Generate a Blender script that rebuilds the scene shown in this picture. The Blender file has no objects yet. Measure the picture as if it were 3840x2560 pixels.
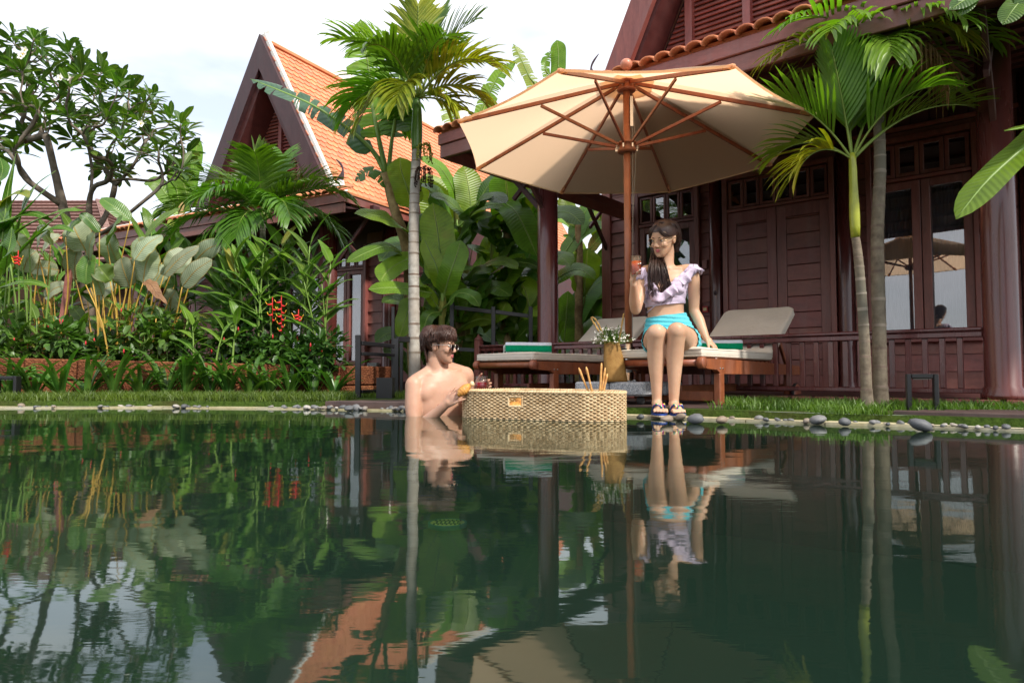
import bpy, bmesh, math, random
import numpy as np
from mathutils import Vector, Matrix, Quaternion

# ------------------------------------------------------------------ camera, sky, sun, exposure
SC = bpy.context.scene
COL = SC.collection
R = math.radians
CAM_H = 0.25
F_PX = 2560.0
PITCH = math.atan(125 / 2560)
cam_d = bpy.data.cameras.new('camera')
cam_d.sensor_width = 36
cam_d.lens = 24.0
cam_d.clip_start = 0.05
cam_d.clip_end = 2000
cam = bpy.data.objects.new('camera', cam_d)
COL.objects.link(cam)
cam.location = (0, 0, CAM_H)
cam.rotation_euler = (math.pi / 2 + PITCH, 0, 0)
SC.camera = cam

SUN_EL, SUN_AZ = 45.0, 138.0          # azimuth measured from +Y clockwise: behind the camera, to its right
world = bpy.data.worlds.new('World')
SC.world = world
world.use_nodes = True
wn, wl = world.node_tree.nodes, world.node_tree.links
wn.clear()
w_out = wn.new('ShaderNodeOutputWorld')
w_bg = wn.new('ShaderNodeBackground')
w_bg.inputs['Strength'].default_value = 0.13
sky = wn.new('ShaderNodeTexSky')
sky.sky_type = 'NISHITA'
sky.sun_disc = False
sky.sun_elevation = R(SUN_EL)
sky.sun_rotation = R(SUN_AZ)
sky.dust_density = 2.0
tc = wn.new('ShaderNodeTexCoord')
mp = wn.new('ShaderNodeMapping')
mp.inputs['Scale'].default_value = (1.0, 1.0, 2.6)
nz = wn.new('ShaderNodeTexNoise')
nz.inputs['Scale'].default_value = 2.1
nz.inputs['Detail'].default_value = 6
nz.inputs['Roughness'].default_value = 0.55
cr = wn.new('ShaderNodeValToRGB')
cr.color_ramp.elements[0].position = 0.34
cr.color_ramp.elements[0].color = (0.45, 0.45, 0.45, 1)
cr.color_ramp.elements[1].position = 0.58
cr.color_ramp.elements[1].color = (1, 1, 1, 1)
mixw = wn.new('ShaderNodeMix')
mixw.data_type = 'RGBA'
mixw.inputs['B'].default_value = (5.9, 6.0, 6.3, 1)       # lit cloud, same scale as the sky texture
wl.new(tc.outputs['Generated'], mp.inputs['Vector'])
wl.new(mp.outputs[0], nz.inputs['Vector'])
wl.new(nz.outputs['Fac'], cr.inputs[0])
wl.new(cr.outputs[0], mixw.inputs['Factor'])
wl.new(sky.outputs[0], mixw.inputs['A'])
wl.new(mixw.outputs['Result'], w_bg.inputs['Color'])
wl.new(w_bg.outputs[0], w_out.inputs['Surface'])

sun_d = bpy.data.lights.new('sun', 'SUN')
sun_d.energy = 2.9
sun_d.angle = R(3.5)
sun_d.color = (1.0, 0.93, 0.83)
sun = bpy.data.objects.new('sun', sun_d)
COL.objects.link(sun)
_sd = Vector((math.sin(R(SUN_AZ)) * math.cos(R(SUN_EL)), math.cos(R(SUN_AZ)) * math.cos(R(SUN_EL)), math.sin(R(SUN_EL))))
sun.rotation_euler = _sd.to_track_quat('Z', 'Y').to_euler()
sun.location = (6, -6, 12)

SC.view_settings.view_transform = 'Standard'
SC.view_settings.look = 'None'
SC.view_settings.gamma = 1.0
SC.view_settings.exposure = 0.85
SC.cycles.max_bounces = 8
SC.cycles.transparent_max_bounces = 16
SC.cycles.use_denoising = True
SC.cycles.caustics_reflective = False
SC.cycles.caustics_refractive = False
SC.cycles.sample_clamp_indirect = 6.0

# ------------------------------------------------------------------ helpers
def V(*a):
    return Vector(a)

def ray(px, py):
    x = (px - 1920) / F_PX
    yv = -(py - 1280) / F_PX
    return V(x, math.cos(PITCH) - yv * math.sin(PITCH), math.sin(PITCH) + yv * math.cos(PITCH))

def at(px, py, Y):
    """world point seen at photograph position (px, py) standing Y metres in front of the lens"""
    r = ray(px, py)
    return V(0, 0, CAM_H) + r * (Y / r.y)

def atz(px, py, z):
    r = ray(px, py)
    return V(0, 0, CAM_H) + r * ((z - CAM_H) / r.z)

class MB:
    """collects geometry, then links it as ONE mesh object"""
    def __init__(s):
        s.v = []; s.f = []; s.uv = []; s.m = []; s.cur = 0; s.sm = []; s.smooth = True
    def add(s, verts, faces, uvs=None):
        b = len(s.v)
        s.v.extend([tuple(q) for q in verts])
        if uvs is None:
            uvs = [(0.0, 0.0)] * len(verts)
        s.uv.extend(uvs)
        for q in faces:
            s.f.append(tuple(b + i for i in q))
            s.m.append(s.cur); s.sm.append(s.smooth)
    def box(s, c, size, rot=None, bev=0.0):
        c = Vector(c); hx, hy, hz = size[0] / 2, size[1] / 2, size[2] / 2
        bev = min(bev, hx * .9, hy * .9, hz * .9)
        old = s.smooth; s.smooth = False
        if bev <= 0:
            pts = [V(x, y, z) for z in (-hz, hz) for y in (-hy, hy) for x in (-hx, hx)]
            fs = [(0, 2, 3, 1), (4, 5, 7, 6), (0, 1, 5, 4), (2, 6, 7, 3), (0, 4, 6, 2), (1, 3, 7, 5)]
        else:
            pts = []; idx = {}
            for sx in (-1, 1):
                for sy in (-1, 1):
                    for sz in (-1, 1):
                        for ax in range(3):
                            p = [sx * (hx - bev), sy * (hy - bev), sz * (hz - bev)]
                            p[ax] = (sx * hx, sy * hy, sz * hz)[ax]
                            idx[(sx, sy, sz, ax)] = len(pts); pts.append(V(*p))
            fs = []
            for ax in range(3):
                o = [a for a in range(3) if a != ax]
                for sg in (-1, 1):
                    q = []
                    for (a, b) in ((-1, -1), (1, -1), (1, 1), (-1, 1)):
                        k = [0, 0, 0]; k[ax] = sg; k[o[0]] = a; k[o[1]] = b
                        q.append(idx[(k[0], k[1], k[2], ax)])
                    flip = (sg < 0) != (ax == 1)
                    fs.append(tuple(reversed(q)) if flip else tuple(q))
            for ax in range(3):
                o = [a for a in range(3) if a != ax]
                for a in (-1, 1):
                    for b in (-1, 1):
                        k0 = [0, 0, 0]; k0[o[0]] = a; k0[o[1]] = b
                        k1 = list(k0); k0[ax] = -1; k1[ax] = 1
                        fs.append((idx[(*k0, o[0])], idx[(*k1, o[0])], idx[(*k1, o[1])], idx[(*k0, o[1])]))
            for sx in (-1, 1):
                for sy in (-1, 1):
                    for sz in (-1, 1):
                        fs.append(tuple(idx[(sx, sy, sz, ax)] for ax in range(3)))
        if rot is not None:
            pts = [rot @ q for q in pts]
        s.add([c + q for q in pts], fs, [(q.x, q.z) for q in pts])
        s.smooth = old
        return s
    def beam(s, p0, p1, w, h, up=(0, 0, 1), bev=0.0, ext=0.0):
        """box from p0 to p1; w across, h along up"""
        p0, p1 = Vector(p0), Vector(p1)
        d = (p1 - p0); L = d.length; d.normalize()
        up = Vector(up); side = d.cross(up)
        if side.length < 1e-5:
            side = d.cross(V(1, 0, 0))
        side.normalize(); up2 = side.cross(d)
        m = Matrix((d, side, up2)).transposed()
        return s.box((p0 + p1) / 2, (L + 2 * ext, w, h), m, bev)
    def tube(s, pts, rad, n=8, cap=True, ell=1.0, up=None):
        pts = [Vector(p) for p in pts]
        N = len(pts)
        if not hasattr(rad, '__len__'):
            rad = [rad] * N
        rings = []; ref = None
        base = len(s.v); vv = []; uv = []
        for i in range(N):
            t = (pts[min(i + 1, N - 1)] - pts[max(i - 1, 0)])
            if t.length < 1e-9:
                t = V(0, 0, 1)
            t.normalize()
            if ref is None:
                a = Vector(up) if up else (V(0, 0, 1) if abs(t.z) < .9 else V(1, 0, 0))
                ref = (a - t * a.dot(t)).normalized()
            else:
                ref = ref - t * ref.dot(t)
                ref = ref.normalized() if ref.length > 1e-6 else t.orthogonal().normalized()
            b = t.cross(ref)
            for k in range(n):
                a = 2 * math.pi * k / n
                vv.append(pts[i] + (ref * math.cos(a) + b * math.sin(a) * ell) * rad[i])
                uv.append((k / n, i / max(1, N - 1)))
        fs = []
        for i in range(N - 1):
            for k in range(n):
                k2 = (k + 1) % n
                fs.append((i * n + k, i * n + k2, (i + 1) * n + k2, (i + 1) * n + k))
        if cap:
            fs.append(tuple(reversed(range(n)))); fs.append(tuple((N - 1) * n + k for k in range(n)))
        s.add(vv, fs, uv)
        return s
    def lathe(s, c, prof, n=16, axis=None, cap=True):
        """prof: (radius, height) pairs; axis: 3x3 matrix"""
        c = Vector(c); vv = []; uv = []
        for j, (r, h) in enumerate(prof):
            for k in range(n):
                a = 2 * math.pi * k / n
                p = V(r * math.cos(a), r * math.sin(a), h)
                vv.append(c + (axis @ p if axis is not None else p)); uv.append((k / n, h))
        fs = []
        for j in range(len(prof) - 1):
            for k in range(n):
                k2 = (k + 1) % n
                fs.append((j * n + k, j * n + k2, (j + 1) * n + k2, (j + 1) * n + k))
        if cap:
            fs.append(tuple(reversed(range(n)))); fs.append(tuple((len(prof) - 1) * n + k for k in range(n)))
        s.add(vv, fs, uv)
        return s
    def ellipsoid(s, c, r, rot=None, nu=16, nv=10):
        c = Vector(c); vv = []; fs = []
        if not hasattr(r, '__len__'):
            r = (r, r, r)
        vv.append(V(0, 0, -r[2]))
        for j in range(1, nv):
            th = math.pi * j / nv - math.pi / 2
            for k in range(nu):
                a = 2 * math.pi * k / nu
                vv.append(V(r[0] * math.cos(th) * math.cos(a), r[1] * math.cos(th) * math.sin(a), r[2] * math.sin(th)))
        vv.append(V(0, 0, r[2]))
        T = len(vv) - 1
        for k in range(nu):
            k2 = (k + 1) % nu
            fs.append((0, 1 + k2, 1 + k))
            for j in range(nv - 2):
                a = 1 + j * nu
                fs.append((a + k, a + k2, a + nu + k2, a + nu + k))
            a = 1 + (nv - 2) * nu
            fs.append((a + k, a + k2, T))
        if rot is not None:
            vv = [rot @ q for q in vv]
        s.add([c + q for q in vv], fs)
        return s
    def prism(s, poly, vec):
        """polygon (list of 3D points) pushed along vec"""
        old = s.smooth; s.smooth = False
        n = len(poly); vec = Vector(vec)
        vv = [Vector(p) for p in poly] + [Vector(p) + vec for p in poly]
        fs = [tuple(range(n)), tuple(reversed(range(n, 2 * n)))]
        for i in range(n):
            j = (i + 1) % n
            fs.append((j, i, n + i, n + j))
        s.add(vv, fs)
        s.smooth = old
        return s
    def mesh(s, name, mats):
        me = bpy.data.meshes.new(name)
        va = np.array(s.v, dtype=np.float32).reshape(-1, 3)
        me.from_pydata(s.v, [], s.f)
        if not isinstance(mats, (list, tuple)):
            mats = [mats]
        for m in mats:
            me.materials.append(M[m] if isinstance(m, str) else m)
        if any(s.m):
            me.polygons.foreach_set('material_index', s.m)
        me.polygons.foreach_set('use_smooth', s.sm)
        uvl = me.uv_layers.new(name='UVMap')
        li = np.empty(len(me.loops), dtype=np.int32)
        me.loops.foreach_get('vertex_index', li)
        uvl.data.foreach_set('uv', np.array(s.uv, dtype=np.float32)[li].ravel())
        me.update()
        return me
    def build(s, name, mats, parent=None, kind=None):
        return link(name, s.mesh(name, mats), parent, kind)

def link(name, me, parent=None, kind=None):
    o = bpy.data.objects.new(name, me)
    COL.objects.link(o)
    if parent is not None:
        o.parent = parent
        inv = WORLD_INV.get(parent.name)
        if inv is not None:
            o.matrix_parent_inverse = inv
    if kind:
        o['kind'] = kind
    return o

WORLD_INV = {}

def thing(name, loc, label, cat, group=None, rot=None, local=False):
    """Empty at the base of a thing; local=False: its children are given in world coordinates"""
    e = bpy.data.objects.new(name, None)
    e.empty_display_size = .1
    COL.objects.link(e)
    e.location = loc
    if rot is not None:
        e.rotation_euler = rot
    if not local:
        WORLD_INV[e.name] = Matrix.LocRotScale(Vector(loc), e.rotation_euler.copy(), None).inverted()
    tag(e, label, cat, group)
    return e

def tag(o, label=None, cat=None, group=None, kind=None):
    if label: o['label'] = label
    if cat: o['category'] = cat
    if group: o['group'] = group
    if kind: o['kind'] = kind
    return o

def copy_tree(o, parent=None):
    c = o.copy()
    COL.objects.link(c)
    if parent is not None:
        c.parent = parent
    for ch in o.children:
        copy_tree(ch, c)
    return c

def smooth_path(pts, n):
    """Catmull-Rom through pts"""
    pts = [Vector(p) for p in pts]
    P = [pts[0] * 2 - pts[1]] + pts + [pts[-1] * 2 - pts[-2]]
    out = []
    S = len(pts) - 1
    for i in range(n + 1):
        t = i / n * S
        k = min(int(t), S - 1); u = t - k
        a, b, c, d = P[k], P[k + 1], P[k + 2], P[k + 3]
        out.append(.5 * ((2 * b) + (c - a) * u + (2 * a - 5 * b + 4 * c - d) * u * u + (3 * b - a - 3 * c + d) * u ** 3))
    return out

def lerp(a, b, t):
    return a + (b - a) * t
# ------------------------------------------------------------------ materials (all procedural)
M = {}

def new_mat(name):
    m = bpy.data.materials.new(name)
    m.use_nodes = True
    nt = m.node_tree
    nt.nodes.clear()
    out = nt.nodes.new('ShaderNodeOutputMaterial')
    M[name] = m
    return m, nt, nt.nodes, nt.links, out

def ramp(nt, fac, cols):
    r = nt.nodes.new('ShaderNodeValToRGB')
    e = r.color_ramp.elements
    while len(e) < len(cols):
        e.new(.5)
    for i, (p, c) in enumerate(cols):
        e[i].position = p
        e[i].color = (*c, 1)
    nt.links.new(fac, r.inputs[0])
    return r.outputs[0]

def noise(nt, scale, detail=4, rough=.55, vec=None, stretch=None, coord='Object', dist=0.0):
    n = nt.nodes.new('ShaderNodeTexNoise')
    n.inputs['Scale'].default_value = scale
    n.inputs['Detail'].default_value = detail
    n.inputs['Roughness'].default_value = rough
    n.inputs['Distortion'].default_value = dist
    if vec is None:
        t = nt.nodes.new('ShaderNodeTexCoord')
        vec = t.outputs[coord]
    if stretch is not None:
        mpn = nt.nodes.new('ShaderNodeMapping')
        mpn.inputs['Scale'].default_value = stretch
        nt.links.new(vec, mpn.inputs[0])
        vec = mpn.outputs[0]
    nt.links.new(vec, n.inputs['Vector'])
    return n.outputs['Fac']

def mixc(nt, fac, a, b, mode='MIX'):
    m = nt.nodes.new('ShaderNodeMix')
    m.data_type = 'RGBA'
    m.blend_type = mode
    for key, val in (('Factor', fac), ('A', a), ('B', b)):
        if isinstance(val, (int, float)):
            m.inputs[key].default_value = val
        elif isinstance(val, tuple):
            m.inputs[key].default_value = (*val, 1)
        else:
            nt.links.new(val, m.inputs[key])
    return m.outputs['Result']

def math_n(nt, op, a, b=None):
    n = nt.nodes.new('ShaderNodeMath')
    n.operation = op
    for i, x in enumerate((a, b)):
        if x is None: continue
        if isinstance(x, (int, float)): n.inputs[i].default_value = x
        else: nt.links.new(x, n.inputs[i])
    return n.outputs[0]

def bump(nt, height, strength=.3, dist=.01):
    b = nt.nodes.new('ShaderNodeBump')
    b.inputs['Strength'].default_value = strength
    b.inputs['Distance'].default_value = dist
    nt.links.new(height, b.inputs['Height'])
    return b.outputs[0]

def obj_random(nt):
    return nt.nodes.new('ShaderNodeObjectInfo').outputs['Random']

def hue_var(nt, col, rnd, hv=.03, vv=.35, sv=.15):
    h = nt.nodes.new('ShaderNodeHueSaturation')
    r1 = math_n(nt, 'MULTIPLY_ADD', rnd, hv * 2); r1.node.inputs[2].default_value = .5 - hv
    wnz = nt.nodes.new('ShaderNodeTexWhiteNoise'); wnz.noise_dimensions = '1D'
    nt.links.new(rnd, wnz.inputs['W'])
    r2 = math_n(nt, 'MULTIPLY_ADD', wnz.outputs['Value'], vv * 2); r2.node.inputs[2].default_value = 1 - vv
    nt.links.new(r1, h.inputs['Hue']); nt.links.new(r2, h.inputs['Value'])
    nt.links.new(col, h.inputs['Color'])
    return h.outputs[0]

def pbr(nt, out, col, rough=.5, spec=.5, normal=None, metal=0, sss=0, sss_r=(.1, .04, .02), coat=0, trans_fac=0, trans_col=None):
    p = nt.nodes.new('ShaderNodeBsdfPrincipled')
    if isinstance(col, tuple): p.inputs['Base Color'].default_value = (*col, 1)
    else: nt.links.new(col, p.inputs['Base Color'])
    if isinstance(rough, (int, float)): p.inputs['Roughness'].default_value = rough
    else: nt.links.new(rough, p.inputs['Roughness'])
    p.inputs['Specular IOR Level'].default_value = spec
    p.inputs['Metallic'].default_value = metal
    p.inputs['Coat Weight'].default_value = coat
    if sss:
        p.inputs['Subsurface Weight'].default_value = sss
        p.inputs['Subsurface Radius'].default_value = sss_r
        p.inputs['Subsurface Scale'].default_value = .05
    if normal is not None: nt.links.new(normal, p.inputs['Normal'])
    sh = p.outputs[0]
    if trans_fac:
        t = nt.nodes.new('ShaderNodeBsdfTranslucent')
        if trans_col is None: trans_col = col
        if isinstance(trans_col, tuple): t.inputs[0].default_value = (*trans_col, 1)
        else: nt.links.new(trans_col, t.inputs[0])
        mx = nt.nodes.new('ShaderNodeMixShader')
        mx.inputs[0].default_value = trans_fac
        nt.links.new(sh, mx.inputs[1]); nt.links.new(t.outputs[0], mx.inputs[2])
        sh = mx.outputs[0]
    nt.links.new(sh, out.inputs[0])
    return p

def wood(name, c0, c1, rough=.45, scale=6, stretch=(1, 1, 1), var=.18, spec=.4, coat=0.0):
    m, nt, N, Lk, out = new_mat(name)
    n1 = noise(nt, scale, 5, .6, stretch=stretch, dist=.6)
    n2 = noise(nt, scale * 9, 3, .6, stretch=stretch)
    f = math_n(nt, 'MULTIPLY_ADD', n2, .35); f.node.inputs[2].default_value = 0
    Lk.new(n1, f.node.inputs[2])
    col = ramp(nt, f, [(.35, c0), (.85, c1)])
    st = noise(nt, 1.0, 5, .65, stretch=(7, 7, 1.3), coord='Object')
    col = mixc(nt, math_n(nt, 'MULTIPLY', ramp(nt, st, [(.48, (0, 0, 0)), (.72, (1, 1, 1))]), .38), col, tuple(.5 * a + .5 * (sum(c1) / 3) * 1.5 for a in c1))
    col = hue_var(nt, col, obj_random(nt), .006, var)
    rg = math_n(nt, 'MULTIPLY_ADD', n1, .25); rg.node.inputs[2].default_value = rough - .12
    pbr(nt, out, col, rg, spec, bump(nt, f, .25, .004), coat=coat)
    return m

wood('house_wood', (.140, .042, .037), (.310, .105, .086), .42, 3.5, (1, 1, 3), .16, .5)
wood('house_wood_vertical', (.130, .038, .034), (.285, .094, .078), .40, 3.5, (4, 4, .7), .12, .5)
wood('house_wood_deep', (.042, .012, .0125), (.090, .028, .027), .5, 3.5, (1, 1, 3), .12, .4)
wood('pillar_wood', (.060, .0120, .0115), (.130, .030, .027), .26, 2.0, (5, 5, .5), .05, .55, .25)
wood('teak', (.145, .036, .015), (.31, .090, .036), .38, 7, (4, 4, 1.5), .10, .5)
wood('deck_wood', (.035, .022, .020), (.085, .052, .046), .5, 5, (2, 2, 2), .15, .4)
wood('bag_wood', (.3, .14, .05), (.5, .27, .1), .6, 8, (1, 1, 1), .1)

def plain(name, c, rough=.5, spec=.5, metal=0, nscale=0, namt=.15, coat=0, bmp=0, sss=0):
    m, nt, N, Lk, out = new_mat(name)
    col = c; nm = None
    if nscale:
        n = noise(nt, nscale, 5, .6)
        col = ramp(nt, n, [(.25, tuple(x * (1 - namt) for x in c)), (.75, tuple(min(1, x * (1 + namt)) for x in c))])
        if bmp: nm = bump(nt, n, bmp, .005)
    pbr(nt, out, col, rough, spec, nm, metal, sss, coat=coat)
    return m

plain('black_metal', (.012, .012, .014), .4, .5, 0, 20, .3)
plain('steel', (.62, .60, .57), .25, .5, 1)
plain('gold_metal', (.80, .58, .36), .25, .5, 1)
plain('silver_metal', (.75, .73, .70), .22, .5, 1)
plain('rubber', (.02, .02, .021), .7)
plain('white_plaster', (.74, .72, .68), .8, .2, 0, 9, .1, 0, .3)
plain('sticker_red', (.45, .03, .03), .5)
plain('sticker_cream', (.75, .65, .35), .6)
plain('carved_wood', (.055, .032, .042), .5, .4, 0, 12, .3)
plain('grey_box', (.30, .31, .31), .6)
plain('soil', (.045, .028, .018), .95, .1, 0, 14, .4, 0, .6)
plain('lens_dark', (.03, .035, .035), .08, .8)
plain('lip', (.60, .17, .17), .45, .4, sss=.2)
plain('lip_bold', (.55, .12, .14), .4, .4)
plain('eye_white', (.7, .68, .66), .25)
plain('eye_dark', (.015, .010, .008), .2)
plain('brow', (.02, .012, .009), .8, .1)
plain('nail', (.85, .70, .66), .25, .5)
plain('nipple', (.34, .15, .11), .6)
plain('strap_blue', (.02, .06, .28), .6, .3)
plain('sole_cream', (.62, .52, .36), .8, .2)
plain('bead_green', (.02, .35, .10), .2, .6)
plain('bead_pink', (.70, .04, .28), .2, .6)
plain('bead_yellow', (.75, .55, .06), .2, .6)
plain('bead_silver', (.6, .6, .65), .2, .6, .6)
plain('petal_white', (.85, .83, .76), .6)
plain('petal_yellow', (.80, .55, .08), .6)
plain('bract_red', (.55, .020, .018), .45, .4, 0, 25, .2)
plain('bract_yellow', (.75, .42, .03), .45)
plain('bud_red', (.50, .018, .03), .5)
plain('fringe_white', (.8, .8, .78), .8)
plain('seed_dark', (.035, .018, .012), .8, .2)
plain('seed_green', (.28, .30, .04), .7)
plain('sky_reflection_grey', (.30, .32, .37), .9, .1, 0, 3, .15)  # grey of the added sheets that imitate reflected sky behind the panes
plain('cord_grey', (.25, .23, .20), .7)

def fabric(name, c, rough=.9, weave=900, trans=0, tcol=None, amt=.06, wrinkle=.15, big=3):
    m, nt, N, Lk, out = new_mat(name)
    n1 = noise(nt, big, 4, .5)
    col = ramp(nt, n1, [(.3, tuple(x * (1 - amt) for x in c)), (.7, tuple(min(1, x * (1 + amt)) for x in c))])
    n2 = noise(nt, weave, 2, .5)
    n3 = noise(nt, big * 5, 3, .5, dist=1.2)
    h = math_n(nt, 'MULTIPLY_ADD', n2, .12); Lk.new(n3, h.node.inputs[2])
    pbr(nt, out, col, rough, .2, bump(nt, h, wrinkle, .02), trans_fac=trans, trans_col=tcol)
    return m

fabric('canopy_cloth', (.78, .62, .46), .9, 700, .72, (1.0, .69, .44), .05, .22)
fabric('cushion_cloth', (.68, .62, .53), .85, 700, 0, None, .05, .25, 4)
fabric('towel_white', (.66, .73, .82), .98, 500, 0, None, .05, .5, 12)
fabric('towel_green', (.0, .27, .125), .98, 500, 0, None, .08, .5, 12)
fabric('lilac_cloth', (.55, .47, .61), .85, 800, 0, None, .04, .25, 14)
fabric('turquoise_cloth', (.115, .53, .62), .75, 800, 0, None, .05, .3, 10)

# leaves -----------------------------------------------------------
def leaf_mat(name, c_dark, c_light, trans=.35, tcol=None, rough=.38, vein=0.0, rib=None, spec=.5, hv=.018, vv=.28, edge=None, blotch=None, under=None):
    """UV: x across the blade (0..1, midrib at .5), y along it"""
    m, nt, N, Lk, out = new_mat(name)
    uvn = N.new('ShaderNodeUVMap')
    sep = N.new('ShaderNodeSeparateXYZ')
    Lk.new(uvn.outputs[0], sep.inputs[0])
    n1 = noise(nt, 7, 3, .6)
    col = ramp(nt, n1, [(.3, c_dark), (.72, c_light)])
    nrm = None
    across = math_n(nt, 'ABSOLUTE', math_n(nt, 'SUBTRACT', sep.outputs[0], .5))
    if vein:
        # side veins sweep towards the tip
        ph = math_n(nt, 'MULTIPLY_ADD', across, -22.0); 
        yy = math_n(nt, 'MULTIPLY', sep.outputs[1], vein)
        Lk.new(yy, ph.node.inputs[2])
        sv = math_n(nt, 'SINE', ph)
        svf = math_n(nt, 'MULTIPLY_ADD', sv, .5); svf.node.inputs[2].default_value = .5
        col = mixc(nt, math_n(nt, 'MULTIPLY', svf, .11), col, tuple(min(1, x * 1.7) for x in c_light))
        nrm = bump(nt, svf, .35, .006)
    if edge:
        col = mixc(nt, math_n(nt, 'GREATER_THAN', across, .465), col, edge)
    if blotch:
        n3 = noise(nt, 3.1, 5, .7)
        col = mixc(nt, ramp(nt, n3, [(.58, (0, 0, 0)), (.76, (.8, .8, .8))]), col, blotch)
    if rib:
        col = mixc(nt, math_n(nt, 'LESS_THAN', across, .03), col, rib)
    if under:
        g = N.new('ShaderNodeNewGeometry')
        col = mixc(nt, g.outputs['Backfacing'], col, under)
    col = hue_var(nt, col, obj_random(nt), hv, vv)
    tcn = mixc(nt, 1.0, col, tcol or (1.5, 1.9, .6), 'MULTIPLY')
    pbr(nt, out, col, rough, spec, nrm, trans_fac=trans, trans_col=tcn)
    return m

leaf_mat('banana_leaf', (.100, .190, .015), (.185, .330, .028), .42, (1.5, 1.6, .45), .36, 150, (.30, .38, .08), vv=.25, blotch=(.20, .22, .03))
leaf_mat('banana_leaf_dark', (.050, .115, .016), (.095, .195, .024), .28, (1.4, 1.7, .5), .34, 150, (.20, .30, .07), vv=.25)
leaf_mat('banana_leaf_bluish', (.045, .105, .060), (.080, .17, .085), .28, (1.3, 1.7, .6), .30, 150, (.30, .36, .12), vv=.15, blotch=(.24, .22, .05))
leaf_mat('calathea_under', (.185, .235, .140), (.325, .370, .245), .22, (1.2, 1.4, .5), .42, 120, (.24, .24, .11), hv=.03, vv=.22, edge=(.24, .20, .06))
leaf_mat('calathea_top', (.055, .120, .020), (.105, .195, .032), .30, (1.4, 1.7, .5), .34, 120, (.17, .24, .06), vv=.22, edge=(.16, .17, .04))
leaf_mat('calathea_dry', (.22, .10, .045), (.40, .22, .11), .2, (1.2, 1, .7), .7, 60, (.16, .07, .03))
leaf_mat('heliconia_leaf', (.062, .140, .014), (.120, .250, .026), .32, (1.4, 1.7, .45), .34, 120, (.16, .28, .05), vv=.28, blotch=(.15, .19, .03))
leaf_mat('heliconia_yellow', (.16, .21, .03), (.33, .32, .05), .35, (1.3, 1.3, .4), .4, 100, (.5, .42, .1))
leaf_mat('lily_leaf', (.042, .105, .016), (.090, .200, .030), .26, (1.4, 1.7, .5), .33, 0, (.04, .13, .03), vv=.3)
leaf_mat('shrub_leaf', (.034, .084, .014), (.074, .160, .026), .2, (1.3, 1.6, .5), .4, 0, None, vv=.3)
leaf_mat('frangipani_leaf', (.034, .080, .014), (.080, .155, .022), .30, (1.5, 1.8, .45), .36, 70, (.20, .27, .09), vv=.30)
leaf_mat('palm_leaf', (.050, .112, .012), (.110, .215, .020), .30, (1.5, 1.8, .4), .36, 0, (.08, .18, .03), vv=.18)
leaf_mat('palm_leaf_yellow', (.12, .19, .012), (.34, .36, .022), .36, (1.3, 1.3, .4), .4, 0, (.40, .36, .05), vv=.15)
leaf_mat('palm_leaf_fresh', (.105, .205, .016), (.205, .350, .030), .36, (1.4, 1.7, .4), .36, 0, (.15, .28, .05), vv=.18)
leaf_mat('dry_leaf', (.20, .10, .05), (.40, .24, .13), .2, (1.2, 1, .7), .8, 0)
leaf_mat('grass_blade', (.050, .105, .010), (.130, .220, .024), .3, (1.4, 1.6, .4), .5, 0, None, vv=.2)
leaf_mat('far_leaf', (.045, .11, .025), (.12, .24, .06), .3, (1.4, 1.6, .5), .5, 0, None, vv=.3)

plain('stem_green', (.16, .26, .05), .45, .4, 0, 8, .3)
plain('stem_yellow', (.42, .26, .045), .45, .4, 0, 7, .35)
plain('crownshaft', (.11, .23, .045), .3, .5, 0, 5, .25)
plain('crownshaft_yellow', (.33, .36, .035), .3, .5, 0, 6, .35)
plain('rachis_green', (.20, .28, .05), .45, .4)

def bark(name, c0, c1, c2, ring=0, scale=18, rough=.85):
    m, nt, N, Lk, out = new_mat(name)
    n1 = noise(nt, scale, 6, .65)
    n2 = noise(nt, 2.2, 4, .6)
    col = ramp(nt, n1, [(.3, c0), (.7, c1)])
    col = mixc(nt, ramp(nt, n2, [(.45, (0, 0, 0)), (.7, (1, 1, 1))]), col, c2)
    h = n1
    pbr(nt, out, col, rough, .2, bump(nt, h, .5, .008))
    return m

bark('palm_bark', (.28, .26, .225), (.52, .50, .45), (.36, .31, .26))
bark('palm_bark_brown', (.11, .085, .062), (.27, .225, .165), (.15, .14, .11))
bark('palm_ring', (.10, .075, .06), (.24, .18, .14), (.3, .27, .22))
bark('banana_bark', (.20, .13, .06), (.42, .32, .15), (.10, .055, .025))
bark('banana_stem_green', (.16, .18, .035), (.34, .34, .075), (.07, .08, .02), 0, 7, .5)
bark('frangipani_bark', (.085, .065, .05), (.22, .175, .135), (.16, .14, .12), 0, 14)

# stone, tiles ------------------------------------------------------
def laterite():
    m, nt, N, Lk, out = new_mat('laterite')
    n1 = noise(nt, 45, 6, .7); n2 = noise(nt, 5, 4, .6)
    vo = N.new('ShaderNodeTexVoronoi'); vo.inputs['Scale'].default_value = 60
    t = N.new('ShaderNodeTexCoord'); Lk.new(t.outputs['Object'], vo.inputs['Vector'])
    col = ramp(nt, n1, [(.32, (.07, .022, .012)), (.5, (.20, .070, .032)), (.72, (.33, .15, .070))])
    col = mixc(nt, ramp(nt, n2, [(.4, (0, 0, 0)), (.7, (1, 1, 1))]), col, (.13, .045, .025))
    col = hue_var(nt, col, obj_random(nt), .006, .15)
    h = math_n(nt, 'MULTIPLY', vo.outputs['Distance'], n1)
    pbr(nt, out, col, .95, .1, bump(nt, h, 1.0, .02))
laterite()

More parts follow.
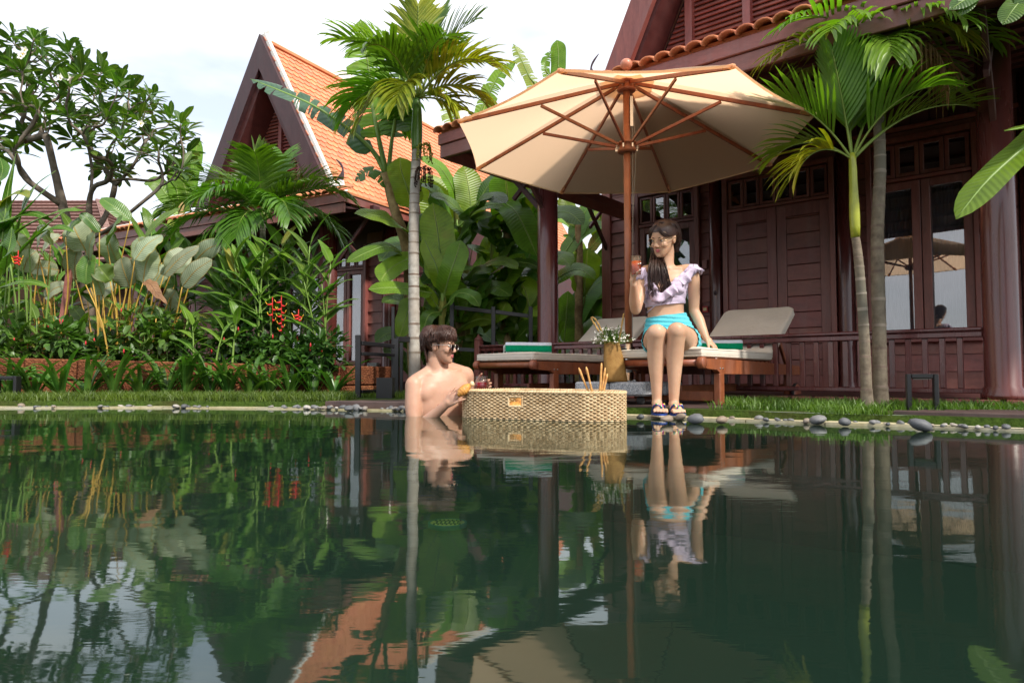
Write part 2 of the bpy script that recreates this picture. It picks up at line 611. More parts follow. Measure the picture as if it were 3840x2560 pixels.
def tile_mat(name, c0, c1, hv=.008, vv=.12):
    m, nt, N, Lk, out = new_mat(name)
    n1 = noise(nt, 30, 4, .6); n2 = noise(nt, 1.3, 3, .6)
    f = math_n(nt, 'MULTIPLY_ADD', n1, .4); Lk.new(n2, f.node.inputs[2])
    col = ramp(nt, f, [(.45, c0), (.85, c1)])
    col = hue_var(nt, col, obj_random(nt), hv, vv)
    pbr(nt, out, col, .7, .25, bump(nt, n1, .2, .004))
tile_mat('roof_tile', (.52, .165, .075), (.66, .265, .140))
tile_mat('roof_tile_mauve', (.17, .095, .085), (.25, .145, .125))

def granite():
    m, nt, N, Lk, out = new_mat('granite')
    n1 = noise(nt, 160, 3, .8); n2 = noise(nt, 70, 3, .7)
    col = ramp(nt, n1, [(.36, (.06, .065, .075)), (.46, (.30, .32, .34)), (.62, (.55, .57, .60))])
    col = mixc(nt, ramp(nt, n2, [(.5, (0, 0, 0)), (.6, (1, 1, 1))]), col, (.22, .24, .27))
    pbr(nt, out, col, .5, .4)
granite()

def pebble():
    m, nt, N, Lk, out = new_mat('pebble')
    n1 = noise(nt, 22, 5, .6)
    wnz = N.new('ShaderNodeTexWhiteNoise'); wnz.noise_dimensions = '1D'
    Lk.new(obj_random(nt), wnz.inputs['W'])
    base = ramp(nt, wnz.outputs['Value'], [(0, (.085, .092, .10)), (.45, (.145, .15, .16)), (.7, (.21, .21, .21)), (.86, (.27, .21, .155)), (1, (.42, .40, .37))])
    col = mixc(nt, 1.0, base, ramp(nt, n1, [(.3, (.62, .62, .62)), (.75, (1.25, 1.25, 1.25))]), 'MULTIPLY')
    pbr(nt, out, col, .55, .4, bump(nt, n1, .3, .004))
pebble()

def coping():
    m, nt, N, Lk, out = new_mat('coping_stone')
    n1 = noise(nt, 28, 6, .65); n2 = noise(nt, 3, 4, .6)
    col = ramp(nt, n1, [(.3, (.36, .31, .17)), (.7, (.50, .45, .28))])
    col = mixc(nt, ramp(nt, n2, [(.45, (0, 0, 0)), (.75, (1, 1, 1))]), col, (.50, .48, .40))
    pbr(nt, out, col, .75, .3, bump(nt, n1, .3, .004))
coping()

def lawn():
    m, nt, N, Lk, out = new_mat('lawn')
    n1 = noise(nt, 40, 5, .7); n2 = noise(nt, 2, 3, .5)
    col = ramp(nt, n1, [(.3, (.022, .045, .008)), (.7, (.075, .13, .02))])
    col = mixc(nt, ramp(nt, n2, [(.5, (0, 0, 0)), (.8, (1, 1, 1))]), col, (.07, .055, .025))
    pbr(nt, out, col, .9, .1, bump(nt, n1, .8, .02))
lawn()

def pool_tile():
    m, nt, N, Lk, out = new_mat('pool_tile')
    n1 = noise(nt, 1.1, 4, .6); n2 = noise(nt, 30, 2, .5)
    col = ramp(nt, n1, [(.3, (.008, .026, .016)), (.7, (.018, .045, .027))])
    col = mixc(nt, n2, col, (.014, .040, .024))
    pbr(nt, out, col, .4, .3)
pool_tile()

def water():
    m, nt, N, Lk, out = new_mat('pool_water')
    t = N.new('ShaderNodeTexCoord')
    # long low swells plus fine horizontal ripple
    a = noise(nt, 1.0, 2, .5, vec=t.outputs['Object'], stretch=(1.7, 3.0, 1), dist=.3)
    b = noise(nt, 1.0, 3, .55, vec=t.outputs['Object'], stretch=(7, 20, 1), dist=.3)
    c = noise(nt, 1.0, 2, .5, vec=t.outputs['Object'], stretch=(22, 75, 1))
    h = math_n(nt, 'MULTIPLY_ADD', b, .10); Lk.new(a, h.node.inputs[2])
    h2 = math_n(nt, 'MULTIPLY_ADD', c, .020); Lk.new(h, h2.node.inputs[2])
    # rings spreading from the bather and the tray
    for (rx, ry, amp) in ((-.46, 4.15, .10), (.18, 3.8, .05)):
        vm = N.new('ShaderNodeVectorMath'); vm.operation = 'DISTANCE'; vm.inputs[1].default_value = (rx, ry, 0)
        Lk.new(t.outputs['Object'], vm.inputs[0])
        sn = math_n(nt, 'SINE', math_n(nt, 'MULTIPLY', vm.outputs['Value'], 62.0))
        fall = math_n(nt, 'POWER', 2.718, math_n(nt, 'MULTIPLY', vm.outputs['Value'], -2.2))
        rg2 = math_n(nt, 'MULTIPLY', math_n(nt, 'MULTIPLY', sn, fall), amp)
        h2 = math_n(nt, 'ADD', h2, rg2)
    nb = bump(nt, h2, 1.0, .0020)
    fr = N.new('ShaderNodeFresnel'); fr.inputs['IOR'].default_value = 1.65
    Lk.new(nb, fr.inputs['Normal'])
    gl = N.new('ShaderNodeBsdfGlossy'); gl.inputs['Roughness'].default_value = .03
    gl.inputs['Color'].default_value = (.93, .98, .95, 1)
    Lk.new(nb, gl.inputs['Normal'])
    tr = N.new('ShaderNodeBsdfTransparent'); tr.inputs[0].default_value = (.84, .94, .87, 1)
    df = N.new('ShaderNodeBsdfDiffuse'); df.inputs[0].default_value = (.034, .078, .052, 1)      # turbid water
    mt = N.new('ShaderNodeMixShader'); mt.inputs[0].default_value = .20
    Lk.new(tr.outputs[0], mt.inputs[1]); Lk.new(df.outputs[0], mt.inputs[2])
    mx = N.new('ShaderNodeMixShader')
    Lk.new(fr.outputs[0], mx.inputs[0]); Lk.new(mt.outputs[0], mx.inputs[1]); Lk.new(gl.outputs[0], mx.inputs[2])
    Lk.new(mx.outputs[0], out.inputs[0])
water()

def glass(name, tint=(.97, .98, .98), ior=1.45, base=0.0, dark=None):
    """thin clear pane: fresnel reflection over transparency"""
    m, nt, N, Lk, out = new_mat(name)
    fr = N.new('ShaderNodeLayerWeight'); fr.inputs['Blend'].default_value = .5
    gl = N.new('ShaderNodeBsdfGlossy'); gl.inputs['Roughness'].default_value = .01
    tr = N.new('ShaderNodeBsdfTransparent'); tr.inputs[0].default_value = (*tint, 1)
    mx = N.new('ShaderNodeMixShader')
    r0 = ((ior - 1) / (ior + 1)) ** 2
    fz = math_n(nt, 'POWER', fr.outputs['Facing'], 4.0)
    f = math_n(nt, 'MULTIPLY_ADD', fz, .85); f.node.inputs[2].default_value = r0 + base
    Lk.new(f, mx.inputs[0]); Lk.new(tr.outputs[0], mx.inputs[1]); Lk.new(gl.outputs[0], mx.inputs[2])
    Lk.new(mx.outputs[0], out.inputs[0])
glass('clear_glass', (.96, .97, .97), 1.45, .02)
glass('window_glass', (.78, .79, .81), 1.6, .14)
glass('spectacle_glass', (.985, .975, .98), 1.15, .0)
glass('sunglass_lens', (.07, .08, .08), 1.6, .06)

def juice(name, c):
    m, nt, N, Lk, out = new_mat(name)
    pbr(nt, out, c, .25, .5, trans_fac=.35, trans_col=c)
juice('orange_juice', (.85, .13, .015))
juice('red_juice', (.55, .006, .03))

def skin(name, c, c2):
    m, nt, N, Lk, out = new_mat(name)
    n1 = noise(nt, 9, 4, .55); n2 = noise(nt, 160, 3, .5)
    col = ramp(nt, n1, [(.3, c2), (.7, c)])
    pbr(nt, out, col, .46, .38, bump(nt, n2, .08, .003), sss=.18, sss_r=(1.0, .35, .18))
skin('skin_woman', (.60, .380, .255), (.52, .305, .195))
skin('skin_man', (.54, .320, .225), (.44, .245, .165))

def hair(name, c0, c1):
    m, nt, N, Lk, out = new_mat(name)
    uvn = N.new('ShaderNodeUVMap')
    n1 = noise(nt, 60, 3, .6, vec=uvn.outputs[0], stretch=(1, .05, 1))
    col = ramp(nt, n1, [(.3, c0), (.75, c1)])
    col = hue_var(nt, col, obj_random(nt), .004, .1)
    p = pbr(nt, out, col, .36, .5, bump(nt, n1, .4, .002))
    p.inputs['Anisotropic'].default_value = .5
hair('hair_woman', (.012, .006, .005), (.060, .026, .018))
hair('hair_man', (.012, .007, .006), (.105, .034, .019))

def rattan():
    m, nt, N, Lk, out = new_mat('rattan')
    n1 = noise(nt, 35, 3, .6)
    col = ramp(nt, n1, [(.3, (.44, .29, .14)), (.7, (.76, .59, .36))])
    pbr(nt, out, col, .38, .45)
rattan()

def woven(name, c0, c1, sc=90):
    m, nt, N, Lk, out = new_mat(name)
    uvn = N.new('ShaderNodeUVMap')
    n1 = noise(nt, 25, 4, .6)
    br = N.new('ShaderNodeTexBrick')
    br.inputs['Scale'].default_value = sc
    br.inputs['Mortar Size'].default_value = .04
    br.inputs['Brick Width'].default_value = .5; br.inputs['Row Height'].default_value = .22
    Lk.new(uvn.outputs[0], br.inputs['Vector'])
    col = ramp(nt, n1, [(.3, c0), (.7, c1)])
    col = mixc(nt, br.outputs['Fac'], col, tuple(x * .35 for x in c0))
    pbr(nt, out, col, .6, .3, bump(nt, br.outputs['Fac'], -.5, .003))
woven('woven_straw', (.34, .17, .04), (.56, .33, .10), 26)
plain('rope_straw', (.46, .29, .10), .8, .2, 0, 60, .3)

def pastry(name, c0, c1):
    m, nt, N, Lk, out = new_mat(name)
    n1 = noise(nt, 55, 5, .65)
    col = ramp(nt, n1, [(.3, c0), (.7, c1)])
    pbr(nt, out, col, .45, .4, bump(nt, n1, .5, .003))
pastry('croissant', (.34, .11, .02), (.68, .36, .085))
pastry('breadstick', (.45, .20, .05), (.74, .44, .16))
pastry('crumb', (.70, .52, .26), (.85, .70, .42))
plain('ball_wood', (.55, .20, .12), .4, .5, 0, 8, .15)
# ------------------------------------------------------------------ the setting
random.seed(7)
SHORE = [(-16, 5.7), (-6, 5.25), (-3.78, 5.10), (-2.62, 5.14), (-1.5, 4.97), (-.82, 4.76), (.2, 4.33), (.81, 3.97), (1.26, 3.69), (1.58, 3.46), (1.98, 3.24), (2.30, 3.0), (6, .2), (12, -5)]

def offset_line(pts, w):
    out = []
    for i, p in enumerate(pts):
        a = pts[max(i - 1, 0)]; b = pts[min(i + 1, len(pts) - 1)]
        dx, dy = b[0] - a[0], b[1] - a[1]
        l = math.hypot(dx, dy)
        out.append((p[0] - dy / l * w, p[1] + dx / l * w))
    return out

def shore_at(x):
    for a, b in zip(SHORE, SHORE[1:]):
        if a[0] <= x <= b[0]:
            return lerp(a[1], b[1], (x - a[0]) / (b[0] - a[0]))
    return 0

COPE_W = .12
inner = offset_line(SHORE, COPE_W)
# lawn: one sheet out to the horizon with the pool cut out of it
mb = MB(); mb.smooth = False
far_l, far_r = (-900, 5.9), (900, -5)
poly = [(-900, 900)] + [(-900, inner[0][1])] + inner + [(900, inner[-1][1]), (900, 900)]
mb.add([(x, y, .05) for x, y in poly], [tuple(range(len(poly)))])
mb.add([(-900, inner[0][1], .05), (-900, -900, .05), (-16, -900, .05), (inner[0][0], inner[0][1], .05)], [(0, 1, 2, 3)])
mb.add([(-16, -9, .05), (-16, -900, .05), (900, -900, .05), (900, inner[-1][1], .05), (inner[-1][0], inner[-1][1], .05), (12, -9, .05)], [(0, 1, 2, 3, 4, 5)])
n_ = len(inner)
mb.add([(x, y, .0495) for x, y in inner] + [(x, y, -.1) for x, y in inner], [(i, i + 1, n_ + i + 1, n_ + i) for i in range(n_ - 1)])
tag(mb.build('lawn', 'lawn'), kind='structure')

mb = MB(); mb.smooth = False
wp = [(-16, -9), (12, -9), (12, SHORE[-1][1])] + list(reversed(SHORE[:-1]))
mb.add([(x, y, 0) for x, y in wp], [tuple(range(len(wp)))])
tag(mb.build('pool_water', 'pool_water'), kind='structure')
mb = MB(); mb.smooth = False
mb.add([(-17, -10, -.62), (14, -10, -.62), (14, 7, -.62), (-17, 7, -.62)], [(0, 1, 2, 3)])
tag(mb.build('pool_floor', 'pool_tile'), kind='structure')
mb = MB(); mb.smooth = False
ring = SHORE + [(12, -9), (-16, -9)]
n = len(ring)
mb.add([(x, y, .012) for x, y in ring] + [(x, y, -.7) for x, y in ring], [(i, (i + 1) % n, n + (i + 1) % n, n + i) for i in range(n)])
tag(mb.build('pool_wall', 'pool_tile'), kind='structure')
# stone coping in separate slabs
cope = MB(); cope.smooth = False
cope.add([(-16, 5.6, .004), (-16, -9, .004)] + [], [])
cop = bpy.data.objects.new('pool_coping', None)
COL.objects.link(cop); cop['kind'] = 'structure'
path = []
for a, b in zip(SHORE[1:-1], SHORE[2:]):
    L = math.hypot(b[0] - a[0], b[1] - a[1]); k = max(1, int(round(L / .42)))
    for i in range(k):
        path.append((lerp(a[0], b[0], i / k), lerp(a[1], b[1], i / k)))
path = [p for p in path if p[0] < 4.4]
pin = offset_line(path, COPE_W + .03)
pout = offset_line(path, -.012)
for i in range(len(path) - 1):
    g = .006
    def mixp(a, b, t): return (lerp(a[0], b[0], t), lerp(a[1], b[1], t))
    q = [mixp(pout[i], pout[i + 1], g), mixp(pout[i], pout[i + 1], 1 - g), mixp(pin[i], pin[i + 1], 1 - g), mixp(pin[i], pin[i + 1], g)]
    z = .011 + random.uniform(-.002, .002)
    s = MB(); s.prism([(x, y, z) for x, y in reversed(q)], (0, 0, .05))
    s = MB(); s.prism([(x, y, z) for x, y in q], (0, 0, -.05))
    s.build('coping_slab', 'coping_stone', cop)

# pool drain on the floor
dr = thing('pool_drain', (-.385, 4.05, -.62), 'round pale green drain grate on the pool floor', 'drain')
c0 = atz(1678, 1963, -.60)
dr.location = c0; WORLD_INV[dr.name] = Matrix.Translation(-c0)
plain('drain_green', (.80, .95, .20), .5); plain('drain_slot', (.02, .08, .06), .8); plain('drain_rim', (.02, .28, .22), .5)
MB().lathe(c0, [(.0, .008), (.098, .008), (.098, -.015), (.0, -.015)], 32, cap=False).build('grate', 'drain_green', dr)
m2 = MB(); m2.lathe(c0, [(.100, -.015), (.100, .011), (.112, .009), (.112, -.015)], 32, cap=False); m2.build('rim', 'drain_rim', dr)
for r_, k, o in ((.068, 7, 0), (.030, 6, .04)):
    for i in range(k):
        x = (i - (k - 1) / 2) * .024
        for sg in (-1, 1):
            MB().box(c0 + V(x, sg * r_ * .72, .0095), (.010, .032, .003)).build('slot', 'drain_slot', dr)

# ---- laterite planter wall, each block its own piece
WA, WB = V(-5.1, 5.86, .415), V(-1.63, 6.48, .335)
wd = (WB - WA); wlen = wd.length; wdir = wd.normalized()
wn2 = V(-wdir.y, wdir.x, 0).normalized()
wrot = Matrix((wdir, wn2, wdir.cross(wn2))).transposed()
pw = thing('planter_wall', (WA.x, WA.y, .05), 'low wall of rough red laterite blocks holding the flower bed', 'planter')
bh = .185
for course in range(2):
    x = -.2 * (course % 2)
    while x < wlen - .02:
        L = random.uniform(.36, .48)
        x0 = max(x, 0); x1 = min(x + L, wlen)
        if x1 - x0 > .06:
            c = WA + wdir * ((x0 + x1) / 2) + V(0, 0, -bh / 2 - course * (bh + .006)) + wn2 * (.09 + random.uniform(-.006, .006))
            MB().box(c, (x1 - x0 - .008, .18, bh), wrot, .012).build('block', 'laterite', pw)
        x += L
# short return of the wall at its right end
rd = V(.5, .87, 0)
for course in range(2):
    for k in range(2):
        c = WB + rd * (.30 + k * .42) + V(-.06, 0, -bh / 2 - course * (bh + .006)) 
        MB().box(c, (.41, .18, bh), Matrix((rd, V(-rd.y, rd.x, 0), V(0, 0, 1))).transposed(), .012).build('block', 'laterite', pw)
mb = MB(); mb.smooth = False
bed = [(-5.2, 6.0), (-1.72, 6.56), (-1.2, 7.3), (-3.2, 8.6), (-6, 9.6), (-9, 8)]
mb.prism([(x, y, .30) for x, y in bed], (0, 0, -.28))
tag(mb.build('flower_bed', 'soil'), kind='structure')

# ---- timber deck under the loungers, board by board
deck = bpy.data.objects.new('timber_deck', None)
COL.objects.link(deck); deck['kind'] = 'structure'
DA, DB = V(-1.36, 4.98, 0), V(1.46, 3.96, 0)
ddir = (DB - DA).normalized(); dn = V(-ddir.y, ddir.x, 0)
drot = Matrix((ddir, dn, V(0, 0, 1))).transposed()
dl = (DB - DA).length
MB().box((DA + DB) / 2 + dn * .012 + V(0, 0, .028), (dl, .024, .062), drot, .003).build('fascia_board', 'deck_wood', deck)
for k in range(10):
    w = .118
    c = (DA + DB) / 2 + dn * (.03 + w / 2 + k * (w + .006)) + ddir * (k * .12) + V(0, 0, .049)
    if k > 5: c = c + ddir * .4
    MB().box(c, (dl - .01 - (0 if k < 6 else .8), w, .022), drot, .003).build('deck_board', 'deck_wood', deck)
# second deck, lower right corner
deck2 = bpy.data.objects.new('timber_path', None)
COL.objects.link(deck2); deck2['kind'] = 'structure'
EA = V(1.93, 3.47, .058); ed = V(.80, -.60, 0); en = V(.60, .80, 0)
erot = Matrix((ed, en, V(0, 0, 1))).transposed()
for k in range(5):
    MB().box(EA + ed * (1.3 + .10 * k) + en * (.05 + k * .105), (2.6, .098, .022), erot, .003).build('deck_board', 'deck_wood', deck2)

# ---- pebbles along the water's edge
def pebble_mesh(seed):
    rnd = random.Random(seed)
    bm = bmesh.new()
    bmesh.ops.create_icosphere(bm, subdivisions=2, radius=1)
    ph = [rnd.uniform(0, 6) for _ in range(6)]
    for v in bm.verts:
        p = v.co
        k = 1 + .13 * math.sin(2.1 * p.x + ph[0]) + .13 * math.sin(2.6 * p.y + ph[1]) + .09 * math.sin(3 * p.z + ph[2] + p.x * 2)
        v.co = V(p.x * k, p.y * k * .8, p.z * k * .55)
    me = bpy.data.meshes.new('pebble')
    bm.to_mesh(me); bm.free()
    me.materials.append(M['pebble'])
    me.polygons.foreach_set('use_smooth', [True] * len(me.polygons))
    return me
PEB = [pebble_mesh(s) for s in range(7)]
def put_pebble(x, y, z, r, rnd):
    o = bpy.data.objects.new('pebble', PEB[rnd.randrange(7)])
    COL.objects.link(o)
    o.location = (x, y, z)
    o.rotation_euler = (rnd.uniform(-.25, .25), rnd.uniform(-.25, .25), rnd.uniform(0, 6.28))
    o.scale = (r, r * rnd.uniform(.7, 1.0), r * rnd.uniform(.75, 1.2))
    return o
rp = random.Random(11)
GROUPS = [
    # x0, x1, number, rmin, rmax, label
    (-3.7, -1.6, 30, .014, .034, 'small grey pebble at the water edge before the flower bed'),
    (-1.6, -.55, 46, .016, .038, 'rounded grey pebble at the water edge below the deck, behind the man'),
    (1.15, 1.60, 11, .014, .030, 'grey river stone on the pale coping beside the lawn grass'),
    (1.60, 2.30, 22, .013, .030, 'grey stone in the row on the coping below the twin palms'),
]
for x0, x1, nn, r0, r1, lab in GROUPS:
    for i in range(nn):
        x = rp.uniform(x0, x1); r = r0 + (r1 - r0) * rp.random() ** 2
        y = shore_at(x) + rp.uniform(-.05, .07)
        tag(put_pebble(x, y,   .010 + r * .25, r, rp), lab, 'pebble', 'pebbles along the pool edge')
# the few bigger stones
for (px, py, r, lab) in [(2500, 1566, .062, 'dark wet stone the woman rests her sandals on'), (2555, 1557, .052, 'dark round stone beside the right sandal'),
                         (2610, 1566, .070, 'broad smooth grey stone next to the sandals'), (2400, 1556, .040, 'brownish flat stone between the wicker tray and the sandals'),
                         (3070, 1570, .070, 'large rounded dark grey stone on the coping beside the lawn'), (3165, 1575, .052, 'dark brown stone with a pitted face on the coping'),
                         (3450, 1592, .078, 'broad blue grey boulder lying half in the pool edge'), (2705, 1570, .055, 'long low grey stone below the deck corner'),
                         (1400, 1520, .055, 'upright beige stone among the pebbles under the deck edge'), (1310, 1527, .06, 'pale flat stone among the pebbles under the deck edge')]:
    p = atz(px, py, .03)
    o = put_pebble(p.x, p.y, .012 + r * .22, r * .66, rp)
    tag(o, lab, 'stone')

# ---- grass blades on the strips of lawn by the water
def in_poly(x, y, poly):
    c = False; n = len(poly)
    for i in range(n):
        x1, y1 = poly[i]; x2, y2 = poly[(i + 1) % n]
        if (y1 > y) != (y2 > y) and x < (x2 - x1) * (y - y1) / (y2 - y1) + x1:
            c = not c
    return c

def grass(name, n, sampler, h0, h1, seed, clump=0):
    rg = np.random.default_rng(seed)
    pts = sampler(n, rg)
    n = len(pts)
    a = rg.uniform(0, 2 * np.pi, n); h = rg.uniform(h0, h1, n) * (0.6 + .6 * rg.random(n)); w = rg.uniform(.0022, .0045, n)
    lean = rg.uniform(.1, .9, n) * h; la = rg.uniform(0, 2 * np.pi, n)
    dx, dy = np.cos(a) * w, np.sin(a) * w
    lx, ly = np.cos(la) * lean, np.sin(la) * lean
    v = np.zeros((n, 5, 3))
    v[:, 0] = np.stack([pts[:, 0] - dx, pts[:, 1] - dy, pts[:, 2]], 1)
    v[:, 1] = np.stack([pts[:, 0] + dx, pts[:, 1] + dy, pts[:, 2]], 1)
    v[:, 2] = np.stack([pts[:, 0] + dx * .8 + lx * .35, pts[:, 1] + dy * .8 + ly * .35, pts[:, 2] + h * .6], 1)
    v[:, 3] = np.stack([pts[:, 0] - dx * .8 + lx * .35, pts[:, 1] - dy * .8 + ly * .35, pts[:, 2] + h * .6], 1)
    v[:, 4] = np.stack([pts[:, 0] + lx, pts[:, 1] + ly, pts[:, 2] + h * .95], 1)
    me = bpy.data.meshes.new(name)
    b = np.arange(n)[:, None] * 5
    quads = (b + np.array([[0, 1, 2, 3]])); tris = (b + np.array([[3, 2, 4]]))
    me.vertices.add(n * 5); me.vertices.foreach_set('co', v.ravel())
    loops = np.concatenate([quads, tris], 1).ravel()
    me.loops.add(len(loops)); me.loops.foreach_set('vertex_index', loops.astype(np.int32))
    me.polygons.add(n * 2)
    st = (np.arange(n)[:, None] * 7 + np.array([[0, 4]])).ravel()
    me.polygons.foreach_set('loop_start', st.astype(np.int32))
    me.update(); me.validate()
    me.materials.append(M['grass_blade'])
    o = link(name, me); o['kind'] = 'stuff'
    return o

_ix = np.array([p[0] for p in SHORE]); _iy = np.array([p[1] for p in SHORE])
def strip_left(n, rg):
    x = rg.uniform(-4.2, -1.30, n); y0 = np.interp(x, _ix, _iy) + .13
    y = y0 + rg.random(n) ** 1.3 * .75
    return np.stack([x, y, np.full(n, .048)], 1)
def strip_mid(n, rg):
    x = rg.uniform(-1.6, .1, n); y = 6.05 - .36 * (x + 1.4) + rg.random(n) * .9
    return np.stack([x, y, np.full(n, .048)], 1)
def strip_right(n, rg):
    x = rg.uniform(1.15, 3.2, n); y0 = np.interp(x, _ix, _iy) + .125
    y0 = np.where(x < 1.6, np.maximum(y0, 4.04 - .36 * x + .36 * 1.3 - .12), y0)
    y = y0 + rg.random(n) * 1.5
    k = (y < 3.9 + (3.0 - x) * .7) & ~((x > 1.9) & (y < 3.48 - .75 * (x - 1.95) + .5))
    k |= (x < 1.9)
    k &= ~((x < 1.35) & (y > 4.0))
    return np.stack([x, y, np.full(n, .048)], 1)[k]
tag(grass('grass_strip', 19000, strip_left, .02, .085, 1), 'short green grass between the pool edge and the planter wall', 'grass')
tag(grass('grass_patch', 7000, strip_mid, .03, .07, 2), 'short grass around the black fence and grey palm trunk', 'grass')
tag(grass('grass_lawn', 24000, strip_right, .018, .070, 3), 'lush grass around the twin palm trunks beside the pool', 'grass')
# ------------------------------------------------------------------ villa on the right
class Frame:
    def __init__(s, O, deg):
        a = R(deg)
        s.O = V(O[0], O[1], 0); s.u = V(math.cos(a), -math.sin(a), 0); s.v = V(math.sin(a), math.cos(a), 0)
        s.rot = Matrix((s.u, s.v, V(0, 0, 1))).transposed()
    def P(s, t, d, z):
        return s.O + s.u * t + s.v * d + V(0, 0, z)
    def bx(s, mb, t0, t1, d0, d1, z0, z1, bev=0.0):
        mb.box(s.P((t0 + t1) / 2, (d0 + d1) / 2, (z0 + z1) / 2), (abs(t1 - t0), abs(d1 - d0), abs(z1 - z0)), s.rot, bev)
        return mb

FR = Frame((.337, 6.4), 39.7)

def fbox(fr, name, mat, parent, t0, t1, d0, d1, z0, z1, bev=.004):
    return fr.bx(MB(), t0, t1, d0, d1, z0, z1, bev).build(name, mat, parent)

def clapboards(fr, parent, t0, t1, d, z0, z1, h=.165, mat='house_wood'):
    z = z0
    while z < z1 - .02:
        hh = min(h, z1 - z)
        mb = MB(); mb.smooth = False
        # board leans out at its foot
        a = [fr.P(t0, d - .030, z), fr.P(t0, d - .010, z + hh - .004), fr.P(t0, d + .01, z + hh - .004), fr.P(t0, d + .01, z)]
        mb.prism(list(reversed(a)), fr.u * (t1 - t0))
        mb.build('wall_board', mat, parent)
        z += h

def framed_pane(fr, parent, t0, t1, d, z0, z1, fw=.032, depth=.035, glassname='window_glass', turn=0.0):
    """sash: frame of four rails (one part) with its pane as sub-part"""
    mb = MB()
    for (a, b, c, e) in ((t0, t0 + fw, z0, z1), (t1 - fw, t1, z0, z1), (t0 + fw, t1 - fw, z0, z0 + fw), (t0 + fw, t1 - fw, z1 - fw, z1)):
        fr.bx(mb, a, b, d - depth, d, c, e, .004)
    o = mb.build('window', 'house_wood_vertical', parent)
    MB().box(fr.P((t0 + t1) / 2, d - .015, (z0 + z1) / 2), (t1 - t0 - 2 * fw + .008, .005, z1 - z0 - 2 * fw + .008), Matrix.Rotation(turn, 3, 'Z') @ fr.rot).build('pane', glassname, o)
    if z1 - z0 > 1:      # added grey pleated sheet, stands in for sky mirrored in the tall panes
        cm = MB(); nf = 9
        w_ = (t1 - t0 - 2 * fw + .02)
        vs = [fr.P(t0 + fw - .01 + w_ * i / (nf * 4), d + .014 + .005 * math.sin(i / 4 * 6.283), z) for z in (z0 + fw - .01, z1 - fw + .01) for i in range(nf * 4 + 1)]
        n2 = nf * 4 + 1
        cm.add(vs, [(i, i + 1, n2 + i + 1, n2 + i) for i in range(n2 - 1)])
        cm.build('sky_reflection_sheet', 'sky_reflection_grey', o)
    return o

def pillar(fr, parent, t, d, r, z0, z1, name='pillar'):
    mb = MB()
    c = fr.P(t, d, 0)
    mb.lathe(c, [(r * 1.22, z0), (r * 1.22, z0 + .03), (r * 1.12, z0 + .045), (r * 1.12, z0 + .065), (r * 1.0, z0 + .08), (r, z0 + 1.0), (r * .97, z1)], 24)
    return mb.build(name, 'pillar_wood', parent)

def cross_brace(fr, parent, t, d, zt, reach, along, drop=.62):
    """X brace from a pillar up to the eave; along = frame direction as (dt, dd)"""
    dt, dd = along
    a = fr.P(t, d, zt - drop); b = fr.P(t + dt * reach, d + dd * reach, zt)
    mb = MB(); mb.beam(a, b, .035, .05, bev=.004)
    c = fr.P(t + dt * reach * .12, d + dd * reach * .12, zt - drop * .12); e = fr.P(t + dt * reach * .72, d + dd * reach * .72, zt - drop * .62)
    o = mb.build('brace', 'house_wood_deep', parent)
    MB().beam(c, e, .030, .045, bev=.004).build('cross_bar', 'house_wood_deep', o)
    MB().beam(fr.P(t + dt * .02, d + dd * .02, zt - drop - .16), fr.P(t + dt * .02, d + dd * .02, zt - .05), .05, .05, up=fr.u, bev=.004).build('brace_post', 'house_wood_deep', o)

vr = thing('teak_villa', FR.P(0, 0, .05), 'dark red timber villa with louvred gable and veranda behind the loungers', 'house')
WD = 2.55
# core behind the boards, veranda floor and skirting
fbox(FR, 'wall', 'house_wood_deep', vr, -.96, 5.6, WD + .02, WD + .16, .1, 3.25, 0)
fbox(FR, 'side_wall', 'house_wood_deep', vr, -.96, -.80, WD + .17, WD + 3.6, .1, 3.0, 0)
fbox(FR, 'veranda_floor', 'house_wood_deep', vr, -.9, 5.6, -.10, WD, .03, .10, .005)
for k in range(40):
    t = -.85 + k * .155
    fbox(FR, 'skirting_block', 'house_wood', vr, t, t + .125, -.125, -.103, .055, .10, .003)
# board sections
for (a, b, z0, z1) in ((-.84, -.47, .12, 2.62), (.40, .50, .12, 2.62), (2.075, 2.20, .12, 2.62), (3.17, 3.45, .12, 2.62), (2.20, 3.17, .12, .60), (-.47, .40, .12, .35), (3.62, 5.2, .12, 2.62)):
    clapboards(FR, vr, a, b, WD, z0, z1)
fbox(FR, 'corner_post', 'house_wood_vertical', vr, -.97, -.84, WD - .06, WD + .015, .1, 2.7, .006)
# frieze of upright boards over the openings, with a ledge
for k in range(40):
    t = -.9 + k * .16
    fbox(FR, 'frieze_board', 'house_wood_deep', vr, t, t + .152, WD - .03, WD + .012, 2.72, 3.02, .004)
fbox(FR, 'ledge', 'house_wood', vr, -.97, 5.5, WD - .07, WD - .032, 2.68, 2.72, .004)
fbox(FR, 'head_board', 'house_wood', vr, -.83, 5.5, WD - .02, WD + .01, 2.56, 2.678, .003)
# engaged pillars
for t in (.582, 1.987):
    pillar(FR, vr, t, WD - .02, .081, .1, 3.0)
pillar(FR, vr, 3.54, WD - .02, .081, .1, 3.0)

def opening_frame(t0, t1, z0, z1):
    mb = MB()
    for (a, b, c, e) in ((t0, t0 + .055, z0, z1), (t1 - .055, t1, z0, z1), (t0 + .055, t1 - .055, z1 - .055, z1)):
        FR.bx(mb, a, b, WD - .085, WD + .012, c, e, .006)
    mb.build('door_frame', 'house_wood_vertical', vr)

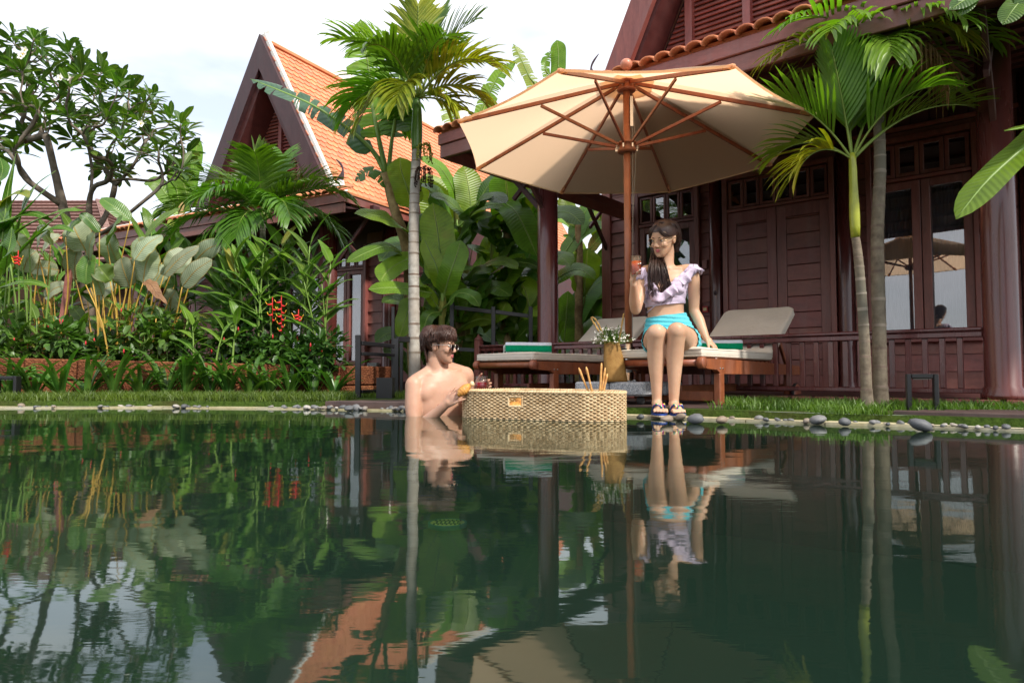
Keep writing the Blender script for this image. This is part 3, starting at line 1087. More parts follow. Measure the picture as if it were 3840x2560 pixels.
# double panel door
opening_frame(.685, 1.905, .1, 2.55)
fbox(FR, 'transom_rail', 'house_wood', vr, .74, 1.85, WD - .075, WD + .01, 2.12, 2.155, .004)
for i in range(6):
    w = 1.09 / 6
    framed_pane(FR, vr, .752 + i * w, .752 + (i + 1) * w - .008, WD - .02, 2.165, 2.485, .03)
for (a, b) in ((.742, 1.290), (1.298, 1.848)):
    dm = MB()
    for (t0, t1, z0, z1) in ((a, a + .10, .1, 2.115), (b - .10, b, .1, 2.115), (a + .10, b - .10, 1.98, 2.115), (a + .10, b - .10, .1, .24)):
        FR.bx(dm, t0, t1, WD - .055, WD - .01, z0, z1, .004)
    dd = dm.build('door', 'house_wood_vertical', vr)
    z = .24
    while z < 1.97:
        h = min(.172, 1.98 - z)
        fbox(FR, 'door_panel', 'house_wood', dd, a + .10, b - .10, WD - .042, WD - .012, z + .003, z + h - .003, .004)
        z += .172
MB().ellipsoid(FR.P(.60 + .0, WD - .10, 1.20), (.018, .03, .028)).build('lock_case', 'carved_wood', vr)
# glazed door behind the woman
opening_frame(-.465, .395, .1, 2.55)
fbox(FR, 'transom_rail', 'house_wood', vr, -.41, .34, WD - .075, WD + .01, 2.10, 2.135, .004)
for i in range(4):
    w = .74 / 4
    framed_pane(FR, vr, -.405 + i * w, -.405 + (i + 1) * w - .008, WD - .02, 2.145, 2.485, .03)
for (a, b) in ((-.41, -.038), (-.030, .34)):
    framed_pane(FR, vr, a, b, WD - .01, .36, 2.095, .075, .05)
# big glazed door on the right
opening_frame(2.205, 3.165, .60, 2.62)
fbox(FR, 'transom_rail', 'house_wood', vr, 2.26, 3.11, WD - .075, WD + .01, 2.17, 2.205, .004)
for i in range(4):
    w = .84 / 4
    framed_pane(FR, vr, 2.266 + i * w, 2.266 + (i + 1) * w - .008, WD - .02, 2.215, 2.545, .036)
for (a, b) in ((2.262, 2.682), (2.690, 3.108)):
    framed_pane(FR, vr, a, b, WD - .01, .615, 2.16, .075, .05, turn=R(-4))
fbox(FR, 'window_sill', 'house_wood', vr, 2.18, 3.19, WD - .12, WD - .01, .565, .60, .005)
# alarm plate and small blue sensor on the boards
ap = fbox(FR, 'alarm_plate', 'sticker_red', vr, .415, .485, WD - .050, WD - .034, .985, 1.06, .003)
fbox(FR, 'alarm_text_field', 'sticker_cream', ap, .430, .470, WD - .0535, WD - .0505, 1.005, 1.04, 0)
fbox(FR, 'key_box', 'house_wood', vr, .418, .482, WD - .055, WD - .034, 1.50, 1.61, .004)

# veranda pillars, beam, braces
for t in (0, 3.47):
    pillar(FR, vr, t, 0, .098, .10, 2.62)
fbox(FR, 'eave_beam', 'house_wood_deep', vr, -.58, 5.4, -.06, .06, 2.46, 2.60, .006)
cross_brace(FR, vr, 0, 0, 2.36, .58, (-1, 0))
cross_brace(FR, vr, 0, 0, 2.36, .58, (0, -1))
cross_brace(FR, vr, 3.47, 0, 2.36, .62, (0, -1))
cross_brace(FR, vr, -.9, WD, 2.55, .62, (0, -1), .7)
# soffit and fascia
mb = MB(); mb.smooth = False
so = [FR.P(-.60, -.76, 2.29), FR.P(5.6, -.76, 2.29), FR.P(5.6, WD, 3.06), FR.P(-.60, WD, 3.06)]
mb.prism(so, (0, 0, .04))
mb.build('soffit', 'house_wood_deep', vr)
for k in range(9):
    d0 = -.70 + k * .36
    z = lerp(2.29, 3.06, (d0 + .76) / (WD + .76))
    MB().beam(FR.P(-.58, d0, z - .018), FR.P(5.4, d0, z - .018), .05, .032).build('purlin', 'house_wood_deep', vr)
fbox(FR, 'fascia_board', 'house_wood', vr, -.645, 5.6, -.82, -.785, 2.355, 2.455, .005)
fbox(FR, 'fascia_board', 'house_wood', vr, -.635, 5.6, -.802, -.77, 2.235, 2.352, .005)
fbox(FR, 'fascia_board', 'house_wood', vr, -.645, -.612, -.783, 3.6, 2.355, 2.455, .005)
fbox(FR, 'fascia_board', 'house_wood', vr, -.632, -.602, -.767, 3.6, 2.235, 2.352, .005)

# curved roof tiles: a half-round lip tile repeated along the eave
def barrel_tile_mesh(name, w, l, th, mat, n=6):
    mb = MB()
    top = []; bot = []
    for j in range(2):
        for i in range(n + 1):
            a = math.pi * i / n
            x = -w / 2 * math.cos(a); z = math.sin(a) * w * .32
            top.append(V(x, j * l, z + th)); bot.append(V(x * .92, j * l, z))
    k = n + 1; off = 2 * k
    fs = []
    for i in range(n):
        fs.append((i, i + 1, k + i + 1, k + i))
        fs.append((off + i, off + k + i, off + k + i + 1, off + i + 1))
        fs.append((i, off + i, off + i + 1, i + 1))
        fs.append((k + i, k + i + 1, off + k + i + 1, off + k + i))
    mb.add(top + bot, fs)
    return mb.mesh(name, mat)
BT = barrel_tile_mesh('roof_tile', .125, .34, .012, 'roof_tile')
def put_tile(me, parent, loc, m3, name='roof_tile'):
    o = bpy.data.objects.new(name, me); COL.objects.link(o)
    o.parent = parent
    o.matrix_local = WORLD_INV[parent.name] @ Matrix.Translation(loc) @ m3.to_4x4()
    return o
sl = Matrix.Rotation(R(17), 3, 'X')
for row in range(2):
    for k in range(52):
        t = -.60 + k * .118
        p = FR.P(t, -.86 + row * .28, 2.462 + row * .088)
        jit = Matrix.Rotation(random.uniform(-.03, .03), 3, 'Z')
        put_tile(BT, vr, p, FR.rot @ sl @ jit)
mb = MB(); mb.smooth = False
ro = [FR.P(-.64, -.78, 2.47), FR.P(5.6, -.78, 2.47), FR.P(5.6, .75, 2.93), FR.P(-.64, .75, 2.93)]
mb.prism(list(reversed(ro)), (0, 0, .03))
ro = [FR.P(-.64, .75, 2.93), FR.P(-.64, 3.4, 2.93), FR.P(-.64, 3.4, 2.47), FR.P(-.64, -.78, 2.47)]
mb.build('lower_roof', 'roof_tile', vr)
# white plaster hip end at the eave corner
mb = MB()
mb.beam(FR.P(-.58, -.70, 2.52), FR.P(.1, .2, 2.86), .16, .12, bev=.03)
mb.lathe(FR.P(-.52, -.62, 2.54), [(.10, 0), (.10, .05), (.075, .06), (.085, .10), (.06, .115), (.05, .15), (.01, .16)], 14)
mb.build('hip_cap', 'white_plaster', vr)

# upper gable: barge board, recess, mullions, louvre slats
GS = 2.06
AP_T, AP_Z = 2.32, 3.165 + (2.32 - .51) * GS
def gline(t, off=0.0):
    """height of the left rake line (or the right one) at t"""
    return AP_Z - abs(t - AP_T) * GS - off
for sg in (-1, 1):
    b0 = FR.P(AP_T + sg * 2.02, .30, AP_Z - 2.02 * GS)
    poly = [(AP_T + sg * 2.02, AP_Z - 2.02 * GS), (AP_T, AP_Z), (AP_T, AP_Z - .26 * GS), (AP_T + sg * 1.76, AP_Z - 2.02 * GS)]
    mb = MB(); mb.prism([FR.P(t, .26, z) for t, z in (poly if sg > 0 else list(reversed(poly)))], FR.v * .06)
    mb.build('barge_board', 'house_wood_vertical', vr)
    # deep reveal between barge board and louvres
    poly2 = [(AP_T + sg * 1.98, AP_Z - 2.02 * GS), (AP_T, AP_Z - .04 * GS), (AP_T, AP_Z - .30 * GS), (AP_T + sg * 1.72, AP_Z - 2.02 * GS)]
    mb = MB(); mb.prism([FR.P(t, .325, z) for t, z in (poly2 if sg > 0 else list(reversed(poly2)))], FR.v * .33)
    mb.build('rake_lining', 'house_wood_deep', vr)
    # roof slopes behind the gable
    q = [FR.P(AP_T + sg * 2.10, .34, AP_Z - 2.04 * GS), FR.P(AP_T, .34, AP_Z + .05), FR.P(AP_T, 5.5, AP_Z + .05), FR.P(AP_T + sg * 2.10, 5.5, AP_Z - 2.04 * GS)]
    mb = MB(); mb.prism(q if sg < 0 else list(reversed(q)), (0, 0, -.05)); mb.build('main_roof', 'roof_tile', vr)
q = [FR.P(AP_T - 1.74, .70, AP_Z - 2.02 * GS), FR.P(AP_T + 1.74, .70, AP_Z - 2.02 * GS), FR.P(AP_T, .70, AP_Z - .3 * GS)]
mb = MB(); mb.prism(q, FR.v * .05); mb.build('gable_wall', 'house_wood_deep', vr)
MU = (1.162, 1.70, 2.25, 2.80, 3.35)
for t in MU:
    zt = gline(t, .62)
    fbox(FR, 'mullion', 'house_wood_vertical', vr, t - .035, t + .035, .60, .698, 2.75, zt, .005)
z = 2.86
while z < 4.5:
    half = (AP_Z - z) / GS - .30
    edges = [AP_T - half] + [m for m in MU if AP_T - half < m < AP_T + half] + [AP_T + half]
    for a, b in zip(edges, edges[1:]):
        if a > 3.4 or b - a < .1: continue
        mb = MB(); mb.smooth = False
        pr = [FR.P(a + .03, .655, z), FR.P(a + .03, .69, z + .050), FR.P(a + .03, .697, z + .050), FR.P(a + .03, .668, z - .004)]
        mb.prism(list(reversed(pr)), FR.u * (b - a - .06))
        mb.build('louvre_slat', 'house_wood', vr)
    z += .046
# carved finial at the foot of the barge board
def finial(parent, p, dirv, s, mat='carved_wood'):
    mb = MB()
    pts = []; rad = []
    for i in range(15):
        k = i / 14
        a = -0.4 + k * 3.4
        pts.append(p + dirv * (s * (.32 * math.sin(a) - .35 * k)) + V(0, 0, s * (1.15 * k)))
        rad.append(s * lerp(.16, .02, k) * (1 + .35 * math.sin(k * 9)))
    mb.tube(pts, rad, 8, ell=.55)
    return mb.build('finial', mat, parent)
finial(vr, FR.P(.33, .3, 3.08), -FR.u, .20)

# ---- veranda railing: a thing of its own with every baluster
vrl = thing('veranda_railing', FR.P(-.85, 0, .10), 'low dark red balustrade with square balusters along the veranda edge', 'railing')
mb = MB(); FR.bx(mb, -.84, 3.375, -.045, .045, .525, .548, .006); FR.bx(mb, -.84, 3.375, -.03, .03, .485, .5225, .006)
mb.build('top_rail', 'pillar_wood', vrl)
fbox(FR, 'bottom_rail', 'pillar_wood', vrl, -.84, 3.375, -.025, .025, .135, .165, .004)
k = 0; t = -.78
while t < 3.34:
    if abs(t) > .11:
        fbox(FR, 'baluster', 'pillar_wood', vrl, t - .017, t + .017, -.015, .015, .1655, .4845, .003)
    t += .096
mb = MB(); FR.bx(mb, -.915, -.845, -.035, .035, .10, .60, .006)
mb.lathe(FR.P(-.88, 0, .60), [(.046, 0), (.046, .015), (.03, .03), (.002, .065)], 4)
mb.build('newel_post', 'house_wood_vertical', vrl)
# ------------------------------------------------------------------ villa on the left
FL = Frame((-2.07, 8.3), 29.4)
wood('gable_wood', (.030, .013, .016), (.068, .030, .034), .45, 3, (3, 3, 1), .1, .4)
vl = thing('tiled_villa', FL.P(-2.5, .5, .05), 'timber villa with steep orange tiled roof and dark pointed gable', 'house')
def lbox(name, mat, t0, t1, d0, d1, z0, z1, bev=.004, parent=None):
    return fbox(FL, name, mat, parent or vl, t0, t1, d0, d1, z0, z1, bev)
LW = 1.3
lbox('wall', 'house_wood_deep', -6.5, .35, LW + .02, LW + .16, .1, 2.6, 0)
lbox('side_wall', 'house_wood_deep', .20, .35, LW + .17, 7, .1, 2.6, 0)
lbox('veranda_floor', 'house_wood_deep', -6.5, .2, .35, LW, .05, .16)
clapboards(FL, vl, -.75, -.42, LW, .16, 2.3, .165)
clapboards(FL, vl, -.20, .30, LW, .16, 2.3, .165)
clapboards(FL, vl, -1.45, -.75, LW, .16, .40, .12)
clapboards(FL, vl, -6.4, -2.4, LW, .16, 2.3, .165)
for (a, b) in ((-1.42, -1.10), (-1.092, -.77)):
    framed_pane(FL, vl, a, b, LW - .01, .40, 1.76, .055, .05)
for i in range(4):
    w = .65 / 4
    framed_pane(FL, vl, -1.42 + i * w, -1.42 + (i + 1) * w - .008, LW - .02, 1.81, 2.06, .028)
lbox('transom_rail', 'house_wood', -1.47, -.75, LW - .07, LW + .01, 1.765, 1.805)
lbox('door_frame', 'house_wood_vertical', -.762, -.715, LW - .085, LW + .01, .16, 2.12)
lbox('door_frame', 'house_wood_vertical', -1.48, -1.43, LW - .085, LW + .01, .16, 2.12)
lbox('window_sill', 'house_wood', -1.5, -.7, LW - .11, LW - .03, .365, .398)
# second glazed door, mostly behind the planting
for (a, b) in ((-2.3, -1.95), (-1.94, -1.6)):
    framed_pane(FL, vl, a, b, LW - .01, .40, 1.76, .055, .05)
pillar(FL, vl, -.74, .5, .125, .12, 2.4)
pillar(FL, vl, -.32, LW - .02, .11, .12, 2.4)
pillar(FL, vl, -4.4, .5, .125, .12, 2.4)
cross_brace(FL, vl, -.74, .5, 2.30, .70, (1, 0), .75)
cross_brace(FL, vl, -.74, .5, 2.30, .70, (-1, 0), .75)
lbox('eave_beam', 'house_wood_deep', -6.4, .1, .44, .56, 2.30, 2.42)
# cabinets of an electricity meter on the wall foot
lbox('meter_box', 'grey_box', -.66, -.48, LW - .10, LW - .035, .32, .42)
lbox('meter_box', 'grey_box', -.60, -.50, LW - .10, LW - .035, .10, .312)
# fascia and soffit
lbox('fascia_board', 'house_wood', -6.6, .03, -.03, .01, 2.365, 2.475)
lbox('fascia_board', 'house_wood', -6.6, .015, -.012, .022, 2.24, 2.362)
lbox('fascia_board', 'house_wood', .0, .035, .012, 9.5, 2.365, 2.475)
mb = MB(); mb.smooth = False
mb.prism([FL.P(-6.6, .03, 2.30), FL.P(.0, .03, 2.30), FL.P(.0, 1.5, 2.52), FL.P(-6.6, 1.5, 2.52)], (0, 0, .03)); mb.build('soffit', 'house_wood_deep', vl)
# white plaster strip above the front eave, short tiled lip below it
lbox('eave_capping', 'white_plaster', -6.6, -1.9, .22, .36, 2.62, 2.68, .02)
for k in range(55):
    p = FL.P(-6.5 + k * .118, -.06, 2.484)
    put_tile(BT, vl, p, FL.rot @ Matrix.Rotation(R(24), 3, 'X'))
mb = MB(); mb.smooth = False
mb.prism(list(reversed([FL.P(-6.6, .0, 2.48), FL.P(.0, .0, 2.48), FL.P(-.9, .95, 2.86), FL.P(-6.6, .95, 2.86)])), (0, 0, .02)); mb.build('lower_roof', 'roof_tile', vl)

# gable
LT, LZ, LS = -2.60, 5.52, 1.76
LH = 1.52
for sg in (-1, 1):
    poly = [(LT + sg * LH, LZ - LH * LS), (LT, LZ), (LT, LZ - .31 * LS), (LT + sg * (LH - .31), LZ - LH * LS)]
    mb = MB(); mb.prism([FL.P(t, .86, z) for t, z in (poly if sg > 0 else list(reversed(poly)))], FL.v * .07)
    mb.build('barge_board', 'gable_wood', vl)
    poly2 = [(LT + sg * (LH - .05), LZ - LH * LS), (LT, LZ - .05 * LS), (LT, LZ - .42 * LS), (LT + sg * (LH - .42), LZ - LH * LS)]
    mb = MB(); mb.prism([FL.P(t, .932, z) for t, z in (poly2 if sg > 0 else list(reversed(poly2)))], FL.v * .42)
    mb.build('rake_lining', 'house_wood_deep', vl)
    # white verge along the outer edge of the barge board
    a = FL.P(LT + sg * (LH + .03), .97, LZ - LH * LS + .02); b = FL.P(LT + sg * .01, .97, LZ + .03)
    MB().beam(a, b, .07, .05, up=FL.u * sg).build('verge', 'white_plaster', vl)
q = [FL.P(LT - 1.12, 1.36, LZ - LH * LS), FL.P(LT + 1.12, 1.36, LZ - LH * LS), FL.P(LT, 1.36, LZ - .42 * LS)]
mb = MB(); mb.prism(q, FL.v * .05); mb.build('gable_wall', 'house_wood_deep', vl)
LMU = (LT - .42, LT + .02, LT + .46)
for t in LMU:
    lbox('mullion', 'house_wood_vertical', t - .035, t + .035, 1.27, 1.358, LZ - LH * LS, LZ - abs(t - LT) * LS - .82)
z = LZ - LH * LS + .05
while z < LZ - .9:
    half = (LZ - z) / LS - .42
    edges = [LT - half] + [m for m in LMU if abs(m - LT) < half] + [LT + half]
    for a, b in zip(edges, edges[1:]):
        if b - a < .12: continue
        mb = MB(); mb.smooth = False
        pr = [FL.P(a + .03, 1.30, z), FL.P(a + .03, 1.345, z + .058), FL.P(a + .03, 1.357, z + .058), FL.P(a + .03, 1.315, z - .004)]
        mb.prism(list(reversed(pr)), FL.u * (b - a - .06)); mb.build('louvre_slat', 'house_wood', vl)
    z += .057
finial(vl, FL.P(LT - LH - .05, .88, LZ - LH * LS + .02), -FL.u, .20)
finial(vl, FL.P(LT + LH + .12, .95, LZ - LH * LS + .14), FL.u, .30)
MB().lathe(FL.P(LT + LH + .12, .95, LZ - LH * LS - .2), [(.16, 0), (.16, .06), (.11, .08), (.13, .15), (.09, .17), (.10, .24), (.06, .27), (.05, .36)], 14).build('finial_base', 'white_plaster', vl)
# ridge
rd0, rd1 = FL.P(LT, 1.0, LZ + .02), FL.P(LT, 10.5, LZ + .02)
MB().beam(rd0, rd1, .17, .20, bev=.02).build('ridge_cap', 'white_plaster', vl)
MB().beam(rd0 + V(0, 0, -.13), rd1 + V(0, 0, -.13), .26, .06, bev=.01).build('ridge_tile', 'roof_tile', vl)

# tiled right-hand slope: steep upper part, gentler foot
prof = [(LT, LZ - .03)]                      # (t, z) down the slope
steep = LH - .05
for i in range(1, 41):
    prof.append((LT + steep * i / 40, LZ - .03 - steep * i / 40 * LS))
tx, zx = prof[-1]
for i in range(1, 15):
    k = i / 14
    prof.append((tx + (0.06 - tx) * k, lerp(zx, 2.50, k ** .72)))
def prof_at(s):
    """point and slope direction at arc length s"""
    acc = 0
    for a, b in zip(prof, prof[1:]):
        l = math.hypot(b[0] - a[0], b[1] - a[1])
        if acc + l >= s:
            k = (s - acc) / l
            return (lerp(a[0], b[0], k), lerp(a[1], b[1], k), (b[0] - a[0]) / l, (b[1] - a[1]) / l)
        acc += l
    a, b = prof[-2:]
    l = math.hypot(b[0] - a[0], b[1] - a[1])
    return (b[0], b[1], (b[0] - a[0]) / l, (b[1] - a[1]) / l)
tot = sum(math.hypot(b[0] - a[0], b[1] - a[1]) for a, b in zip(prof, prof[1:]))
TW, TL = .125, .105
# scale tile: rounded tongue, slightly thick, tipped up at its foot
def scale_tile():
    mb = MB(); mb.smooth = False
    out = [(-TW * .49, 0), (-TW * .49, -TL * .85)]
    for i in range(1, 6):
        a = math.pi * i / 6
        out.append((-TW * .49 * math.cos(a), -TL * .85 - math.sin(a) * TL * .42))
    out += [(TW * .49, -TL * .85), (TW * .49, 0)]
    top = [V(x, y, .012 - y / TL * .012) for x, y in out]
    n = len(top)
    bot = [p - V(0, 0, .014) for p in top]
    mb.add(top + bot, [tuple(reversed(range(n)))] + [(i, i + 1, n + i + 1, n + i) for i in range(n - 1)])
    return mb
st = scale_tile(); STM = st.mesh('roof_tile', 'roof_tile')
sv = np.array(st.v); sf = st.f
rows = int(tot / TL)
cand = []
rt = random.Random(5)
for r_ in range(rows):
    t, z, dx, dz = prof_at(r_ * TL)
    yax = -(FL.u * dx + V(0, 0, dz)); xax = FL.v; zax = xax.cross(yax)
    m3 = Matrix((xax, yax, zax)).transposed()
    for c in range(74):
        d = .99 + (c + (.5 if r_ % 2 else 0)) * TW
        if t > -.9 and d < .95 + (t + .9) * -1.0: continue
        p = FL.P(t, d, z) + zax * (.012 + rt.uniform(-.002, .003))
        cand.append((d + rt.random() * .01, p, m3 @ Matrix.Rotation(rt.uniform(-.02, .02), 3, 'Z')))
# the lowest rows also run forward to the eave corner
cand.sort(key=lambda c: c[0])
for d, p, m3 in cand[:300]:
    put_tile(STM, vl, p, m3)
vv = []; ff = []
for d, p, m3 in cand[300:]:
    m = np.array(m3); b = len(vv)
    vv.extend((sv @ m.T + np.array(p)).tolist())
    ff.extend([tuple(b + i for i in f) for f in sf])
me = bpy.data.meshes.new('roof_tiles'); me.from_pydata(vv, [], ff); me.materials.append(M['roof_tile'])
link('roof_tiles', me, vl, 'stuff')
# boarding under the tiles, and the unseen left slope
mb = MB(); mb.smooth = False
for a, b in zip(prof, prof[1:]):
    mb.add([FL.P(a[0], .93, a[1] - .03), FL.P(b[0], .93, b[1] - .03), FL.P(b[0], 10.5, b[1] - .03), FL.P(a[0], 10.5, a[1] - .03)], [(0, 1, 2, 3)])
mb.build('roof_boarding', 'roof_tile', vl)
mb = MB(); mb.smooth = False
mb.prism([FL.P(LT, .95, LZ - .02), FL.P(LT, 10.5, LZ - .02), FL.P(LT - 3.4, 10.5, 2.5), FL.P(LT - LH - .2, .95, LZ - LH * LS - .1)], (0, 0, -.04)); mb.build('rear_roof', 'roof_tile', vl)
# hip triangle in front of the right slope
mb = MB(); mb.smooth = False
mb.prism([FL.P(LT + LH - .1, .95, LZ - LH * LS - .02), FL.P(.05, -.02, 2.50), FL.P(.05, 1.3, 2.50)], (0, 0, -.03)); mb.build('hip_slope', 'roof_tile', vl)

# ------------------------------------------------------------------ roof of a third house far left
A0, A1 = at(-260, 680, 15), at(235, 690, 15)
B0, B1 = at(-380, 905, 13.4), at(420, 905, 13.4)
hb = thing('distant_house', (-9.6, 15, .05), 'distant house with mauve shingle roof behind the frangipani tree', 'house')
def far_house():
    ridge0, ridge1 = V(-13.5, 15.5, 4.25), V(-9.5, 15.5, 4.25)
    e0, e1 = V(-14.5, 13.2, 2.45), V(-7.7, 13.2, 2.45)
    b0, b1 = V(-14.5, 17.8, 2.45), V(-7.7, 17.8, 2.45)
    mb = MB(); mb.smooth = False
    mb.prism([e0, b0, ridge0 + V(0, 0, -.0), ridge0], (.01, 0, 0)); 
    mb.box((-11.1, 15.5, 1.2), (6.0, 4.0, 2.4)); mb.build('wall', 'soil', hb)
    mb = MB(); mb.smooth = False
    mb.add([b0, b1, ridge1, ridge0], [(0, 1, 2, 3)]); mb.build('rear_roof', 'roof_tile_mauve', hb)
    rows = 17
    for i in range(rows):
        k0, k1 = i / rows, (i + 1) / rows
        l0, l1 = e0.lerp(ridge0, k0), e0.lerp(ridge0, k1); r0, r1 = e1.lerp(ridge1, k0), e1.lerp(ridge1, k1)
        mb = MB(); mb.smooth = False
        up = V(0, -.03, .045)
        mb.add([l0 + up, r0 + up, r1, l1, l0, r0], [(0, 1, 2, 3), (4, 5, 1, 0)])
        n = 34
        for j in range(n):   # notches between neighbouring shingles
            f = (j + (.5 if i % 2 else 0)) / n
            a = (l0 + up).lerp(r0 + up, f); b = l1.lerp(r1, f)
            mb.beam(a + V(0, 0, .001), b + V(0, 0, .001), .006, .012)
        mb.build('shingle_row', 'roof_tile_mauve', hb)
        # hip side
        mb = MB(); mb.smooth = False
        s0, s1 = b1.lerp(ridge1, k0), b1.lerp(ridge1, k1)
        mb.add([r0 + V(.03, 0, .045), s0 + V(.03, 0, .045), s1, r1, r0, s0], [(0, 1, 2, 3), (4, 5, 1, 0)])
        mb.build('shingle_row', 'roof_tile_mauve', hb)
    MB().beam(e1, ridge1, .12, .07).build('hip_cap', 'roof_tile_mauve', hb)
far_house()
# ------------------------------------------------------------------ plants
def prof_oval(k): return math.sin(math.pi * min(1, k * .92 + .04)) ** .55
def prof_banana(k):
    return min(1, (k / .10) ** .6) * (1 - max(0, (k - .72) / .28) ** 2.2) ** .9 if k < 1 else 0.0
def prof_lance(k): return math.sin(math.pi * k ** .75) ** .8 if 0 < k < 1 else 0.0
def prof_round(k): return max(0.0, math.sin(math.pi * k ** .8)) ** .42
def prof_obov(k): return max(0.0, math.sin(math.pi * k ** 1.35)) ** .62
def prof_strap(k): return min(1, .55 + k * 3) * (1 - max(0, (k - .6) / .4) ** 2)

def blade(mb, path, width, prof, up, fold=.25, n=10, half=2, sag=.15, ruf=0.0, rnd=random, k0=0.0, wave=3):
    """a leaf blade along path (list of points); width = full width; fold lifts the two halves"""
    pts = smooth_path(path, n)
    up = Vector(up)
    vs = []; uv = []; cols = 2 * half + 1
    ph = rnd.uniform(0, 6)
    for i, c in enumerate(pts):
        t = (pts[min(i + 1, n)] - pts[max(i - 1, 0)]).normalized()
        s = t.cross(up)
        s = s.normalized() if s.length > 1e-4 else t.orthogonal().normalized()
        nrm = s.cross(t)
        k = i / n
        w = width * .5 * prof(min(1, max(0, k0 + k * (1 - k0))))
        for j in range(-half, half + 1):
            q = j / half
            lift = w * (abs(q) * math.sin(fold) - q * q * sag)
            rr = ruf * width * abs(q) ** 2 * math.sin(ph + k * wave * 6.28 + (1 if q > 0 else 0))
            vs.append(c + s * (q * w * math.cos(fold)) + nrm * (lift + rr)); uv.append((.5 + .5 * q, k))
    fs = []
    for i in range(n):
        for j in range(cols - 1):
            a = i * cols + j
            fs.append((a, a + 1, a + cols + 1, a + cols))
    mb.add(vs, fs, uv)

def torn_blade(mb, path, width, up, n=26, strips=13, droop=.35, rnd=random):
    """banana leaf split into ribbons along its side veins"""
    pts = smooth_path(path, n)
    up = Vector(up)
    for side in (-1, 1):
        edges = sorted([0.0, 1.0] + [rnd.uniform(.04, .97) for _ in range(strips)])
        for a, b in zip(edges, edges[1:]):
            if b - a < .012: continue
            gap = min(.012, (b - a) * .25)
            dr = droop * rnd.uniform(.2, 1.2); shr = rnd.uniform(.80, 1.0); lean = rnd.uniform(.0, .10)
            vs = []; uv = []; m = max(2, int((b - a) * n) + 1)
            for i in range(m + 1):
                k = lerp(a, b, i / m)
                f = k * n; i0 = min(int(f), n - 1); c = pts[i0].lerp(pts[i0 + 1], f - i0)
                t = (pts[i0 + 1] - pts[i0]).normalized()
                s = t.cross(up).normalized() * side; nrm = s.cross(t) * side
                w = width * .5 * prof_banana(k)
                kc = lerp(k, (a + b) / 2, .0)
                for j in range(4):
                    q = j / 3
                    pull = lerp(0, gap, q) * (1 if i == 0 else -1 if i == m else 0)
                    p = c + t * (pull * (pts[-1] - pts[0]).length) + s * (w * q * shr) + t * (lean * w * q) - nrm * 0
                    p = p + nrm * (w * q * .15) + V(0, 0, -1) * (w * q * q * dr)
                    vs.append(p); uv.append((.5 + .5 * q * side, k))
            fs = []
            for i in range(m):
                for j in range(3):
                    x = i * 4 + j
                    fs.append((x, x + 1, x + 5, x + 4))
            mb.add(vs, fs, uv)

def rib(mb, path, r0, r1, n=10, sides=5, slot=1):
    pts = smooth_path(path, n)
    old = mb.cur; mb.cur = slot
    mb.tube(pts, [lerp(r0, r1, i / n) for i in range(n + 1)], sides)
    mb.cur = old

def frond(parent, base, d, length, arch, nl, ll, lw, mat, rnd, vee=.5, jag=.15, sweep=.9, rmat='rachis_green', name='frond', bare=.18, hang=.3, twist=0.0, seg=4, droopy=0.0):
    """feather palm frond: arching rachis with leaflets on both sides"""
    d = Vector(d).normalized()
    side = d.cross(V(0, 0, 1)); side = side.normalized() if side.length > 1e-3 else V(1, 0, 0)
    p = Vector(base); pts = [p.copy()]; dd = d.copy(); N = 12
    for i in range(N):
        dd = (dd + V(0, 0, -1) * (arch / N * (1 + i / N * 1.4))).normalized()
        p = p + dd * (length / N); pts.append(p.copy())
    mb = MB()
    mb.cur = 1; mb.tube(pts, [lerp(length * .014, length * .003, i / N) for i in range(N + 1)], 5); mb.cur = 0
    for i in range(nl):
        k = bare + (1 - bare) * (i + .5) / nl
        f = k * N; i0 = min(int(f), N - 1)
        c = pts[i0].lerp(pts[i0 + 1], f - i0)
        t = (pts[i0 + 1] - pts[i0]).normalized()
        s = t.cross(V(0, 0, 1)); s = s.normalized() if s.length > 1e-3 else side
        if s.dot(side) < 0: s = -s
        nr = s.cross(t)
        if nr.z < 0 and abs(t.z) < .95: nr = -nr
        env = math.sin(math.pi * (.18 + .72 * k)) ** .6
        for sg in (-1, 1):
            L = ll * env * (1 + rnd.uniform(-jag, jag))
            ax = (s * sg * math.cos(vee) + nr * math.sin(vee) + t * sweep * (.5 + .8 * k)).normalized()
            a0 = c; q = [a0]; ax2 = ax.copy()
            hg = hang * rnd.uniform(.6, 1.4)
            for m in range(seg):
                ax2 = (ax2 + V(0, 0, -hg / seg * (1 + m * .6)) + V(0, 0, -droopy * m * .4)).normalized()
                q.append(q[-1] + ax2 * (L / seg))
            w = lw * rnd.uniform(.8, 1.15)
            blade(mb, q, w, prof_strap, nr, .35, seg, 1, 0)
    return mb.build(name, [mat, rmat], parent)

# ---------------------------------------------------------------- areca palms
def ringed_trunk(parent, path, r0, r1, mat, rings, name='trunk', swell=1.25, sides=16, nseg=130):
    pts = smooth_path(path, nseg)
    mb = MB(); rad = []
    L = sum((b - a).length for a, b in zip(pts, pts[1:]))
    for i in range(nseg + 1):
        k = i / nseg
        r = lerp(r0, r1, k) * (1 + (swell - 1) * max(0, 1 - k * 9) ** 2)
        ph = (k * L / rings) % 1.0
        r *= 1 + (.060 if ph < .14 else -.030 if ph < .28 else 0)
        rad.append(r)
    mb.tube(pts, rad, sides)
    for i in range(nseg):      # darker leaf-scar bands
        if ((i + .5) / nseg * L / rings) % 1.0 < .13:
            for k in range(sides): mb.m[i * sides + k] = 1
    return mb.build(name, [mat, 'palm_ring'], parent)

def dir_from(az, el):
    a, e = R(az), R(el)
    return V(math.sin(a) * math.cos(e), math.cos(a) * math.cos(e), math.sin(e))

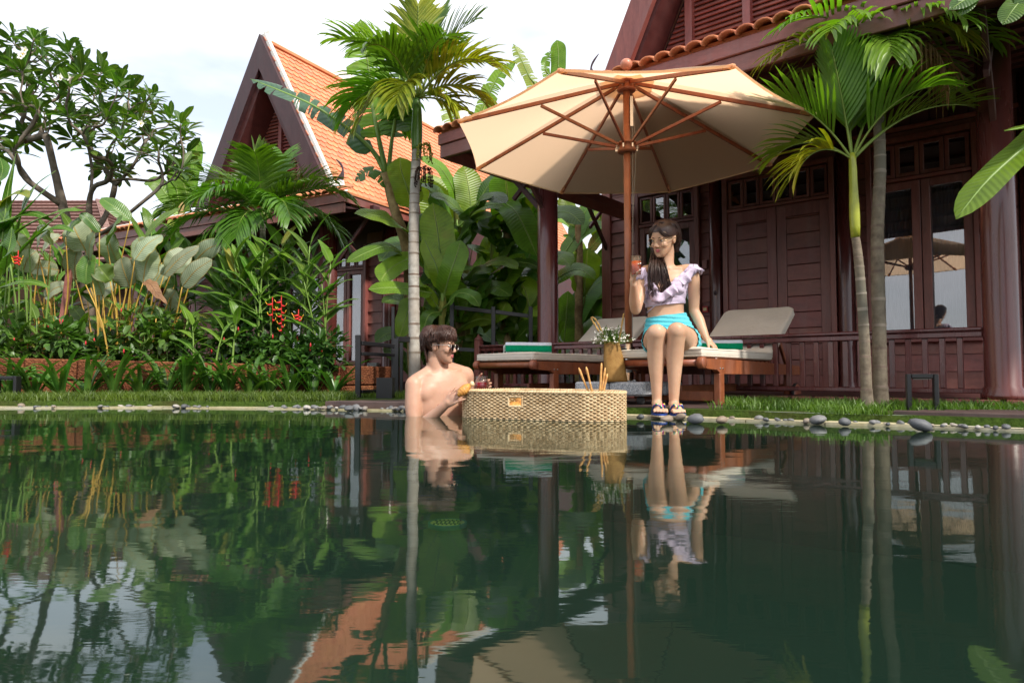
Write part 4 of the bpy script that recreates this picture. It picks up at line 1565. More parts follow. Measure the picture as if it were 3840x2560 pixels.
rn = random.Random(21)
pb = atz(1556, 1480, .06)
ap1 = thing('areca_palm', pb, 'single areca palm with ringed grey trunk and yellowing crown behind the man', 'palm tree')
Yp = pb.y
tpath = [pb, at(1552, 1100, Yp), at(1553, 800, Yp), at(1562, 560, Yp)]
ringed_trunk(ap1, tpath, .056, .045, 'palm_bark', .105)
c_top = at(1563, 372, Yp)
mb = MB(); mb.tube(smooth_path([tpath[-1] - V(0, 0, .01), at(1563, 500, Yp), at(1564, 430, Yp), c_top], 12), [.047, .050, .053, .055, .055, .054, .052, .050, .048, .045, .042, .038, .034], 16)
mb.build('crownshaft', 'crownshaft', ap1)
for (az, el, L, arch, mat, hang) in [(-100, 62, 1.05, .9, 'palm_leaf_fresh', .5), (-60, 70, 1.05, .8, 'palm_leaf_fresh', .4), (30, 78, 1.15, .55, 'palm_leaf', .25), (70, 72, 1.15, .75, 'palm_leaf', .3),
                                     (110, 55, 1.0, 1.2, 'palm_leaf_yellow', .5), (95, 40, .95, 1.5, 'palm_leaf_yellow', .7), (150, 60, .95, 1.2, 'palm_leaf', .5), (-150, 58, .95, 1.3, 'palm_leaf', .6),
                                     (-95, 35, .9, 1.4, 'palm_leaf_fresh', .7), (-75, 48, .95, 1.2, 'palm_leaf_fresh', .6), (80, 60, 1.0, 1.0, 'palm_leaf_yellow', .5), (-120, 20, .80, 1.5, 'palm_leaf_yellow', .8), (60, 25, .85, 1.5, 'palm_leaf_yellow', .8), (170, 80, .9, .5, 'palm_leaf_yellow', .3),
                                     (-20, 45, 1.0, 1.2, 'palm_leaf', .5), (120, 10, .7, 1.3, 'palm_leaf_yellow', .9), (-170, 25, .75, 1.4, 'palm_leaf_yellow', .8)]:
    frond(ap1, c_top + dir_from(az, 30) * .02, dir_from(az, el), L * .92, arch * .95, 21, .42, .040, mat, rn, .5, .22, 1.2, hang=hang * .7, bare=.18, seg=4)
# flower stalks: fresh green-yellow and a dried brown one
def stalk_bunch(parent, c, s, mat, n, rnd, down=1.0, name='flower_stalk'):
    mb = MB()
    for i in range(n):
        a = rnd.uniform(0, 6.28); L = s * rnd.uniform(.6, 1.1)
        p = [c, c + V(math.cos(a) * L * .35, math.sin(a) * L * .35, L * .1), c + V(math.cos(a) * L * .5, math.sin(a) * L * .5, -L * .5 * down), c + V(math.cos(a) * L * .5, math.sin(a) * L * .5, -L * down)]
        sp = smooth_path(p, 8)
        mb.tube(sp, .004, 4)
        for q in sp[3:]:
            mb.ellipsoid(q + V(rnd.uniform(-.01, .01), rnd.uniform(-.01, .01), 0), .0085, nu=6, nv=4)
    return mb.build(name, mat, parent)
stalk_bunch(ap1, at(1590, 545, Yp - .05), .16, 'seed_green', 14, rn)
stalk_bunch(ap1, at(1590, 635, Yp - .05), .17, 'seed_dark', 16, rn)

# twin palms beside the right lounger
pb2 = V(2.20, 4.07, .05)
ap2 = thing('areca_palm', pb2 + V(-.07, 0, 0), 'slim areca palm with yellow green shaft and fresh fan-like fronds beside the lounger', 'palm tree')
Y2 = 4.05
tp = [at(3252, 1528, Y2), at(3240, 1250, Y2), at(3222, 1000, Y2 - .02), at(3208, 885, Y2 - .02)]
ringed_trunk(ap2, tp, .032, .023, 'palm_bark_brown', .075, sides=14)
mb = MB(); mb.tube(smooth_path([at(3208, 890, Y2 - .02), at(3203, 760, Y2 - .03), at(3199, 660, Y2 - .03), at(3196, 575, Y2 - .03)], 10), [.025, .028, .029, .028, .026, .024, .023, .023, .022, .020, .018], 14); mb.build('crownshaft', 'crownshaft_yellow', ap2)
c2 = at(3196, 600, Y2 - .03)
for (az, el, L, arch, mat, vee, hang) in [(-88, 60, .74, .6, 'palm_leaf_fresh', .55, .1), (-120, 78, .80, .25, 'palm_leaf_fresh', .5, .05), (60, 66, .90, .45, 'palm_leaf_fresh', .5, .1), (88, 48, 1.0, .55, 'palm_leaf_fresh', .55, .12),
                                          (20, 72, .80, .4, 'palm_leaf_fresh', .5, .1), (-100, 38, .52, 1.2, 'palm_leaf_yellow', .4, .4), (-60, 50, .60, .9, 'palm_leaf_fresh', .45, .3), (140, 62, .7, .8, 'palm_leaf_fresh', .5, .3)]:
    frond(ap2, c2, dir_from(az, el), L * .82, arch * 1.1, 15, .34, .030, mat, rn, vee, .12, 1.5, hang=hang, bare=.30, seg=4)
ap3 = thing('areca_palm', pb2 + V(.05, .03, 0), 'taller areca palm with smooth brown grey trunk and withered hanging fronds', 'palm tree')
Y3 = 4.13
tp = [at(3302, 1528, Y3), at(3297, 1250, Y3), at(3290, 900, Y3), at(3300, 640, Y3), at(3296, 440, Y3)]
ringed_trunk(ap3, tp, .042, .031, 'palm_bark_brown', .12, sides=14)
c3 = at(3300, 210, Y3)
mb = MB(); mb.tube(smooth_path([tp[-1], at(3292, 330, Y3), c3], 8), [.030, .030, .028, .026, .024, .022, .020, .018, .015], 12); mb.build('crownshaft', 'crownshaft', ap3)
for (az, el, L, arch, mat, hang) in [(-95, 26, .95, .7, 'palm_leaf_yellow', .6), (-105, 44, .95, .9, 'palm_leaf_fresh', .5), (-130, 32, .9, .9, 'palm_leaf_fresh', .6), (100, 40, .9, .9, 'palm_leaf_fresh', .6), (70, 30, .9, 1.0, 'palm_leaf_fresh', .6), (165, 35, .8, 1.0, 'palm_leaf_fresh', .6),
                                     (0, 75, .9, .6, 'palm_leaf_fresh', .4), (-30, 50, .8, 1.0, 'palm_leaf_fresh', .5), (150, 40, .7, 1.3, 'palm_leaf_yellow', .7), (-160, 30, .6, 1.4, 'palm_leaf_fresh', .8)]:
    frond(ap3, c3, dir_from(az, el), L * .80, arch, 14, .32, .026, mat, rn, .4, .2, 1.0, hang=hang, bare=.28, seg=4)
for (az, el, L) in [(110, 30, .50), (95, 48, .56), (135, 40, .48)]:
    frond(ap3, c3, dir_from(az, el), L, 1.9, 10, .30, .020, 'dry_leaf', rn, .1, .3, .3, 'dry_leaf', 'dead_frond', .3, 2.2)

# young feather palm before the left villa
pb4 = V(-2.72, 7.25, .30)
yp = thing('feather_palm', pb4, 'young feather palm with arching dark fronds standing in the flower bed', 'palm tree')
Y4 = 7.25
top4 = at(985, 830, Y4)
ringed_trunk(yp, [pb4, at(984, 1100, Y4), at(985, 930, Y4), top4], .035, .030, 'palm_bark', .06, swell=1.2, sides=12)
for (az, el, L, arch, hang) in [(-95, 48, 1.15, 1.15, .5), (-110, 30, 1.10, 1.2, .6), (-70, 62, 1.05, .95, .4), (85, 55, 1.05, 1.05, .5), (100, 35, 1.05, 1.25, .7), (60, 64, 1.0, .9, .4), (10, 74, .95, .55, .3), (-20, 68, .95, .7, .3),
                                (170, 72, .80, .9, .4), (-150, 55, .85, 1.25, .7), (140, 45, .9, 1.35, .8), (-175, 30, .75, 1.5, 1.0), (-130, 15, .8, 1.2, 1.1)]:
    frond(yp, top4, dir_from(az, el), L, arch, 36, .42, .030, 'palm_leaf', rn, .5, .12, .8, hang=hang, bare=.18, seg=3)
frond(yp, top4, dir_from(-165, 80), .75, .3, 24, .34, .02, 'palm_leaf_fresh', rn, .9, .1, 1.6, hang=.05, bare=.3, seg=3)

# ---------------------------------------------------------------- bananas
def px_leaf(parent, pts, wpx, mat, rnd, torn=False, up=None, fold=.22, stem=None, ruf=.02, name='leaf', prof=prof_banana, ribm='stem_green', half=2):
    """leaf whose midrib runs through pts = [(px, py, Y), ...]; wpx = width in photograph pixels at the leaf's distance"""
    P3 = [at(*p) for p in pts]
    ym = sum(p[2] for p in pts) / len(pts)
    w = wpx / F_PX * ym
    if up is None:
        a = rnd.uniform(-.5, .5)
        up = V(math.sin(a) * .6, -.75, .75)
    mb = MB()
    if torn:
        torn_blade(mb, P3, w, up, rnd=rnd)
    else:
        blade(mb, P3, w, prof, up, fold, 14, half, .18, ruf, rnd)
    L = (P3[-1] - P3[0]).length
    if stem:
        rib(mb, [at(*stem)] + P3, L * .022 + .004, .002, 14)
    else:
        rib(mb, P3, L * .012 + .003, .0015, 12)
    return mb.build(name, [mat, ribm], parent)

def pseudostem(parent, pts, r0, r1, mat='banana_bark'):
    P3 = smooth_path([at(*p) for p in pts], 16)
    rr = random.Random(int(pts[0][0]))
    mb = MB()
    mb.tube(P3, [lerp(r0, r1, i / 16) * (1 + rr.uniform(-.05, .05)) for i in range(17)], 12)
    for i in range(5):                       # loose dry sheaths
        k = rr.randrange(2, 14); a = rr.uniform(0, 6.28)
        o = V(math.cos(a), math.sin(a), 0) * lerp(r0, r1, k / 16) * 1.02
        blade(mb, [P3[k] + o, P3[k] + o * 1.25 + V(0, 0, .12), P3[k] + o * 1.6 + V(0, 0, .24)], .05, prof_lance, o, .1, 5, 1, 0)
    return mb.build('pseudostem', mat, parent)

rb = random.Random(33)
BA, BD, BB = 'banana_leaf', 'banana_leaf_dark', 'banana_leaf_bluish'
Yb = 7.2
b1 = thing('banana_plant', atz(1560, 1480, .06) + V(.1, .7, 0), 'tall banana plant whose torn bluish leaf arches across the orange roof', 'banana plant', 'banana plants between the villas')
pseudostem(b1, [(1560, 1470, Yb), (1545, 1200, Yb), (1528, 945, Yb), (1478, 780, Yb), (1445, 650, Yb)], .075, .045)
for pts, w, mat, torn, st in [
    ([(1400, 570, Yb), (1300, 480, Yb - .1), (1180, 400, Yb - .2), (1060, 345, Yb - .3), (938, 296, Yb - .35)], 128, BB, True, (1450, 660, Yb)),
    ([(1420, 520, Yb), (1395, 390, Yb + .1), (1380, 240, Yb + .15), (1352, 70, Yb + .1)], 165, BA, True, (1450, 660, Yb)),
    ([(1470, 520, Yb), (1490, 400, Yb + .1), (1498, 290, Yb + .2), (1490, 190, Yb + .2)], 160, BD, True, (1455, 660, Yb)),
    ([(1545, 885, Yb - .1), (1480, 835, Yb - .3), (1410, 808, Yb - .4), (1328, 800, Yb - .5)], 105, BA, False, None),
    ([(1520, 955, Yb - .1), (1450, 925, Yb - .3), (1380, 945, Yb - .4), (1298, 985, Yb - .5)], 75, BA, False, None),
    ([(1560, 960, Yb - .2), (1500, 985, Yb - .3), (1455, 1015, Yb - .4), (1424, 1056, Yb - .45)], 95, BA, False, None),
    ([(1620, 1100, Yb - .4), (1540, 1085, Yb - .5), (1460, 1078, Yb - .6), (1380, 1085, Yb - .65)], 80, BA, False, None),
    ([(1540, 1110, Yb - .2), (1528, 1170, Yb - .25), (1512, 1220, Yb - .3), (1495, 1268, Yb - .3)], 85, BA, False, None),
    ([(1545, 780, Yb), (1525, 700, Yb - .1), (1505, 640, Yb - .1), (1500, 590, Yb - .1)], 110, BA, False, (1520, 900, Yb)),
    ([(1470, 700, Yb), (1430, 660, Yb), (1380, 640, Yb), (1330, 680, Yb)], 70, BD, True, None)]:
    px_leaf(b1, pts, w, mat, rb, torn, stem=st)
Yc = 6.95
b2 = thing('banana_plant', atz(1655, 1480, .06) + V(.05, .5, 0), 'young banana plant with upright bright leaves right of the grey palm trunk', 'banana plant', 'banana plants between the villas')
pseudostem(b2, [(1650, 1470, Yc), (1652, 1350, Yc), (1655, 1250, Yc), (1660, 1130, Yc)], .045, .028, 'banana_stem_green')
for pts, w, mat in [
    ([(1655, 1090, Yc), (1640, 1010, Yc - .1), (1615, 950, Yc - .1), (1588, 890, Yc - .1)], 70, BA), ([(1665, 1110, Yc), (1690, 1020, Yc - .15), (1712, 960, Yc - .15), (1728, 900, Yc - .15)], 90, BA),
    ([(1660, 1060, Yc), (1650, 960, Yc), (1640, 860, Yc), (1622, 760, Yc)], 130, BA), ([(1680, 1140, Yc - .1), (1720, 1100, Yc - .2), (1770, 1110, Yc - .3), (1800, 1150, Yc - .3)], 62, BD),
    ([(1640, 1150, Yc), (1600, 1090, Yc - .1), (1580, 1060, Yc - .2), (1560, 1060, Yc - .2)], 60, BA), ([(1650, 1170, Yc - .1), (1610, 1180, Yc - .3), (1590, 1230, Yc - .3), (1580, 1290, Yc - .3)], 55, BD)]:
    px_leaf(b2, pts, w, mat, rb, stem=(1658, 1160, Yc))
Yd = 7.9
b3 = thing('banana_plant', V(-.55, 7.9, .05), 'tall banana plant with thick yellow green stem behind the black fence', 'banana plant', 'banana plants between the villas')
pseudostem(b3, [(1742, 1470, Yd), (1740, 1200, Yd), (1738, 1000, Yd), (1722, 850, Yd), (1712, 700, Yd)], .085, .05, 'banana_stem_green')
for pts, w, mat in [
    ([(1715, 760, Yd), (1690, 690, Yd - .1), (1640, 620, Yd - .2), (1570, 590, Yd - .25)], 78, BA), ([(1660, 900, Yd), (1640, 800, Yd), (1625, 720, Yd), (1600, 650, Yd)], 130, BA),
    ([(1720, 850, Yd - .1), (1780, 790, Yd - .2), (1840, 768, Yd - .3), (1892, 772, Yd - .3)], 72, BD), ([(1760, 850, Yd), (1765, 760, Yd), (1755, 690, Yd), (1740, 620, Yd)], 120, BA),
    ([(1790, 760, Yd), (1830, 700, Yd), (1870, 670, Yd), (1910, 662, Yd)], 90, BD), ([(1700, 1000, Yd - .2), (1680, 930, Yd - .2), (1665, 880, Yd - .2), (1650, 820, Yd - .2)], 110, BA)]:
    px_leaf(b3, pts, w, mat, rb, stem=(1715, 800, Yd))
Ye = 7.7
b4 = thing('banana_plant', V(-.05, 7.7, .05), 'banana plant with broad bright leaves left of the veranda corner pillar', 'banana plant', 'banana plants between the villas')
pseudostem(b4, [(1905, 1470, Ye), (1900, 1250, Ye), (1905, 1050, Ye), (1900, 850, Ye)], .07, .04)
for pts, w, mat in [
    ([(1890, 760, Ye), (1930, 790, Ye - .2), (1975, 870, Ye - .3), (2012, 960, Ye - .35)], 120, BA), ([(1905, 850, Ye), (1905, 770, Ye), (1900, 700, Ye), (1890, 640, Ye)], 140, BA),
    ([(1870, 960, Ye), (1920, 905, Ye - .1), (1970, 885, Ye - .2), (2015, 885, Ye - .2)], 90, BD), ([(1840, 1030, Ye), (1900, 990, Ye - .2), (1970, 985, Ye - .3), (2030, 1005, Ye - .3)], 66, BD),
    ([(1850, 1180, Ye), (1880, 1090, Ye - .1), (1920, 1010, Ye - .2), (1965, 950, Ye - .2)], 110, BA), ([(1810, 1230, Ye - .2), (1850, 1200, Ye - .3), (1880, 1170, Ye - .4), (1900, 1130, Ye - .4)], 95, BA),
    ([(1990, 1200, Ye), (1980, 1130, Ye), (1965, 1080, Ye), (1940, 1040, Ye)], 110, BA), ([(1810, 1230, Ye), (1800, 1130, Ye), (1800, 1050, Ye), (1805, 960, Ye)], 80, BA),
    ([(1930, 860, Ye), (1960, 760, Ye), (1990, 700, Ye), (2020, 660, Ye)], 90, BA), ([(1970, 1000, Ye), (2000, 920, Ye), (2025, 850, Ye), (2040, 790, Ye)], 110, BD)]:
    px_leaf(b4, pts, w, mat, rb)
Yf = 10.2
b5 = thing('banana_plant', V(1.1, 10.2, .05), 'banana plant seen between the corner pillar and the villa wall', 'banana plant', 'banana plants between the villas')
pseudostem(b5, [(2175, 1470, Yf), (2170, 1200, Yf), (2172, 950, Yf), (2165, 780, Yf)], .08, .045)
for pts, w, mat in [
    ([(2150, 900, Yf), (2180, 820, Yf), (2220, 760, Yf), (2262, 735, Yf)], 75, BD), ([(2190, 1110, Yf), (2195, 1040, Yf), (2200, 980, Yf), (2205, 930, Yf)], 110, BA),
    ([(2110, 960, Yf), (2160, 890, Yf), (2220, 850, Yf), (2280, 840, Yf)], 66, BD), ([(2130, 1230, Yf), (2170, 1150, Yf), (2220, 1080, Yf), (2270, 1040, Yf)], 95, BD),
    ([(2160, 850, Yf), (2130, 780, Yf), (2110, 740, Yf), (2090, 730, Yf)], 66, BA), ([(2170, 1010, Yf), (2140, 970, Yf), (2115, 960, Yf), (2090, 985, Yf)], 70, BA),
    ([(2150, 1320, Yf), (2190, 1260, Yf), (2230, 1220, Yf), (2280, 1200, Yf)], 90, BD), ([(2110, 1330, Yf), (2120, 1230, Yf), (2125, 1160, Yf), (2130, 1090, Yf)], 80, BA)]:
    px_leaf(b5, pts, w, mat, rb)
Yg = 9.3
b6 = thing('banana_plant', V(.15, 9.3, .05), 'tallest banana plant with tattered leaves rising above the parasol', 'banana plant', 'banana plants between the villas')
pseudostem(b6, [(1985, 1440, Yg), (1975, 1100, Yg), (1960, 800, Yg), (1930, 560, Yg)], .10, .05)
for pts, w, torn in [
    ([(1800, 470, Yg), (1830, 360, Yg), (1880, 270, Yg), (1935, 225, Yg)], 75, True), ([(2010, 350, Yg), (1985, 290, Yg), (1955, 225, Yg), (1925, 165, Yg)], 66, True),
    ([(2090, 300, Yg), (2094, 250, Yg), (2094, 195, Yg), (2088, 150, Yg)], 62, False), ([(1900, 560, Yg), (1840, 480, Yg), (1790, 470, Yg), (1740, 500, Yg)], 80, True),
    ([(1720, 560, Yg), (1700, 470, Yg), (1690, 420, Yg), (1680, 370, Yg)], 80, True), ([(2060, 330, Yg), (2045, 260, Yg), (2050, 220, Yg), (2070, 190, Yg)], 40, True)]:
    px_leaf(b6, pts, w, BA, rb, torn, stem=(1935, 590, Yg))
# background filling between the villas: more plants with dark leaves, further back
for (cx, Yk, lab) in [(1720, 7.6, 'low banana sucker with spreading leaves at the foot of the thick stem'), (1900, 7.9, 'leafy banana sucker left of the corner pillar'), (1620, 8.7, 'banana plant in the shade right behind the palm trunk'), (1830, 8.9, 'banana plant in the deep shade left of the pillar'), (2010, 9.0, 'banana plant directly behind the corner pillar'), (2230, 11.6, 'distant sunlit banana plant beyond the corner pillar')]:
    bk = thing('banana_plant', V((cx - 1920) / F_PX * Yk, Yk, .05), lab, 'banana plant', 'banana plants between the villas')
    pseudostem(bk, [(cx, 1450, Yk), (cx + 5, 1200, Yk), (cx - 5, 1000, Yk)], .07, .045)
    for i in range(24):
        a = rb.uniform(-1.2, 1.2); L = rb.uniform(150, 260); y0 = rb.uniform(820, 1440)
        x0 = cx + rb.uniform(-60, 60); dx, dy = math.sin(a) * L, -math.cos(a) * L
        dr = abs(dx) * rb.uniform(.2, .6)
        px_leaf(bk, [(x0, y0, Yk), (x0 + dx * .35, y0 + dy * .4, Yk - .2), (x0 + dx * .7, y0 + dy * .72 + dr * .3, Yk - .3), (x0 + dx, y0 + dy * .9 + dr, Yk - .4)], rb.uniform(70, 115), rb.choice([BA, BD, BD]), rb)
# pale bananas far behind the young palm, left
b7 = thing('banana_plant', V(-5.7, 11.5, .05), 'pale sunlit banana plant behind the frangipani and the left gable', 'banana plant')
pseudostem(b7, [(690, 1300, 11.5), (690, 1000, 11.5), (680, 760, 11.5)], .08, .05)
for pts, w in [([(700, 760, 11.5), (715, 680, 11.5), (730, 600, 11.5), (742, 515, 11.5)], 70), ([(670, 760, 11.5), (660, 690, 11.5), (655, 640, 11.5), (640, 590, 11.5)], 60), ([(720, 780, 11.5), (760, 720, 11.5), (790, 690, 11.5), (820, 690, 11.5)], 60),
               ([(660, 780, 11.5), (600, 700, 11.5), (570, 680, 11.5), (540, 690, 11.5)], 70), ([(680, 800, 11.5), (640, 780, 11.5), (600, 790, 11.5), (560, 830, 11.5)], 60), ([(690, 800, 11.5), (700, 740, 11.5), (690, 690, 11.5), (675, 650, 11.5)], 80)]:
    px_leaf(b7, pts, w, BA, rb)
# banana reaching in from the right
Yh = 3.35
b8 = thing('banana_plant', V(2.95, 3.45, .05), 'banana plant at the far right with one smooth leaf hanging before the pillar', 'banana plant')
pseudostem(b8, [(4160, 1620, 3.4), (4150, 1100, 3.4), (4120, 700, 3.4), (4080, 420, 3.4)], .06, .04)
px_leaf(b8, [(3960, 440, Yh), (3830, 560, Yh - .05), (3700, 680, Yh - .1), (3584, 822, Yh - .12)], 128, 'banana_leaf', rb, stem=(4090, 430, 3.4), up=V(-.35, -.55, .75), fold=.12)
px_leaf(b8, [(3990, 420, Yh), (3920, 450, Yh - .05), (3850, 475, Yh - .1), (3768, 492, Yh - .12)], 100, 'banana_leaf', rb, stem=(4090, 430, 3.4), up=V(-.2, -.3, .9))
for (x0, y0, x1, y1, w) in [(3900, -60, 3760, 95, 90), (3800, -80, 3560, 40, 80), (3900, -120, 3840, 60, 90), (3720, -110, 3600, 60, 70), (3980, -80, 3900, 120, 100)]:
    px_leaf(b8, [(x0, y0, 3.5), (lerp(x0, x1, .35), lerp(y0, y1, .25), 3.45), (lerp(x0, x1, .7), lerp(y0, y1, .6), 3.4), (x1, y1, 3.4)], w, BD, rb, stem=(4080, 200, 3.4))
# ---------------------------------------------------------------- the flower bed: big-leaved calathea
rc = random.Random(44)
def z2(x, y):            # bed survey coordinates -> photograph
    return x * .574, 700 + y * .574
CU, CT = 'calathea_under', 'calathea_top'
cal = [  # foot of the stalk (bed), leaf base, leaf tip, width, material
    (800, 700, 380, 800, 185, 235, CT), (810, 770, 505, 700, 310, 215, CU), (830, 880, 480, 1060, 315, 200, CU), (830, 935, 628, 995, 415, 225, CU), (820, 850, 655, 790, 470, 205, CU),
    (850, 1060, 495, 1205, 340, 150, CT), (870, 1070, 580, 1305, 385, 125, CU), (1010, 1190, 655, 1385, 475, 125, CU), (1000, 1275, 485, 1455, 365, 130, CU),
    (680, 492, 605, 515, 395, 175, CU), (330, 385, 545, 185, 545, 115, CU), (300, 290, 725, 445, 640, 105, CU), (690, 672, 715, 615, 495, 120, CU), (690, 610, 740, 765, 640, 115, CU),
    (1010, 1112, 805, 1150, 675, 160, CU), (250, 255, 480, 90, 500, 125, CT), (320, 330, 380, 270, 245, 170, CU), (350, 430, 330, 560, 190, 130, CT), (820, 945, 335, 1180, 140, 90, CT),
    (760, 560, 420, 470, 230, 190, CU), (420, 240, 400, 330, 260, 170, CU), (880, 1010, 560, 900, 330, 190, CU), (360, 150, 420, 90, 300, 150, CU), (760, 720, 620, 640, 520, 150, CT), (930, 1120, 560, 1230, 420, 170, CU), (1300, 1300, 870, 1225, 830, 110, CT), (390, 485, 960, 630, 885, 105, CT), (700, 850, 225, 660, 75, 120, CT), (640, 650, 300, 530, 170, 85, CT), (300, 150, 560, 240, 420, 140, CU), (350, 280, 430, 400, 320, 150, CU),
    (720, 560, 640, 600, 440, 130, CT), (860, 1010, 640, 1120, 520, 130, CU), (650, 580, 480, 620, 300, 120, CU), (310, 330, 640, 250, 560, 110, CT), (960, 1020, 860, 960, 790, 100, CT), (480, 540, 870, 480, 790, 90, CT)]
clumps = [thing('calathea_clump', at(*z2(830, 1120), 6.75) + V(0, 0, 0), 'big clump of round grey-green paddle leaves on yellow stalks', 'plant', 'calathea clumps in the flower bed'),
          thing('calathea_clump', at(*z2(330, 1060), 6.75), 'calathea clump with drooping round leaves beside the slanting brown post', 'plant', 'calathea clumps in the flower bed'),
          thing('calathea_clump', at(*z2(1010, 1110), 6.8), 'calathea with leaning stalks and lone round leaf next to the red heliconias', 'plant', 'calathea clumps in the flower bed')]
def stalk(par, foot, base, r=.011, mat='stem_yellow', bend=.15):
    mid = foot.lerp(base, .55) + V(rc.uniform(-.05, .05), rc.uniform(-.05, .05), 0)
    mb = MB(); mb.tube(smooth_path([foot, mid, base], 8), [lerp(r, r * .45, i / 8) for i in range(9)], 6)
    return mb.build('stalk', mat, par)
for i, (fx, bx, by, tx, ty, w, mat) in enumerate(cal):
    par = clumps[0] if fx > 500 and fx < 950 else clumps[1] if fx <= 500 else clumps[2]
    Y = 6.55 + rc.uniform(-.25, .45)
    base = at(*z2(bx, by), Y); foot = at(*z2(fx, 1130), Y + rc.uniform(0, .3)); foot.z = .29
    stalk(par, foot, base)
    tip = at(*z2(tx, ty), Y + rc.uniform(-.15, .10)); mid = base.lerp(tip, .5) + V(0, -.03, .02)
    up = V(rc.uniform(-.55, .45), -.9, rc.uniform(-.2, .7))
    if mat == CT: up = V(rc.uniform(-.3, .3), -.6, .8)
    mb = MB()
    blade(mb, [base, mid, tip], w * .574 / F_PX * Y, prof_round, up, rc.uniform(.10, .45), 12, 3, rc.uniform(.08, .3), .028, rc)
    rib(mb, [base, mid, tip], .0042, .0010, 8)
    mb.build('leaf', [mat, 'stem_yellow' if mat == CU else 'stem_green'], par)
# thick bare stalks of the main clump
for k in range(16):
    x = rc.choice([760, 780, 820, 840, 690, 650, 720, 1000, 430]); Y = 6.6 + rc.uniform(-.15, .3)
    f = at(*z2(x + rc.uniform(-25, 25), 1130), Y); f.z = .29
    b = at(*z2(x + rc.uniform(-120, 160), rc.uniform(620, 800)), Y)
    stalk(clumps[0] if x > 500 else clumps[1], f, b, rc.uniform(.007, .013))
# withered leaf
mb = MB()
p = [at(*z2(935, 622), 6.45), at(*z2(985, 640), 6.42), at(*z2(1025, 700), 6.4), at(*z2(1095, 768), 6.4)]
blade(mb, p, .12, prof_lance, V(.3, -.7, .6), .5, 12, 3, .2, .12, rc, 0, 4)
o = mb.build('withered_leaf', 'calathea_dry', clumps[0]); o['label'] = 'curled dry brown leaf'

# ---------------------------------------------------------------- heliconias
def heliconia(par, foot, h, lean, nleaf, L, W, mat, rnd, plane=None):
    """upright stalk with two ranks of long leaves"""
    lean = Vector(lean)
    top = foot + V(lean.x, lean.y, h)
    mid = foot.lerp(top, .5) + V(lean.x, lean.y, 0) * -.15
    path = smooth_path([foot, mid, top], 10)
    mb = MB(); mb.tube(path, [lerp(.012, .005, i / 10) for i in range(11)], 6); mb.build('stalk', 'stem_green', par)
    a0 = rnd.uniform(-.7, .7) if plane is None else plane
    for i in range(nleaf):
        k = lerp(.42, 1.0, i / max(1, nleaf - 1))
        f = k * 10; i0 = min(int(f), 9); c = path[i0].lerp(path[i0 + 1], f - i0)
        sg = 1 if i % 2 else -1
        az = a0 + rnd.uniform(-.5, .5)
        hd = V(math.cos(az) * sg, math.sin(az) * sg * .7, 0)
        el = lerp(.35, 1.15, k) + rnd.uniform(-.15, .15)
        LL = L * rnd.uniform(.75, 1.15) * lerp(1.0, .85, k)
        d = hd * math.cos(el) + V(0, 0, math.sin(el))
        pts = [c]; p = c.copy()
        for s in range(4):
            p = p + d * (LL / 4); pts.append(p.copy())
            d = (d + V(0, 0, -.22 * rnd.uniform(.7, 1.5))).normalized()
        m2 = MB()
        upv = (V(0, -.35, 1) - hd * .3)
        blade(m2, [c + (pts[1] - c) * .25] + pts[1:], W * rnd.uniform(.8, 1.2), prof_lance, upv, rnd.uniform(.2, .45), 10, 2, .1, .02, rnd)
        rib(m2, pts, .005, .0012, 8)
        m2.build('leaf', [mat if rnd.random() > .04 else 'heliconia_yellow', 'stem_green'], par)

def lobster_flower(par, top, L, rnd, n=9):
    """hanging red and yellow heliconia flower"""
    bot = top + V(rnd.uniform(-.02, .02), 0, -L)
    mb = MB(); mb.cur = 0
    mb.tube([top + V(0, 0, .05), top, bot], [.004, .005, .003], 5)
    for i in range(n):
        c = top.lerp(bot, (i + .3) / n); sg = 1 if i % 2 else -1
        l = lerp(.062, .030, i / n)
        a = c; b = c + V(sg * l * .75, -.012, -.006); e = c + V(sg * l, -.016, .022)
        mb.cur = 0; mb.tube(smooth_path([a, c.lerp(b, .5) + V(0, 0, -.006), b], 4), [.008, .010, .009, .0065, .004], 6, ell=.6)
        mb.cur = 1; mb.tube([b, e], [.006, .001], 5)
    return mb.build('flower', ['bract_red', 'bract_yellow'], par)

rh = random.Random(51)
def bedz(p): return V(p.x, p.y, .29)
H1 = thing('heliconia_clump', bedz(at(1010, 1350, 6.7)), 'dense heliconia clump with red and yellow hanging flowers by the villa pillar', 'plant', 'heliconia clumps in the flower bed')
for i in range(30):
    x = lerp(820, 1230, (i + rh.random()) / 30); Y = rh.uniform(6.6, 7.1)
    f = bedz(at(x, 1350, Y))
    top = rh.uniform(930, 1080) if x > 900 else rh.uniform(980, 1100)
    h = at(x, top, Y).z - .29
    heliconia(H1, f, h, V(rh.uniform(-.12, .12), rh.uniform(-.15, .05), 0), rh.randint(6, 8), .44, .115, 'heliconia_leaf', rh)
for (zx, zy, L) in [(1838, 745, .30), (1780, 755, .20), (1950, 835, .06)]:
    lobster_flower(H1, at(*z2(zx, zy), 6.45), L, rh, 9 if L > .2 else 4)
H2 = thing('heliconia_clump', bedz(at(60, 1350, 6.5)), 'heliconia clump with broad bright leaves at the left end of the bed', 'plant', 'heliconia clumps in the flower bed')
